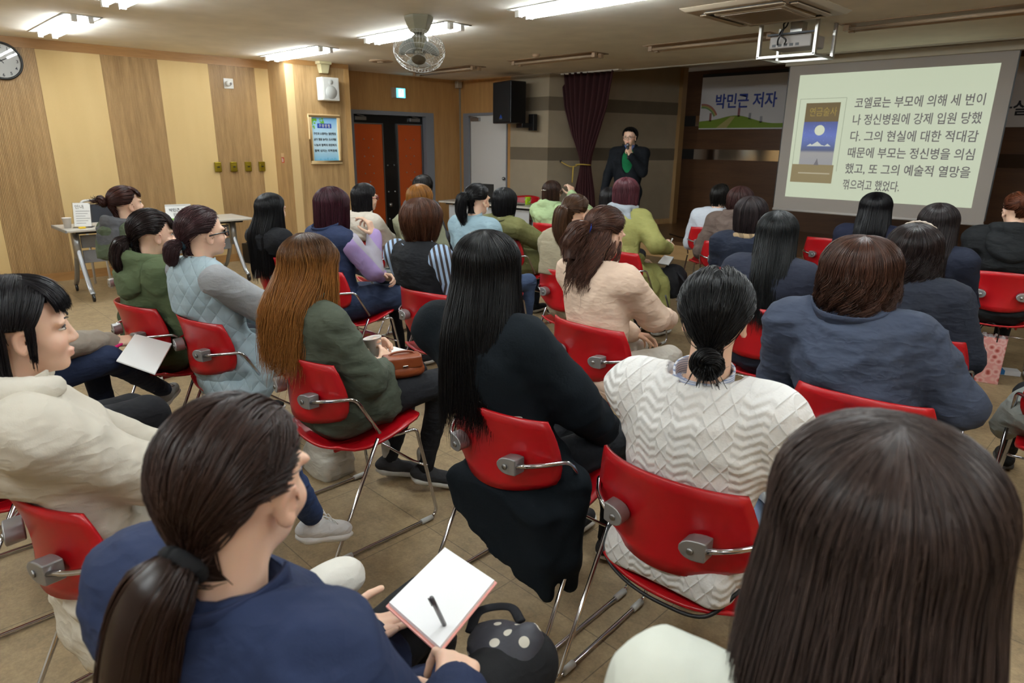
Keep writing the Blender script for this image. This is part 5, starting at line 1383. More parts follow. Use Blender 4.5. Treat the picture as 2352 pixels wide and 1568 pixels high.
def shoes(col, sole='cfcfca', dirs=None, laces=None):
    def f(root, J, hx, vox, seed):
        for s in (-1, 1):
            A_ = J['A'][s]; d = (dirs or {}).get(s, (0.12*s, 1, 0)); R = frame_to(d, (0, 0, 1) if not (dirs and len(d) > 3) else d[3:]) if len(d) == 3 else frame_to(d[:3], d[3:])
            o = A_+R @ A3(0, 0, -0.085)
            up_ = [ell((0, 0.055, 0.036), (0.040, 0.118, 0.030), k=0.02), ell((0, 0.0, 0.052), (0.033, 0.052, 0.044), k=0.03), ell((0, 0.12, 0.028), (0.038, 0.055, 0.024), k=0.02), rbox((0, 0.05, -0.02), (0.09, 0.3, 0.022), 0.001, k=0.003, op='-'), ell((0, -0.005, 0.115), (0.025, 0.04, 0.04), k=0.008, op='-')]
            V, Q = grow(xform(up_, R, o), 0.007, 1); sh = put('shoe', mesh('shoe', V, Q, mat=cloth(col, 'weave', 'shoe_fabric')), root)
            if laces:
                b = B()
                for k in range(5):
                    y = 0.055+0.017*k; z = 0.082-0.0065*k
                    b.tube([o+R @ A3(x, y+0.004*(x/.02), z-14*x*x) for x in np.linspace(-.022, .022, 7)], .0026, 6)
                for q in (-1, 1): b.tube(curve_pts([o+R @ A3(0, .05, .088), o+R @ A3(q*.022, .038, .106), o+R @ A3(q*.042, .05, .09), o+R @ A3(q*.012, .052, .088)], 6), .0022, 6)
                b.make('shoelace', plain('lace_'+laces, laces, .8), sh, smooth=True)
            sl = [ell((0, 0.115, 0.012), (0.044, 0.075, 0.016), k=0.01), ell((0, 0.0, 0.012), (0.036, 0.058, 0.016), k=0.01), rbox((0, 0.055, 0.012), (0.037, 0.09, 0.013), 0.01, k=0.02)]
            V, Q = grow(xform(sl, R, o), 0.007, 1); put('sole', mesh('sole', V, Q, mat=plain('sole_'+sole, sole, 0.7)), sh)
    return f
def collar(col, r=0.076, h=0.045, flare=1.0, tilt=14, name='collar', kind='weave', mat=None, front=0.35, z=-0.012, th=0.006, ry=None):
    """stand-up band round the neck, open at the front"""
    def f(root, J, hx, vox, seed):
        P = []; R = rot3(x=tilt); c = J['nb']+A3(0, 0.008, z)
        for j in range(5):
            v = j/4; row = []
            for a in np.linspace(pi/2+front, pi/2+2*pi-front, 34):
                rr = r*(1+(flare-1)*v)*(1+0.02*sin(5*a)); row.append(c+J['Rn'] @ R @ A3(rr*cos(a)*1.05, (ry or rr*1.05)*sin(a)/1.0*(1 if ry is None else 1), h*v-0.012*(1-v)))
            P.append(row)
        B().grid(P).make(name, mat or cloth(col, kind, name+'_fabric'), root, smooth=True, solid=th)
    return f
def hood(col, s=1.0, name='hood', kind='weave', dz=0.0, fold=0.006):
    def f(root, J, hx, vox, seed):
        c = J['nb']+A3(0, 0, 0.012); R = J['Rn']; q = lambda x, y, z: c+R @ A3(x, y, z+dz)*s
        ring = [q(0.092*sin(a)*1.05, 0.012-0.098*cos(a), 0.010+0.012*cos(a)) for a in np.linspace(-2.2, 2.2, 11)]
        pr = [ell(q(0, -0.084, -0.050), A3(0.135, 0.036, 0.092)*s, rot3(x=-14), k=0.04), ell(q(0, -0.096, -0.115), A3(0.085, 0.030, 0.050)*s, rot3(x=-10), k=0.05)]
        pr += [cone(ring[i], ring[i+1], 0.027*s, 0.027*s, k=0.025) for i in range(10)]
        V, Q = grow(pr, vox*0.9, 2); put(name, mesh(name, guard(folds(V, Q, fold*1.5, seed+2), J), Q, mat=cloth(col, kind, name+'_fabric')), root)
    return f
def solid(name, prims, col, kind='weave', vox=0.012, fold=0.004, mat=None, sub=None):
    """an extra piece given by solids in the person's own space (or a function of the joints)"""
    def f(root, J, hx, vox_, seed):
        pr = prims(J) if callable(prims) else prims
        V, Q = grow(pr, vox, 1); put(name, mesh(name, folds(V, Q, fold, seed+8) if fold else V, Q, mat=mat or cloth(col, kind, name+'_fabric')), root)
    return f
def glasses(col='16161a', rw=0.0026, temple=0.0032):
    def f(root, J, hx, vox, seed):
        mt = plain('frame_'+str(col), col, 0.25); b = B()
        for s in (-1, 1):
            b.tube([(s*(0.033+0.0235*cos(a)), 0.094-0.004*abs(cos(a)), -0.003+0.017*sin(a)) for a in np.linspace(0, 2*pi, 25)], rw, 7)
            b.tube([(s*0.0565, 0.089, 0.004), (s*0.072, 0.070, 0.003), (s*0.0815, 0.02, 0.001), (s*0.0815, -0.01, -0.004)], temple, 7, 1.0)
        b.tube([(-0.010, 0.095, 0.0), (0, 0.098, 0.003), (0.010, 0.095, 0.0)], rw, 7)
        o = hx(b).make('glasses', mt, root, smooth=True)
        for s in (-1, 1): hx(B().lathe([(0.0, 0.0935), (0.0225, 0.0925)], 20, (s*0.033, 0, -0.003), 'y', False)).make('lens', clear_glass('spectacle_lens'), o)
    return f
# ================================================================== the audience
HT = dict(A=(-1.790, 0.226, 1.300), B=(-0.802, 0.296, 1.270), C=(-0.163, 0.729, 1.325), E=(-5.040, 1.336, 1.285), F=(-3.655, 1.070, 1.250), G=(-3.195, 1.149, 1.295), H=(-4.587, 2.141, 1.235), I=(-3.913, 2.239, 1.310), J=(-4.767, 3.029, 1.265), K=(-2.357, 1.238, 1.250), L=(-3.003, 2.273, 1.295), M=(-4.350, 3.274, 1.270), N=(-5.540, 4.212, 1.270), O=(-3.694, 3.306, 1.300), P=(-4.109, 3.984, 1.230), Q=(-4.717, 5.267, 1.220), R=(-2.818, 3.383, 1.270), S=(-3.231, 4.498, 1.335), S2=(-3.987, 5.288, 1.190), T=(-1.879, 2.478, 1.305), U=(-1.544, 1.422, 1.325), V=(-0.780, 1.497, 1.295), W=(-3.333, 6.240, 1.215), X=(-2.756, 5.530, 1.255), Y=(-2.054, 4.289, 1.270), Z=(-1.456, 3.357, 1.275), AA=(-0.762, 2.469, 1.305), AB=(-0.835, 3.397, 1.265), AC=(-1.654, 5.484, 1.270), AD=(-1.003, 4.476, 1.285), AE=(-0.802, 5.521, 1.310))
CP = dict(A=(-1.80, .37, 6), B=(-.86, .36, 8), C=(-.15, .80, 8), D=(-3.5, .30, 0), D2=(-2.72, .22, 0), E=(-5.0, 1.42, 12), F=(-3.68, 1.10, 8), G=(-3.17, 1.23, 5), H=(-4.62, 2.27, 8), I=(-3.90, 2.30, 1),
          J=(-4.82, 3.20, -2), K=(-2.31, 1.32, 0), L=(-2.93, 2.37, 8), M=(-4.33, 3.32, 3), N=(-5.5, 4.28, 3), O=(-3.66, 3.34, 3), P=(-4.18, 4.18, 1), Q=(-4.66, 5.30, 8), R=(-2.80, 3.42, 4), S=(-3.09, 4.37, 1),
          S2=(-3.85, 5.15, 5), T=(-1.85, 2.50, -1), U=(-1.42, 1.51, 2), V=(-.80, 1.53, 3), W=(-3.38, 6.30, 14), X=(-2.76, 5.48, 14), Y=(-2.05, 4.36, 8), Z=(-1.46, 3.40, 3), AA=(-.66, 2.47, 7), AB=(-.78, 3.41, 10),
          AC=(-1.63, 5.52, 5), AD=(-1.0, 4.56, 5), AE=(-.81, 5.60, 12), AF=(-.08, 3.30, 5), EM1=(-2.22, 6.42, 0), EM2=(-1.37, 6.45, 0), EM3=(-7.30, 7.46, 197))
CL = dict(A='under the woman in the beige trench coat', B='under the woman in the navy coat with a paper', C='under the woman with the large dark bob, nearest the camera', D='under the person in the taupe jacket', D2='hidden behind the woman in the beige trench coat',
          E='under the woman with a bun beside the left table', F='under the woman with the green hood and ponytail', G='under the woman in the pale blue quilted vest', H='under the woman in black near the pillar', I='under the woman with purple hair and lilac sleeves', J='under the woman in the ivory jacket',
          K='under the woman with long orange hair', L='under the woman with striped sleeves', M='under the woman with golden hair', N='under the man before the double doors', O='under the woman in pale blue knit with a ponytail', P='under the woman in olive jacket with black bob',
          Q='under the woman in the mint green hoodie', R='under the woman in the khaki coat with a ponytail', S='under the woman in the olive trench with burgundy bob', S2='under the dark haired person before the speaker', T='under the woman in the peach jacket', U='under the woman with long black hair in a black coat',
          V='under the woman in the white cable sweater', W='under the man in the white shirt', X='under the person in the brown hoodie', Y='under the woman with the plaid scarf', Z='under the woman with straight black hair and navy blazer', AA='under the woman with brown wavy hair and slate jacket',
          AB='under the woman with the beaded headband', AC='under the woman with black hair below the screen', AD='under the long haired woman behind the headband woman', AE='under the person in the black hoodie at right edge', AF='at right edge under the grey coat')
for k, v in CL.items(): chair(k, *CP[k], 'red chair '+v)
chair('EM1', *CP['EM1'], 'empty red chair between the straight black hair and brown wavy hair heads')
chair('EM2', *CP['EM2'], 'empty red chair partly seen right of the long haired woman below the screen')
chair('EM3', *CP['EM3'], 'empty red chair behind the far table, facing the audience')

def P_(k, label, look=(15, 0), hair=None, parts=(), **kw):
    return person(k, label, CP[k], HT[k], look, hair, parts, seed=len(label)+ord(k[0]), **kw)
BLK = '120f10'; JEANS = '2f3f5c'
def down(zend, col, **k): d = dict(style='down', zend=zend, col=col, n=1218, r=0.00201, vol=.020, cl=.45); d.update(k); return d
def tied(tie, col, **k): d = dict(style='tied', tie=tie, col=col, n=1125, r=0.00189, vol=.010, cl=.3); d.update(k); return d
TAIL = lambda L, o=0.05, x=0.0: [(0, -0.03, 0.0), (x*.3, -o, -0.03), (x*.7, -o-0.005, -L*0.45), (x, -o+0.01, -L)]
SHO = shoes('1c1c1e')

# --- front rows, seen large
def coatA(J):
    pr = []
    for s in (-1, 1): pr.append(cone(J['H'][s]+A3(s*0.03, -0.05, 0.0), J['H'][s]+A3(s*0.08, 0.16, -0.02), 0.105, 0.08, k=0.05))
    return pr
P_('A', 'woman in beige trench coat with black bangs, profile at left edge', (-11, -2),
   down(-0.165, '0e0b0e', n=6061, r=0.00098, vol=.020, phimax=109, earcut=(79, 101, .024), lockz=-.045, front='bangs', bangz=0.20, tuck=.12, hairline=.50, clump=40, fat=(1.03, 1.03, 1.04), lay=.05, ez=-.1, partx=.0),
   [pants('2d3f66', ank=.9), top('trench_coat', 'c8c1b2', g=.022, kind='weave', extra=coatA, fold=.007, armr=1.12), hood('cfc9bb', 1.08), collar('c4bcab', .085, .06, 1.25, 10, front=.9),
    shoes('e6e6e6', 'f0f0ee', {1: (.06, .95, -.33, .1, .3, 1)}, laces='f2f2f0'), 
    solid('epaulette', lambda J: [rbox(J['S'][1]*.62+J['nb']*.38+A3(0, .0, .054), A3(.062, .022, .007), .005, rot3(y=24))], 'c4bcab', fold=0, vox=.007),
    solid('coat_tail', lambda J: [ell(A3(0, -0.16, 0.42), A3(.17, .035, .09), k=.03), ell(A3(.06, -.17, .36), A3(.11, .03, .06), k=.03)], 'cbc5b6', fold=.012)],
   face=True, vox=.012, legs={1: ((.02, .42, .61), (-.13, .63, .27)), -1: ((-.12, .40, .53), (-.14, .36, .10))}, arms={1: ((.10, .26, .62), (1, -.4, -.6)), -1: ((-.06, .26, .62), (-1, -.5, -.5))})

P_('B', 'woman in navy coat with low ponytail writing on paper, bottom left', (27, -4),
   tied((0.0, -0.78, -0.62), '20140f', col2='3a2720', n=4785, r=0.00090, vol=.014, tiecol='121214', tier=.022, tiew=.011, tail=[(-.004, -0.03, -0.02), (-.02, -0.05, -0.07), (-.04, -0.055, -0.20), (-.055, -0.04, -0.38), (-.06, -.02, -.52)],
        tw=([0, .06, .25, .6, 1], [.020, .026, .046, .055, .03]), nt=1800, tend=.7, tflat=.7, cl=.35, front='swept', fat=(1.02, 1, 1)),
   [pants('151517', slim=1.1), top('coat', '1d2742', g=.028, fold=.010, armr=1.2, hem=.5), collar('1c2540', .083, .04, 1.0, 6, front=1.0, z=.004),
    sleeves('cuff', 'aeb8cc', g=.016, start=.9, armr=1.0), shoes('17171a')],
   face=True, vox=.012, legs={1: ((.16, .42, .56), (.13, .42, .10)), -1: ((-.13, .44, .55), (-.12, .42, .10))},
   arms={1: ((.225, .145, .718), (1, -.35, -.6)), -1: ((-.17, .20, .615), (-1, -.3, -.6))},
   hands={1: dict(dir=(-.62, .76, .10), up=(.35, .2, .9), curl=(48, 52, 55, 58), thumb=.9, vox=.0034), -1: dict(dir=(.75, .62, .05), up=(0, 0, -1), curl=(10, 8, 10, 14), thumb=-.2, vox=.0036)})

P_('C', 'woman with dark straight bob and cream top, nearest at bottom right', (16, -3),
   down(-0.205, '231c1b', col2='4a3c37', n=8294, r=0.00085, vol=.034, flare=.22, tuck=.10, jit=.012, phimax=122, partx=.012, crown=(-.25, .96), yb=-.150, ybz=.24, fat=(1.06, 1.02, 1.03), cl=.4, front='swept'),
   [pants('3a3a40'), top('blouse', 'd6d9cc', g=.018, fold=.005, armr=1.15), SHO], vox=.012, neck=(0, -.09, -.035))

P_('D', 'person in taupe jacket at left edge holding out white papers', (0, 0), None, [], hands={1: dict(dir=(.35, .9, -.15), up=(.2, .2, .95), curl=(20, 22, 28, 34), thumb=.7, vox=.0036)}) if False else None
HT['D'] = (-3.52, 0.30, 1.27); HT['D2'] = (-2.74, 0.10, 1.27)
P_('D', 'person in taupe jacket at left edge, arm out with white papers', (0, 0), down(-.12, BLK, n=500, phimax=95, front='bangs'),
   [pants('1d2740'), top('jacket', '8d8276', g=.018, fold=.008, armr=1.1), shoes('8d8a86', 'dcdcd8', {1: (-.75, .6, .1, .2, .0, 1)}, laces='a5a29e')],
   face=True, legs={1: ((.12, .42, .60), (-.32, .75, .24)), -1: ((-.10, .40, .52), (-.10, .42, .10))},
   neck=(.05, .09, -.02), sex='m', sw=.17, arms={1: ((.0, .46, .650), (.8, -.2, -.7)), -1: ((-.06, .24, .64), (-1, -.5, -.5))},
   hands={1: dict(dir=(.12, .98, -.10), up=(.35, .1, .93), curl=(22, 26, 34, 42), thumb=.75, vox=.0034), -1: None})
P_('D2', 'person in navy jacket and black trousers behind the beige coat woman', (0, 0), down(-.12, BLK, n=500, phimax=95, front='bangs'),
   [pants('121216', slim=1.12), top('jacket', '1b2236', g=.02, fold=.01, armr=1.15, hem=.55), SHO], legs={1: ((.10, .44, .575), (.05, .55, .12)), -1: ((-.1, .42, .53), (-.1, .4, .1))})

P_('K', 'woman with long orange hair in olive jacket holding a cup', (12, -6),
   down(-0.35, '38200f', col2='98632f', ombre=True, n=6380, r=0.00102, vol=.028, flare=.06, yb=-.155, wave=.008, wf=24, jit=.05, lay=-.03, phimax=128, cl=.6, frontup=.05, front='swept', fat=(1.03, 1.02, 1.02),
        locks=[([(0.075, 0.055, 0.0), (0.088, 0.05, -0.08), (0.080, 0.03, -0.17), (0.092, 0.0, -0.27), (.085, -.02, -.34)], .010, 60)]),
   [pants('17181c', slim=.95), top('jacket', '454b3f', g=.018, fold=.009, armr=1.08, hem=.30), collar('454b3f', .082, .055, 1.3, 16, front=.9), shoes('2e2e30', 'b9b8b2', {1: (.55, .80, -.22, .2, .1, 1), -1: (.35, .9, -.25, .1, .25, 1)}),
    *[solid('sock', (lambda q: lambda J: [cone(J['A'][q]+A3(0, 0, -.02), J['A'][q]+A3(0, -.005, .07), .033, .036)])(q), 'a9a8a4', 'knit', .008, 0) for q in (-1, 1)]],
   face=True, vox=.012, legs={1: ((.12, .42, .555), (.05, .365, .13)), -1: ((-.09, .42, .55), (-.16, .31, .12))},
   arms={1: ((.045, .170, .655), (1, -.45, -.7)), -1: ((-.17, .19, .665), (-1, -.4, -.6))},
   hands={1: dict(dir=(-.62, .60, .48), up=(.62, .30, .70), curl=(30, 40, 44, 46), thumb=.1, vox=.0032), -1: dict(dir=(.25, .80, .45), up=(-.85, -.1, .4), curl=(40, 42, 45, 48), thumb=.2, vox=.0034)})

def coatU(J):
    pr = [ell(A3(0, -0.10, 0.47), A3(.20, .10, .10), k=.05)]
    for i, x in enumerate(np.linspace(-.19, .20, 9)): pr.append(cone((x, -.165, .46), (x*1.06+.02, -.19+.02*abs(x)*5, .36-.020*i+.012*(i % 2)), .040, .026, k=.035))
    return pr+[cone((.235, -.06, .56), (.245, -.10, .30), .055, .05, k=.05), cone((.245, -.10, .30), (.25, -.08, .20), .05, .035, k=.03)]
def flower():
    t = NT('coat_knit'); co = t.coords(); s_ = t.n('ShaderNodeSeparateXYZ'); t.l(co, s_.inputs[0]); x, y, z = s_.outputs; f = None
    for (cx, cz, rx, rz_, an) in ((-.075, .842, .009, .017, .2), (-.045, .785, .020, .036, .55), (-.012, .808, .013, .012, 0), (.028, .760, .034, .022, -.55), (.085, .766, .020, .009, .15), (-.005, .738, .060, .007, -.42), (.06, .728, .05, .006, -.3), (-.10, .765, .045, .006, -.25), (-.16, .75, .016, .03, .3)):
        dx = t.math('SUBTRACT', x, cx); dz = t.math('SUBTRACT', z, cz); c, s = cos(an), sin(an)
        u = t.math('MULTIPLY', t.math('ADD', t.math('MULTIPLY', dx, c), t.math('MULTIPLY', dz, s)), 1/rx); v = t.math('MULTIPLY', t.math('SUBTRACT', t.math('MULTIPLY', dz, c), t.math('MULTIPLY', dx, s)), 1/rz_)
        e = t.math('LESS_THAN', t.math('ADD', t.math('MULTIPLY', u, u), t.math('MULTIPLY', v, v)), 1.0)
        if rx*rz_ > .0006:
            hole = t.math('MULTIPLY', t.math('LESS_THAN', t.math('ADD', t.math('MULTIPLY', u, u), t.math('MULTIPLY', v, v)), 0.42), t.math('GREATER_THAN', t.math('FRACT', t.math('MULTIPLY', t.math('ADD', x, t.math('MULTIPLY', z, .6)), 160)), .5)); e = t.math('SUBTRACT', e, hole)
        f = e if f is None else t.math('MAXIMUM', f, e)
    f = t.math('MULTIPLY', f, t.math('LESS_THAN', y, -0.06))
    n = t.noise(co, 9, 3); base = t.mix(n, lin((.045, .065, .085)), lin((.06, .085, .105)))
    t.l(t.mix(f, base, lin((.80, .79, .76))), t.b.inputs['Base Color']); t.b.inputs['Roughness'].default_value = .9; t.b.inputs['Specular IOR Level'].default_value = .15
    t.bump(t.math('ADD', t.math('MULTIPLY', t.noise(co, 130, 2), .25), t.math('MULTIPLY', f, .5)), .006, .5); return t.m
P_('U', 'woman with long straight black hair in black coat, centre', (30, -3),
   down(-0.43, '0b0a0b', n=8294, r=0.00098, vol=.026, flare=.13, flare2=.06, yb=-.165, ybz=.26, jit=.06, lay=.02, phimax=120, cl=.5, partx=-.02, crown=(-.25, .95), front='swept', fat=(1.07, 1.05, 1.03), frontup=.1),
   [pants('16181c'), top('coat', '0e141a', g=.026, fold=.007, armr=1.2, kind='knit', extra=coatU, mat=flower()), SHO], vox=.012, sw=.17, bulk=1.08, neck=(0, 0, -.015),
   arms={1: ((.14, .22, .62), (1, -.2, -.6)), -1: ((-.10, .24, .62), (-1, -.3, -.5))})

def knitV():
    """white cable knit: diamonds in the middle, ropes at both sides"""
    t = NT('cable_knit'); co = t.coords(); s = t.n('ShaderNodeSeparateXYZ'); t.l(co, s.inputs[0]); x, z = s.outputs[0], s.outputs[2]
    tri = lambda v: t.math('PINGPONG', v, 0.5)
    d1 = tri(t.math('MULTIPLY', t.math('ADD', x, t.math('MULTIPLY', z, 0.72)), 25)); d2 = tri(t.math('MULTIPLY', t.math('SUBTRACT', x, t.math('MULTIPLY', z, 0.72)), 25))
    dia = t.math('MAXIMUM', t.math('POWER', t.math('MULTIPLY', d1, 2), 5), t.math('POWER', t.math('MULTIPLY', d2, 2), 5))
    ax = t.math('ABSOLUTE', x)
    rope = t.math('MULTIPLY', t.math('SINE', t.math('MULTIPLY_ADD', t.math('PINGPONG', ax, 0.035), 140, t.math('MULTIPLY', z, 260))), 0.5)
    zone = t.math('GREATER_THAN', t.math('PINGPONG', t.math('ADD', ax, 0.02), 0.07), 0.036)
    h = t.math('ADD', t.math('MULTIPLY', dia, t.math('SUBTRACT', 1.0, t.math('MULTIPLY', zone, .8))), t.math('MULTIPLY', rope, zone))
    h = t.math('ADD', h, t.math('MULTIPLY', t.noise(co, 160, 2), 0.35))
    t.b.inputs['Base Color'].default_value = lin((0.88, 0.875, 0.86))+(1,); t.b.inputs['Roughness'].default_value = 0.9; t.b.inputs['Specular IOR Level'].default_value = .2
    t.bump(h, 0.006, 0.6); return t.m
def m_stripes(name, a, b, fr, axis=2, w=0.5, base=None):
    t = NT(name); s = t.n('ShaderNodeSeparateXYZ'); t.l(t.coords(), s.inputs[0])
    v = s.outputs[axis] if not isinstance(axis, tuple) else t.math('ADD', t.math('MULTIPLY', s.outputs[0], axis[0]), t.math('ADD', t.math('MULTIPLY', s.outputs[1], axis[1]), t.math('MULTIPLY', s.outputs[2], axis[2])))
    f = t.math('GREATER_THAN', t.math('FRACT', t.math('MULTIPLY', v, fr)), w)
    t.l(t.mix(f, lin(a), lin(b)), t.b.inputs['Base Color']); t.b.inputs['Roughness'].default_value = .85; t.b.inputs['Specular IOR Level'].default_value = .2
    t.bump(t.noise(t.coords(), 200, 2), .002, .4); return t.m
SHIRT_STRIPE = m_stripes('striped_shirt', (.83, .84, .87), (.55, .60, .72), 160, 2, .62)
KNITV = knitV()
P_('V', 'woman in white cable knit sweater with low black bun', (24, -3),
   tied((0.0, -0.70, -0.70), '0d0c0d', n=6061, r=0.00090, vol=.022, bun=(.020, .021), bunoff=(0, -.020, -.030), bunends=(.006, .004, -.055), nt=520, cl=.25, front='swept', fat=(1.08, 1.04, 1.0)),
   [pants('8ba3c2'), top('sweater', 'dddbd6', g=.024, neckr=.028, mat=KNITV, fold=.006, armr=1.15), collar('fff', .064, .052, 1.08, 16, mat=SHIRT_STRIPE, front=.5),
    solid('shirt_yoke', lambda J: [ell(J['nb']+A3(0, -.02, -.035), A3(.105, .088, .062), k=.02), cone(J['nb']+A3(0, 0, -.02), J['hc']+J['Rh'] @ A3(0, -.035, -.1), .053, .06, k=.006, op='-')], 'fff', mat=SHIRT_STRIPE, vox=.010, fold=0),
    solid('sweater_hem', lambda J: [rbox(A3(0, -.125, .50), A3(.185, .075, .065), .05, k=.03)], 'fff', mat=KNITV, fold=.006), SHO],
   vox=.012, sw=.175, bulk=1.1, neck=(0, 0, -.02), legs={1: ((.12, .40, .54), (.1, .38, .1)), -1: ((-.20, .36, .56), (-.14, .36, .10))},
   arms={1: ((.12, .22, .64), (1, -.3, -.6)), -1: ((-.05, .26, .64), (-1, -.2, -.6))})

P_('T', 'woman in peach jacket writing in an orange notebook', (-6, -14),
   tied((0.0, -0.96, -0.18), '2a1a17', col2='5a3a2c', n=4466, r=0.00106, vol=.020, tiecol='23409a', tier=.020, tiew=.006, tail=[(-.01, -.02, .0), (-.03, -.045, -.03), (-.045, -.05, -.10), (-.02, -.06, -.185)], tw=([0, .08, .35, .7, 1], [.018, .022, .050, .058, .03]), nt=1040, wave=.009, wf=60, cl=.55, sidez=-.55,
        locks=[([(.072, -.01, -.02), (.075, -.03, -.09), (.06, -.055, -.16), (.05, -.07, -.22)], .010, 60), ([(.078, .02, -.02), (.085, .01, -.1), (.08, -.02, -.19), (.075, -.04, -.26)], .008, 50), ([(-.03, -.1, -.1), (-.05, -.115, -.17), (-.075, -.12, -.22)], .008, 26)], front='swept',
        also=down(-.20, '2a1a17', col2='4c3026', n=1750, r=0.00131, vol=.006, phimax=70, wave=.010, wf=60, tuck=.2, jit=.05, cl=.6, yb=-.13)),
   [pants('c9c4b8'), top('jacket', 'd6bca6', g=.02, fold=.007, armr=1.1), collar('d6bca6', .080, .035, 1.2, 18, front=.9),
    solid('jacket_hem', lambda J: [rbox(A3(0, -.11, .485), A3(.19, .09, .06), .05, k=.03)], 'd2b6a2', fold=.008), SHO],
   vox=.013, arms={1: ((.11, .345, .735), (.7, -.3, -1)), -1: ((-.05, .26, .64), (-1, -.4, -.5))},
   hands={1: dict(dir=(-.45, .86, .12), up=(.7, .1, .7), curl=(45, 48, 52, 56), thumb=.8, vox=.0042)})

def jacketAA(J): return [ell(A3(0, -.08, .50), A3(.22, .13, .10), k=.06)]
P_('AA', 'woman with brown wavy bob in slate navy jacket', (18, -2),
   down(-0.185, '241611', col2='4a2e22', n=7337, r=0.00102, vol=.052, flare=.04, tuck=.34, wave=.024, wf=58, clump=38, jit=.03, lay=.10, phimax=126, cl=.8, front='swept', fat=(1.04, 1.05, 1.03), crown=(-.2, .97)),
   [pants('20242e'), top('jacket', '353c4c', g=.030, fold=.010, armr=1.2, extra=jacketAA), collar('2c3242', .112, .065, 1.12, 14, front=.8), SHO], vox=.012, sw=.19, bulk=1.2,
   arms={1: ((.16, .20, .62), (1, -.35, -.5)), -1: ((-.16, .20, .62), (-1, -.35, -.5))})

def quilt(c):
    t = NT('quilted_fabric'); s = t.n('ShaderNodeSeparateXYZ'); co = t.coords(); t.l(co, s.inputs[0])
    a = t.math('ADD', s.outputs[0], s.outputs[1])
    d1 = t.math('PINGPONG', t.math('MULTIPLY', t.math('ADD', a, s.outputs[2]), 11), .5); d2 = t.math('PINGPONG', t.math('MULTIPLY', t.math('SUBTRACT', a, s.outputs[2]), 11), .5)
    h = t.math('POWER', t.math('MULTIPLY', t.math('MINIMUM', d1, d2), 2), .5)
    n = t.noise(co, 16, 3); L = lin(c)
    t.l(t.mix(n, [v*.88 for v in L], [v*1.1 for v in L]), t.b.inputs['Base Color']); t.b.inputs['Roughness'].default_value = .7
    t.bump(t.math('ADD', h, t.math('MULTIPLY', n, .8)), .010, .55); return t.m
QV = quilt('97a9b0')
P_('G', 'woman in pale blue quilted vest with black glasses', (2, 2),
   tied((0.0, -0.85, -0.52), '2a181a', col2='4a3032', n=4147, r=0.00106, vol=.018, tiecol='20343c', tier=.019, tiew=.009, tail=[(0, -.025, -.005), (-.005, -.05, -.02), (-.005, -.06, -.06), (-.005, -.05, -.105)], tw=([0, .1, .4, .8, 1], [.016, .022, .042, .042, .02]), nt=840, tend=.6, wave=.004, cl=.4, front='swept', fat=(1.05, 1.06, 1.05)),
   [pants('3a4252'), top('vest', 'aab9be', g=.026, sleeve=0, mat=QV, fold=.006, hem=.4), sleeves('sleeve', '8f9092', g=.016, kind='knit', armr=1.2), collar('fff', .078, .03, 1.05, 14, mat=QV, front=.7), glasses(),
    solid('vest_tail', lambda J: [ell(A3(.05, -.13, .44), A3(.2, .06, .08), k=.04), cone((.2, .0, .5), (.24, -.1, .30), .08, .06, k=.05)], 'fff', mat=QV, fold=.006), SHO],
   face=True, vox=.013, bulk=1.1, sw=.175, arms={1: ((.17, .30, .72), (1, -.4, -.8)), -1: ((.02, .26, .66), (-1, -.4, -.5))},
   hands={1: dict(dir=(-.3, .9, .3), up=(.6, -.1, .75), curl=(40, 42, 45, 48), thumb=.2, vox=.005)})

P_('F', 'woman in green hooded parka with dark ponytail, left', (0, -2),
   tied((-0.12, -0.86, -0.50), '0f0b0c', col2='2a1c1a', n=2610, r=0.00138, vol=.018, tiecol='141417', tier=.02, tiew=.009, tail=[(0, -.03, 0), (-.01, -.055, -.03), (-.01, -.065, -.1), (0, -.045, -.18)], tw=([0, .1, .4, .8, 1], [.016, .024, .048, .05, .02]), nt=760, wave=.005, tailtone=.25, front='bangs', bangz=.05, fat=(1.04, 1.05, 1.04)),
   [pants('23262e'), top('parka', '49553a', g=.026, fold=.010, armr=1.2), hood('4b573c', 1.1), SHO], face=True, hvox=.006, vox=.013, arms=None)
P_('E', 'woman with high messy bun in green parka over grey hoodie', (6, 8),
   tied((-0.1, -0.96, 0.10), '23120f', col2='4a2820', n=2349, r=0.00138, vol=.014, bun=(.020, .022), bunoff=(-.005, -.028, .008), bunends=(-.02, -.055, .012), nt=480, wave=.006, tiecol='1b1516', tier=.018, front='bangs', bangz=.12, sidez=-.5, fat=(1.02, 1.03, 1.02)),
   [pants('2a2d36'), top('parka', '454e3b', g=.026, fold=.010, armr=1.25), hood('4a4a4d', 1.12, 'grey_hood'), hood('434c39', 1.25, dz=-.05),
    solid('parka_tail', lambda J: [ell(A3(0, -.12, .42), A3(.2, .07, .10), k=.04), cone((-.08, -.17, .40), (-.06, -.2, .28), .07, .05, k=.05)], '414a37', fold=.008), SHO], face=True, hvox=.006)
P_('H', 'woman with long black hair in black cardigan before the pillar', (8, 2),
   down(-0.42, '0c0b0d', n=2349, r=0.00147, vol=.020, yb=-.155, jit=.04, phimax=112, front='swept', frontup=.1, cl=.4), [pants('16161a'), top('cardigan', '121317', g=.02, kind='knit', fold=.006), SHO], face=True, hvox=.006)
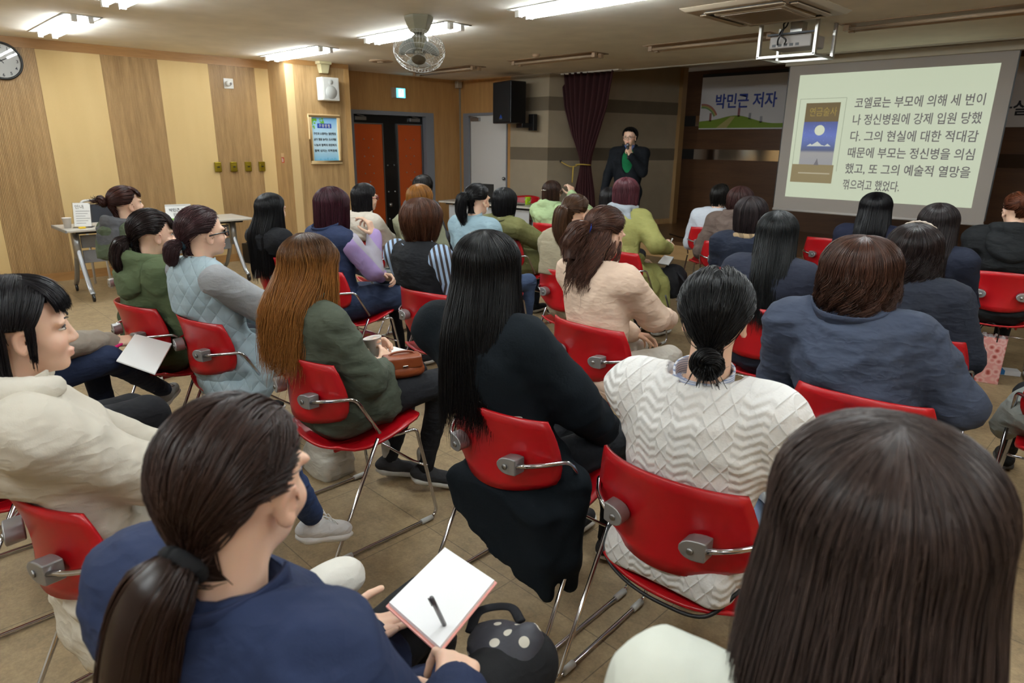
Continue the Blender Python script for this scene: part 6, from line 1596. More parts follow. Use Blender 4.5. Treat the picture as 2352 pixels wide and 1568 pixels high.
P_('I', 'woman with purple hair, navy vest and lilac sleeves', (14, -3),
   down(-0.20, '1e0b12', col2='3c1822', n=3132, r=0.00133, vol=.026, flare=.05, tuck=.16, phimax=128, cl=.4, front='swept', fat=(1.03, 1.03, 1.02), locks=[([(-.06, -.08, -.1), (-.085, -.09, -.16), (-.06, -.1, -.22)], .004, 14)]),
   [pants('141418', slim=.9), top('vest', '232d48', g=.022, sleeve=0, fold=.007), collar('24304c', .085, .055, 1.15, 18, front=.9), sleeves('sleeve', 'b3a0c8', g=.014, kind='knit', armr=1.15, start=.12, mat=m_stripes('lilac_knit', (.64, .55, .74), (.66, .64, .68), 5.5, (0.5, .6, .6), .62)),
    solid('skirt', lambda J: [cone(J['H'][s]+A3(0, 0, .01), J['H'][s]+(J['K'][s]-J['H'][s])*.72, .115, .095, k=.06) for s in (-1, 1)]+[ell(J['P'], A3(.18, .13, .11), k=.05)], '252f47', fold=.007), SHO],
   vox=.013, legs={1: ((.11, .44, .54), (.16, .42, .10)), -1: ((-.09, .42, .53), (-.06, .46, .10))},
   arms={1: ((.15, .13, .99), (.25, .5, -1)), -1: ((.10, .20, .70), (-1, -.4, -.5))}, hands={1: dict(dir=(-.20, -.25, .95), up=(.75, .6, .2), curl=(30, 40, 55, 60), thumb=.4, vox=.0042), -1: dict(dir=(.8, .45, -.1), up=(-.2, .75, .6), curl=(45, 50, 52, 54), vox=.005)})
P_('J', 'woman in ivory jacket with red glasses and black hair', (-2, 2),
   down(-0.19, '131012', n=2479, r=0.00142, vol=.016, phimax=98, jit=.03, tuck=.05, front='swept', cl=.5, wave=.004),
   [pants('b7ab97', slim=1.15), top('jacket', 'd2c9bb', g=.022, fold=.008, armr=1.15, hem=.35), collar('d2c9bb', .085, .04, 1.2, 18, front=.9), glasses('8a1818'), SHO], face=True, hvox=.006)

def m_lstripe():
    t = NT('striped_knit'); s = t.n('ShaderNodeSeparateXYZ'); t.l(t.coords(), s.inputs[0])
    ang = t.math('ADD', t.math('MULTIPLY', s.outputs[0], 1.0), t.math('ADD', t.math('MULTIPLY', s.outputs[1], 1.0), t.math('MULTIPLY', t.math('ABSOLUTE', t.math('SUBTRACT', s.outputs[2], 0.84)), .25)))
    f = t.math('GREATER_THAN', t.math('FRACT', t.math('MULTIPLY', ang, 25)), .52)
    t.l(t.mix(f, lin((.60, .69, .80)), lin((.20, .17, .17))), t.b.inputs['Base Color']); t.b.inputs['Roughness'].default_value = .9
    t.bump(t.noise(t.coords(), 220, 2), .003, .5); return t.m
LS = m_lstripe()
P_('L', 'woman with short brown hair and blue striped sleeves', (10, -2),
   down(-0.105, '1a0f0c', col2='5c3826', n=4785, r=0.00118, vol=.034, tuck=.42, phimax=118, jit=.03, lay=.16, cl=.8, clump=16, frizz=.0022, front='bangs', bangz=.2, crown=(-.15, .98), fat=(1.02, 1.02, 1.03), ez=-.05),
   [pants('1d1d22'), top('vest', '0f1014', g=.024, sleeve=0, fold=.006), sleeves('sleeve', 'fff', g=.018, armr=1.25, mat=LS), collar('fff', .074, .045, 1.08, 10, mat=m_stripes('knit_collar', (.66, .74, .84), (.25, .22, .22), 60, 2, .6), front=.3), SHO,
    solid('earring', lambda J: [cone(J['hc']+J['Rh'] @ A3(.086+.0*a, .004+.017*sin(a), -.066+.017*cos(a)), J['hc']+J['Rh'] @ A3(.086, .004+.017*sin(a+.4), -.066+.017*cos(a+.4)), .0022, .0022, k=.001) for a in np.arange(0, 6.2, .4)], 'fff', mat=plain('gold', (.8, .65, .35), .2, 1.0), vox=.003, fold=0)], vox=.013, bulk=1.05)
P_('M', 'woman with golden brown hair in khaki jacket', (14, -2), down(-0.19, '5a3514', col2='a06a2c', n=2349, r=0.00147, vol=.022, phimax=120, front='swept', tuck=.1, cl=.5), [pants('30323a'), top('jacket', '86866e', g=.022, fold=.008, armr=1.12), hood('86866e', .95), SHO])
P_('N', 'man with short dark hair sitting before the double doors', (14, 0), down(-0.06, '120d0b', n=1312, r=0.00189, vol=.014, tuck=.35, phimax=125, lay=.06, front='bangs', bangz=.42, ez=.0), [pants('22252c'), top('jacket', '3b3d42', g=.02), SHO], sex='m')
P_('O', 'woman in pale blue knit with black ponytail and earring', (8, 0),
   tied((0.0, -0.98, 0.02), '100e10', n=2349, r=0.00138, vol=.012, tiecol='141416', tier=.018, tail=[(0, -.035, .01), (-.01, -.06, -.02), (-.015, -.06, -.1), (.0, -.04, -.21)], tw=([0, .1, .4, .8, 1], [.016, .024, .046, .046, .02]), nt=720, front='swept', fat=(1.03, 1.04, 1.02), wave=.003),
   [pants('3b4a66'), top('knit_sweater', '8fa8b2', g=.02, kind='knit', fold=.006, armr=1.1), collar('93abb5', .062, .05, .96, 12, front=.02, kind='knit', z=.0),
    solid('earring', lambda J: [ell(J['hc']+J['Rh'] @ A3(.084, .004, -.05), A3(.005, .005, .005)), ell(J['hc']+J['Rh'] @ A3(.084, .004, -.066), A3(.005, .005, .005))], 'fff', mat=plain('pearl', (.85, .85, .85), .2), vox=.004, fold=0), SHO], face=True, hvox=.006)
P_('P', 'woman with black bob in olive jacket, leg out to the right', (14, -2), down(-0.135, '0d0c0e', n=2610, r=0.00142, vol=.024, phimax=118, tuck=.30, front='swept', cl=.4, fat=(1.02, 1.02, 1.02)),
   [pants('1e222b', slim=.9), top('jacket', '66653e', g=.024, fold=.009, armr=1.15, hem=.5), collar('4c4b30', .085, .04, 1.2, 16, front=.8), collar('d8d8d4', .068, .05, 1.0, 14, 'shirt_collar', front=.9), shoes('18181a', 'b5b2a4', {1: (.5, .86, 0)})],
   legs={1: ((.17, .44, .54), (.12, .42, .10)), -1: ((-.1, .4, .52), (-.08, .38, .1))}, arms={1: ((.20, .28, .68), (1, -.4, -.7)), -1: ((-.02, .26, .64), (-1, -.5, -.5))})
P_('Q', 'woman in mint green hoodie with silver hair clip', (-6, 0), down(-0.20, '150f0d', col2='3c2418', n=1500, r=0.00189, vol=.014, phimax=110, tuck=.12, front='swept', cl=.4, locks=[([(-.06, -.06, -.1), (-.08, -.09, -.2), (-.10, -.1, -.3)], .006, 24)]),
   [pants('3a3c44'), top('hoodie', 'a3b889', g=.024, fold=.010, armr=1.12), hood('a5ba8b', 1.05), glasses('14100f', temple=.004), SHO,
    solid('hair_clip', lambda J: [cone(J['hc']+J['Rh'] @ A3(x-.018, -.126-.0, .022+.004*sin(x*160)), J['hc']+J['Rh'] @ A3(x, -.128, .022+.004*sin(x*160+1)), .0055, .0055, k=.002) for x in (-.018, 0., .018, .036)], 'fff', mat=plain('clip_silver', (.85, .85, .85), .15, 1.0), vox=.004, fold=0)],
   arms={1: ((.09, .12, 1.06), (1, .3, -.7)), -1: ((-.05, .24, .64), (-1, -.5, -.5))}, hands={1: dict(dir=(-.3, .1, .95), up=(.8, -.3, .2), curl=(40, 45, 50, 55), vox=.006)})
P_('R', 'woman in khaki coat with brown ponytail, behind the peach jacket', (6, -3),
   tied((0.0, -0.985, 0.0), '2c1c13', col2='5a3d28', n=2610, r=0.00138, vol=.012, tiecol='2c1c14', tier=.016, tiew=.007, tail=[(0, -.03, .0), (-.005, -.055, -.03), (-.01, -.055, -.13), (.01, -.04, -.25)], tw=([0, .1, .4, .8, 1], [.016, .022, .046, .048, .02]), nt=840, front='swept'),
   [pants('3c3a38'), top('coat', '9a9079', g=.024, fold=.008, armr=1.12), solid('cape_flap', lambda J: [rbox(J['C']+A3(0, -.125, .0), A3(.165, .012, .11), .01, rot3(x=-4), k=.02)], '968c75', fold=.004), collar('9a9079', .085, .05, 1.2, 18, front=.8), SHO])
P_('S', 'woman in olive trench with grey hood and burgundy bob', (26, -6), down(-0.175, '2c1417', col2='5c2c34', n=4147, r=0.00122, vol=.026, phimax=122, tuck=.12, jit=.012, front='swept', fat=(1.03, 1.03, 1.02), cl=.4),
   [pants('1c1c20'), top('trench_coat', '85834c', g=.024, fold=.008, armr=1.1, hem=.6, extra=lambda J: [cone((.19, .05, .50), (.25, .02, .20), .08, .06, k=.06), cone((.21, .2, .5), (.26, .18, .2), .07, .05, k=.06), cone((0, -.12, .5), (.05, -.15, .3), .09, .06, k=.06)]), hood('8f959b', 1.0, 'grey_hood', 'knit'), SHO],
   arms={1: ((.20, .27, .78), (1, -.4, -.8)), -1: ((-.05, .24, .66), (-1, -.5, -.5))}, hands={1: dict(dir=(-.2, .8, .35), up=(.7, .0, .6), curl=(45, 48, 52, 56), thumb=.8, vox=.006)})
P_('S2', 'dark haired person half hidden left of the burgundy bob', (20, 0), down(-0.17, '151213', n=1125, r=0.00201, vol=.018, phimax=115, front='swept'), [pants('222428'), top('jacket', '33363c', g=.02), SHO])
P_('W', 'man with thinning black hair in white polo shirt', (0, 0), down(-0.065, '14110f', n=1312, r=0.00166, vol=.007, tuck=.35, phimax=118, lay=.05, ez=.0, front='bangs', bangz=.6, cl=.2), [pants('2a2d33'), top('shirt', 'c9ced6', g=.02, fold=.008, armr=1.15), collar('fff', .070, .045, 1.1, 20, mat=m_stripes('polo_collar', (.82, .84, .87), (.2, .2, .24), 70, 2, .7), front=.5), SHO], sex='m', sw=.185)
P_('X', 'person with brown curly hair in brown hooded jacket', (0, -3), down(-0.105, '28181b', col2='4a302c', n=1500, r=0.00195, vol=.030, tuck=.35, wave=.008, phimax=118, lay=.08, front='swept', cl=.5), [pants('2a2622'), top('jacket', '594b44', g=.028, fold=.010, armr=1.2), hood('5b4d46', 1.15), SHO], sw=.18)
def m_plaid():
    t = NT('plaid_wool'); s = t.n('ShaderNodeSeparateXYZ'); t.l(t.coords(), s.inputs[0])
    a = t.math('GREATER_THAN', t.math('FRACT', t.math('MULTIPLY', t.math('ADD', s.outputs[0], s.outputs[1]), 14)), .6); b = t.math('GREATER_THAN', t.math('FRACT', t.math('MULTIPLY', s.outputs[2], 14)), .6)
    t.l(t.mix(t.math('MULTIPLY', t.math('ADD', a, b), .5), lin((.56, .47, .35)), lin((.09, .08, .08))), t.b.inputs['Base Color']); t.b.inputs['Roughness'].default_value = .9; return t.m
PLAID = m_plaid()
P_('Y', 'woman with dark bob in navy top and plaid scarf', (12, -2), down(-0.155, '161214', col2='33292a', n=2610, r=0.00142, vol=.028, tuck=.22, phimax=122, front='swept', cl=.45, fat=(1.03, 1.03, 1.02)),
   [pants('20232a'), top('jacket', '1b2130', g=.022, fold=.007), SHO, solid('scarf', lambda J: [cone(J['nb']+A3(.078*cos(a), .07*sin(a), .0), J['nb']+A3(.078*cos(a+.6), .07*sin(a+.6), .0), .024, .024, k=.03) for a in np.arange(0, 6.2, .6)]+[cone(J['nb']+A3(.12, -.06, -.02), J['nb']+A3(.15, -.13, -.20), .035, .045, k=.03)], 'fff', mat=PLAID, fold=.006)])
P_('Z', 'woman with long straight black hair in navy blazer', (18, -2), down(-0.40, '101011', col2='2a2c2d', n=6061, r=0.00110, vol=.022, flare=.05, yb=-.16, ybz=.24, jit=.05, phimax=118, front='swept', cl=.45, fat=(1.03, 1.03, 1.02), frontup=.1, lay=.02), [pants('1d2027'), top('blazer', '262a38', g=.024, fold=.007, armr=1.1), SHO], vox=.013, sw=.17)
P_('AB', 'woman with beaded headband and curly dark hair', (8, -4), down(-0.225, '120d0e', col2='2e2220', n=5104, r=0.00114, vol=.036, flare=.0, tuck=.22, wave=.020, wf=62, clump=30, jit=.03, lay=.06, phimax=122, front='swept', cl=.75, fat=(1.03, 1.03, 1.02)),
   [pants('1d2027'), top('jacket', '242833', g=.028, fold=.008, armr=1.15), collar('1c202a', .095, .045, 1.25, 20, front=.8), SHO,
    solid('headband', lambda J: [cone(J['hc']+J['Rh'] @ (HC0+A3(.101*cos(a), .035-.02*sin(a), .108*sin(a))), J['hc']+J['Rh'] @ (HC0+A3(.101*cos(a+.12), .035-.02*sin(a+.12), .108*sin(a+.12))), 0.0042+.0022*(int(a/.12) % 2), .0042, k=.001) for a in np.arange(.15, 2.9, .12)], 'fff', mat=plain('beads', (.80, .74, .68), .3), vox=.0035, fold=0)], vox=.013, sw=.175)
P_('AC', 'woman with sleek black hair below the screen centre', (12, 0), down(-0.34, '0a090c', n=2610, r=0.00147, vol=.028, flare=.12, yb=-.16, jit=.03, phimax=120, front='swept', cl=.4, fat=(1.08, 1.04, 1.03)), [pants('1d2027'), top('jacket', '171b2e', g=.022, fold=.007), collar('171b2e', .085, .045, 1.2, 18, front=.8), SHO], sw=.18)
P_('AD', 'woman with long dark hair right of the sleek haired woman', (2, -2), down(-0.36, '130e10', col2='2c2424', n=2610, r=0.00147, vol=.024, flare=.10, yb=-.15, jit=.05, phimax=120, front='swept', cl=.5, fat=(1.05, 1.03, 1.02)), [pants('1d2027'), top('jacket', '1a1f2e', g=.022, fold=.007), SHO])
P_('AE', 'person in black hoodie with brown pinned-up hair at right edge', (30, 2), tied((0.1, -0.85, 0.45), '2e1710', col2='6a3a24', n=1500, r=0.00189, vol=.014, bun=(.025, .024), nt=320, front='swept', napez=-.55), [pants('191b1f'), top('hoodie', '17191b', g=.030, kind='weave', fold=.012, armr=1.25), hood('1a1c1e', 1.2), SHO], sw=.185, bulk=1.1,
   arms={1: ((.14, .24, .62), (1, -.4, -.5)), -1: ((-.08, .28, .64), (-1, -.3, -.5))})
HT['AF'] = (-0.02, 3.22, 1.28)
P_('AF', 'person in grey coat cut by the right edge of the picture', (10, 0), down(-0.2, BLK, n=400, phimax=115, front='swept'), [pants('15161a', slim=.9), top('coat', '868a86', g=.026, fold=.008, armr=1.25, hem=.5, extra=lambda J: [cone((-.20, .0, .56), (-.27, .14, .42), .085, .06, k=.05)]), shoes('141416', '3a3a3a')],
   arms={-1: ((-.10, .24, .62), (-1, -.3, -.4)), 1: ((.09, .2, .63), (1, -.4, -.5))}, legs={-1: ((-.22, .42, .50), (-.25, .70, .10)), 1: ((.1, .4, .5), (.1, .4, .1))})

# --- the speaker, standing before the stage with a microphone
HT['MAN'] = (-5.38, 7.50, 1.808); CP['MAN'] = (-5.36, 7.46, 206)
def man_clothes(root, J, hx, vox, seed):
    wedge = [ell(J['C']+A3(0, .13, .06), A3(.075, .10, .20), rot3(x=8), k=.01, op='-')]
    def jk(J): return [cone(J['P']+A3(x, .0, .02), J['P']+A3(x*1.08, .0, -.14), .115, .10, k=.05) for x in (-.08, .08)]+wedge
    top('sweater', '0f6a3e', g=.004, sleeve=0, fold=.003)(root, J, hx, .012, 3)
    top('jacket', '10141a', g=.022, fold=.004, armr=1.0, extra=jk)(root, J, hx, .012, 4)
    collar('5a6a96', .066, .05, 1.08, 10, 'shirt_collar', front=.55)(root, J, hx, .012, 5)
    collar('12161c', .080, .045, 1.2, 14, 'jacket_collar', front=.9, z=.0)(root, J, hx, .012, 5)
    V, Q = grow([ell(J['P']+A3(-.01, .125, .06), A3(.011, .006, .011))], .004, 1); put('button', mesh('button', V, Q, mat=plain('button', (.75, .75, .75), .3, .6)), root)
P_('MAN', 'man in dark jacket and green sweater speaking into a microphone', (197, -4),
   down(-0.020, '0e0c0c', n=1125, r=0.00213, vol=.020, tuck=.25, phimax=98, lay=.04, ez=.05, front='bangs', bangz=.58, partx=-.03, hairline=.60, cl=.5),
   [pants('17191e', slim=1.05), man_clothes, glasses('2a2622', .0015, .002), shoes('121214', '1c1c1c')], sex='m', face=True, hvox=.0055, sw=.195, bulk=1.12, stand=(0, -.02, .96),
   legs={1: ((.10, .02, .52), (.11, -.01, .09)), -1: ((-.10, .03, .52), (-.11, .0, .09))},
   arms={-1: ((-.075, .20, 1.43), (-.55, -.1, -1)), 1: ((.30, .06, .93), (.6, -1, 0))},
   hands={-1: dict(dir=(.35, .15, .92), up=(-.75, .62, .2), curl=(62, 66, 68, 70), thumb=.7, vox=.005), 1: dict(dir=(.05, .1, -1), up=(.95, .1, 0), curl=(22, 25, 28, 30), vox=.006)})
# ================================================================== things held, worn over chairs or lying about
def inv(k, p):
    """a point given in the seat's own space, in world space"""
    x, y, a = CP[k]; a = radians(a); return A3(x+p[0]*cos(a)-p[1]*sin(a), y+p[0]*sin(a)+p[1]*cos(a), p[2])
def rzof(k): return radians(CP[k][2])
def cup(k, p, label, mark=False, tilt=(0, 0, 0), r=0.040, h=0.078):
    t = empty('paper_cup', label, 'cup', inv(k, p), rzof(k)); t.rotation_euler = (tilt[0], tilt[1], rzof(k))
    B().lathe([(0.0, 0.004), (r*0.70, 0.0), (r*0.72, 0.003), (r*0.98, h-0.004), (r*1.03, h-0.004), (r*1.04, h), (r*1.0, h+0.001), (r*0.95, h-0.004), (r*0.70, 0.006), (0.0, 0.006)], 28).make('cup_wall', plain('cup_white', (.90, .90, .89), .5), t, smooth=True)
    if mark:
        m_ = B()
        for rr_ in (0.010, 0.016): m_.tube([((r*0.87+0.001)*cos(-1.2+rr_*sin(a)/r), (r*0.87+0.001)*sin(-1.2+rr_*sin(a)/r), h*0.5+rr_*cos(a)) for a in np.linspace(0.3, 5.6, 18)], 0.0012, 5)
        m_.make('print', plain('cup_green', (.45, .68, .62), .5), t, smooth=True)
    return t
def pen(a, b, label, col=(.08, .08, .09), r=0.0045):
    a, b = A3(*a), A3(*b); d = (b-a)/np.linalg.norm(b-a)
    t = empty('pen', label, 'pen', a); o = A3(0, 0, 0)
    B().tube([o, o+(b-a)*0.80, o+(b-a)], [r, r, r*0.95], 10).make('barrel', plain('pen_%.2f%.2f' % (col[0], col[2]), col, .3), t, smooth=True)
    B().tube([o-d*0.014, o], [0.0008, r*0.85], 10).make('tip', STEEL, t, smooth=True)
    s_ = np.cross(d, A3(0, 0, 1)); s_ /= np.linalg.norm(s_)
    B().tube([o+(b-a)*0.97+s_*r*1.5, o+(b-a)*0.70+s_*r*1.5], 0.0012, 6).make('clip', STEEL, t, smooth=True)
def quad_pad(name, label, cat, q, th, mats, over=0.0, parts=('page', 'cover')):
    """paper block on a quadrilateral given by four world corners (far left, far right, near right, near left)"""
    q = [A3(*p) for p in q]; n = np.cross(q[1]-q[0], q[3]-q[0]); n /= np.linalg.norm(n); n = n if n[2] > 0 else -n
    c = sum(q)/4; t = empty(name, label, cat, c)
    F = [(3,2,1,0),(4,5,6,7),(0,1,5,4),(1,2,6,5),(2,3,7,6),(3,0,4,7)]
    B().add([p-c-n*th*.2 for p in q]+[p-c+n*th for p in q], F).make(parts[0], mats[0], t)
    if len(mats) > 1:
        q2 = [c+(p-c)*(1+over) for p in q]
        B().add([p-c-n*(th*.2+.003) for p in q2]+[p-c-n*(th*.2) for p in q2], F).make(parts[1], mats[1], t)
    return t
cup('K', (-.105, .225, .672), 'white paper cup in the hands of the orange haired woman', tilt=(radians(6), radians(-8), 0))
TURQ = plain('turquoise', (0.16, 0.66, 0.60), 0.5)
quad_pad('notebook', 'turquoise notebook under the orange haired woman\'s hands', 'notebook', [inv('K', (-.16, .36, .655)), inv('K', (-.02, .38, .655)), inv('K', (.01, .22, .650)), inv('K', (-.13, .20, .650))], .012, [PAPER, TURQ], .04, ('page', 'cover'))
def handbag(k, p, rz, label, col, s=1.0, tall=1.0):
    t = empty('handbag', label, 'bag', inv(k, p), rzof(k)+rz); LE = NT('bag_leather'); LE.b.inputs['Base Color'].default_value = lin(col)+(1,); LE.b.inputs['Roughness'].default_value = .42; LE.bump(LE.noise(LE.coords(), 30, 3), .006, .4)
    V, Q = grow([rbox((0, 0, .055*tall), A3(.105, .045, .055*tall), .035, k=.02), ell((0, 0, .035), (.115, .055, .035), k=.03)], .008, 1); V = V*s
    put('body', mesh('body', folds(V, Q, .003, 4), Q, mat=LE.m), t)
    V, Q = grow([rbox((0, .012, .105*tall), A3(.10, .04, .012), .01, k=.01), rbox((0, -.040, .085*tall), A3(.092, .012, .032*tall), .008, k=.01)], .006, 1); put('flap', mesh('flap', V*s, Q, mat=LE.m), t)
    B().tube(curve_pts(np.array([(-.085, 0, .09*tall), (-.05, .02, .125*tall), (.05, .02, .125*tall), (.085, 0, .09*tall)])*s, 7), .006*s, 7).make('handle', LE.m, t, smooth=True)
    B().box(A3(-.015, -.056, .06*tall)*s, A3(.015, -.05, .075*tall)*s).make('buckle', plain('buckle', (.75, .72, .65), .2, 1.0), t, bevel=.002)
    return t
handbag('K', (.085, .235, .615), radians(70), 'tan brown leather handbag on the orange haired woman\'s lap', (.47, .22, .09), .82)
quad_pad('writing_pad', 'white writing pad with pink cover held by woman in navy coat', 'notebook', [inv('B', (-.115, .485, .680)), inv('B', (.05, .462, .680)), inv('B', (.105, .235, .696)), inv('B', (-.058, .262, .696))], .006, [plain('bright_paper', (.93, .93, .93), .6), plain('pink_card', (.90, .62, .58), .6)], .06)
pen(inv('B', (.070, .285, .700)), inv('B', (.098, .225, .81)), 'grey pen in the writing hand of woman in navy coat', (.30, .29, .30))
quad_pad('notebook', 'open white notebook with orange cover on the peach jacket woman\'s lap', 'notebook', [inv('T', (-.11, .55, .705)), inv('T', (-.03, .565, .705)), inv('T', (.07, .36, .705)), inv('T', (-.02, .345, .705))], .008, [PAPER, plain('orange_card', (.80, .36, .12), .5)], .05)
pen(inv('T', (.06, .44, .725)), inv('T', (.045, .40, .84)), 'black pen in the hand of the peach jacket woman')
quad_pad('paper_sheet', 'folded white papers in the outstretched hand at left', 'paper', [inv('D', (-.02, .58, .660)), inv('D', (.20, .675, .640)), inv('D', (.50, .50, .606)), inv('D', (.255, .42, .625))], .002, [PAPER, PAPER], .012, ('front_sheet', 'rear_sheet'))
t = tag(B().box((-.03, -.06, -.006), (.03, .06, .006)).make('pink_phone', plain('pink', (.85, .12, .45), .35), None, bevel=.004, loc=tuple(inv('D', (.03, .47, .636))), rot=(0.1, 0, .6)), 'bright pink phone under the outstretched hand at left', 'phone')
quad_pad('paper_sheet', 'white paper in the crossed hand of the lilac sleeved woman', 'paper', [inv('I', (.00, .16, .80)), inv('I', (.09, .12, .80)), inv('I', (.13, .12, .66)), inv('I', (.04, .16, .64))], .002, [PAPER])
handbag('I', (.05, .33, .615), radians(15), 'dark green grey shoulder bag on the lilac sleeved woman\'s lap', (.20, .23, .22), 1.05, .8)
quad_pad('paper_sheet', 'white handout between the golden haired and pale blue knit women', 'paper', [inv('M', (.28, .20, .93)), inv('M', (.40, .16, .93)), inv('M', (.36, .10, .72)), inv('M', (.24, .14, .72))], .002, [PAPER])
quad_pad('writing_pad', 'white note pad held by the woman in the olive trench', 'notebook', [inv('S', (.12, .36, .70)), inv('S', (.22, .34, .70)), inv('S', (.25, .22, .655)), inv('S', (.14, .24, .655))], .006, [PAPER, BLACK], .05)
pen(inv('S', (.17, .30, .76)), inv('S', (.22, .30, .86)), 'white pen raised by the woman in the olive trench', (.80, .80, .78), .006)
def backpack():
    t = empty('shoulder_bag', 'black bag with a hanging strap beside the olive trench', 'bag', inv('S', (.23, .34, .42)), rzof('S'))
    V, Q = grow([ell((0, 0, .10), (.10, .12, .13)), rbox((0, 0, .06), (.09, .11, .10), .04, k=.03)], .012, 1); put('body', mesh('body', folds(V, Q, .008, 3), Q, mat=cloth('141417', 'weave', 'bag_fabric')), t)
    B().tube(curve_pts([(.07, -.06, .18), (.15, -.06, .10), (.19, -.06, -.02), (.15, -.06, -.08), (.08, -.06, .0)], 7), .016, 8, .35).make('strap', cloth('1b1b1f', 'weave', 'bag_fabric'), t, smooth=True)
backpack()
cup('G', (-.02, .36, .675), 'white paper cup with a pale green print held by the vest woman', True)
def soft_bag(name, label, loc, prims, col, mat=None, strap=None, fold=.006, cat='bag', seed=1):
    t = empty(name, label, cat, loc)
    V, Q = grow(prims, .010, 1); put('body', mesh('body', folds(V, Q, fold, seed), Q, mat=mat or cloth(col, 'weave', 'bag_fabric')), t)
    if strap is not None: B().tube(curve_pts(strap, 7), .011, 8, .4).make('strap', cloth('17171b', 'weave', 'bag_strap'), t, smooth=True)
    return t
soft_bag('striped_bag', 'dark bag with pale stripes on the lap of the vest woman', inv('G', (-.15, .34, .63)), [ell((0, 0, .05), (.10, .10, .07)), ell((0, .02, .09), (.06, .07, .05), k=.03)], '1c2030', m_stripes('bag_stripes', (.10, .11, .16), (.62, .60, .62), 26, (.3, .6, 1.0), .8))
def dots():
    t = NT('polka_dot'); v = t.n('ShaderNodeTexVoronoi'); v.inputs['Scale'].default_value = 24; v.inputs['Randomness'].default_value = .35; t.l(t.coords(), v.inputs['Vector'])
    t.l(t.mix(t.math('LESS_THAN', v.outputs['Distance'], .26), lin((.16, .16, .19)), lin((.80, .78, .72))), t.b.inputs['Base Color']); t.b.inputs['Roughness'].default_value = .6
    t.bump(t.noise(t.coords(), 20, 3), .01, .5); return t.m
soft_bag('polka_dot_bag', 'grey polka dot bag with black strap on the navy coat woman\'s lap', inv('B', (.125, .40, .588)), [ell((0, 0, .01), (.075, .07, .04)), ell((.04, .025, .03), (.035, .045, .04), k=.02)], '22222a', dots(), [(-.070, -.03, .02), (-.095, .02, .03), (-.06, .075, .030), (-.01, .06, .03)], .008)
soft_bag('white_bag', 'white rounded bag by the left arm of the navy coat woman', inv('B', (-.31, .30, .60)), [ell((0, 0, .02), (.045, .085, .035)), ell((0, .03, .0), (.045, .06, .035), k=.03)], 'dcd9cf', None, None, .004)
soft_bag('tote_bag', 'white cloth tote bag slumped under the orange haired woman\'s chair', (-2.76, 1.46, 0.0), [ell((0, 0, .10), (.14, .10, .15)), rbox((0, 0, .05), (.12, .09, .06), .03, k=.04), ell((.03, .02, .20), (.10, .07, .09), k=.04)], 'b9b4a8', None, None, .008)
def pinkpat():
    t = NT('pink_pattern'); n = t.noise(t.coords(), 22, 4); t.l(t.ramp(n, [(.35, lin((.55, .10, .26))), (.48, lin((.78, .25, .42))), (.55, lin((.75, .42, .18))), (.65, lin((.20, .10, .14)))]), t.b.inputs['Base Color']); t.b.inputs['Roughness'].default_value = .7; return t.m
soft_bag('patterned_bag', 'pink and orange patterned bag under the lilac sleeved woman\'s chair', inv('I', (-.03, .12, .0)), [rbox((0, 0, .13), (.16, .10, .13), .05, k=.03), ell((.05, .0, .22), (.10, .08, .08), k=.04)], 'a03050', pinkpat(), None, .01)
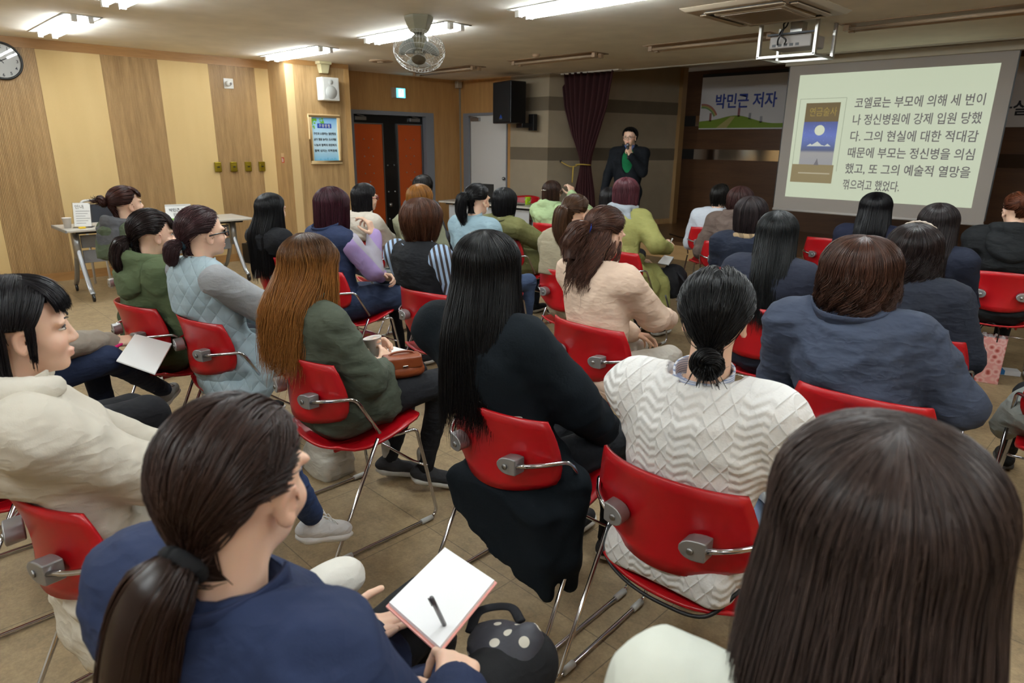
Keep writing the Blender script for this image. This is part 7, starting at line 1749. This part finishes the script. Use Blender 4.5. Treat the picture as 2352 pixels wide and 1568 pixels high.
def gift_bag():
    t = empty('gift_bag', 'pink patterned paper gift bag on the floor at right', 'gift bag', (-.80, 5.49, 0), radians(12))
    m_ = NT('gift_paper'); v = m_.n('ShaderNodeTexVoronoi'); v.inputs['Scale'].default_value = 24; m_.l(m_.coords(), v.inputs['Vector'])
    m_.l(m_.ramp(v.outputs['Distance'], [(.15, lin((.62, .26, .22))), (.32, lin((.82, .52, .50))), (.5, lin((.88, .72, .70))), (.7, lin((.84, .58, .56)))]), m_.b.inputs['Base Color']); m_.b.inputs['Roughness'].default_value = .45
    w_, d, h = .115, .05, .33
    b = B()
    for lo, hi in (((-w_, -d, 0), (w_, -d+.003, h)), ((-w_, d-.003, 0), (w_, d, h)), ((-w_, -d, 0), (-w_+.003, d, h)), ((w_-.003, -d, 0), (w_, d, h)), ((-w_, -d, 0), (w_, d, .003))): b.box(lo, hi)
    b.make('paper_body', m_.m, t)
    V = [[(x, y+.012*sin(x*60+y*80), h-.01+.03*sin(x*90)*cos(y*70)) for y in np.linspace(-.04, .04, 7)] for x in np.linspace(-.1, .1, 12)]
    B().grid(V).make('tissue', plain('tissue', (.82, .80, .80), .8), t)
    for yy in (-d, d): B().tube(curve_pts([(-.055, yy, h-.03), (-.05, yy, h+.06), (0, yy, h+.10), (.05, yy, h+.06), (.055, yy, h-.03)], 7), .004, 7).make('handle', BLACK, t, smooth=True)
gift_bag()
t = empty('tissue_box', 'small white and blue box on the floor by the gift bag', 'box', (-.68, 5.80, 0), radians(25))
B().box((-.07, -.045, 0), (.07, .045, .035)).make('box_body', plain('box_white', (.80, .82, .84), .5), t, bevel=.003)
B().box((-.0705, -.0455, .004), (-.03, .0455, .0352)).make('blue_end', plain('box_blue', (.10, .42, .66), .5), t)
t = empty('floor_box', 'black upright box on the floor by the left wall', 'box', (-8.75, 3.72, 0), radians(10))
B().box((-.09, -.06, 0), (.09, .06, .26)).make('case', BLACK, t, bevel=.006)
B().box((-.05, -.02, .26), (.05, .02, .275)).make('grip', BLACK, t, bevel=.004)
# strap looped behind the white sweater
t = tag(B().tube(curve_pts([inv('V', p) for p in ((-.215, -.10, .50), (-.19, -.15, .44), (-.10, -.185, .415), (.02, -.20, .412), (.14, -.185, .425), (.20, -.12, .50))], 8), .0055, 8).make('bag_strap', plain('strap_black', (.06, .06, .07), .5), smooth=True), 'black bag strap looped behind the seat of the white sweater woman', 'strap')
t = empty('microphone', 'black microphone with silver head held by the speaker', 'microphone', inv('MAN', (-.040, .225, 1.40)), rzof('MAN')); t.rotation_euler = (radians(8), radians(6), rzof('MAN'))
B().lathe([(0.0, 0.0), (.011, .0), (.012, .01), (.014, .12), (.018, .15), (.018, .16), (.0, .162)], 18).make('grip', BLACK, t, smooth=True)
B().sphere((0, 0, .178), (.025, .025, .026), 10).make('grille', plain('mic_grille', (.55, .56, .60), .3, .9), t, smooth=True)
# shoulder strap of the pale blue knit woman
t = tag(B().tube(curve_pts([inv('O', p) for p in ((-.10, -.02, 1.09), (-.12, -.13, 1.02), (-.10, -.155, .92), (-.05, -.16, .82))], 8), .010, 8, .4).make('shoulder_strap', cloth('7c2038', 'weave', 'strap_fabric'), smooth=True), 'dark red bag strap over the shoulder of the pale blue knit woman', 'strap')
finish_text()
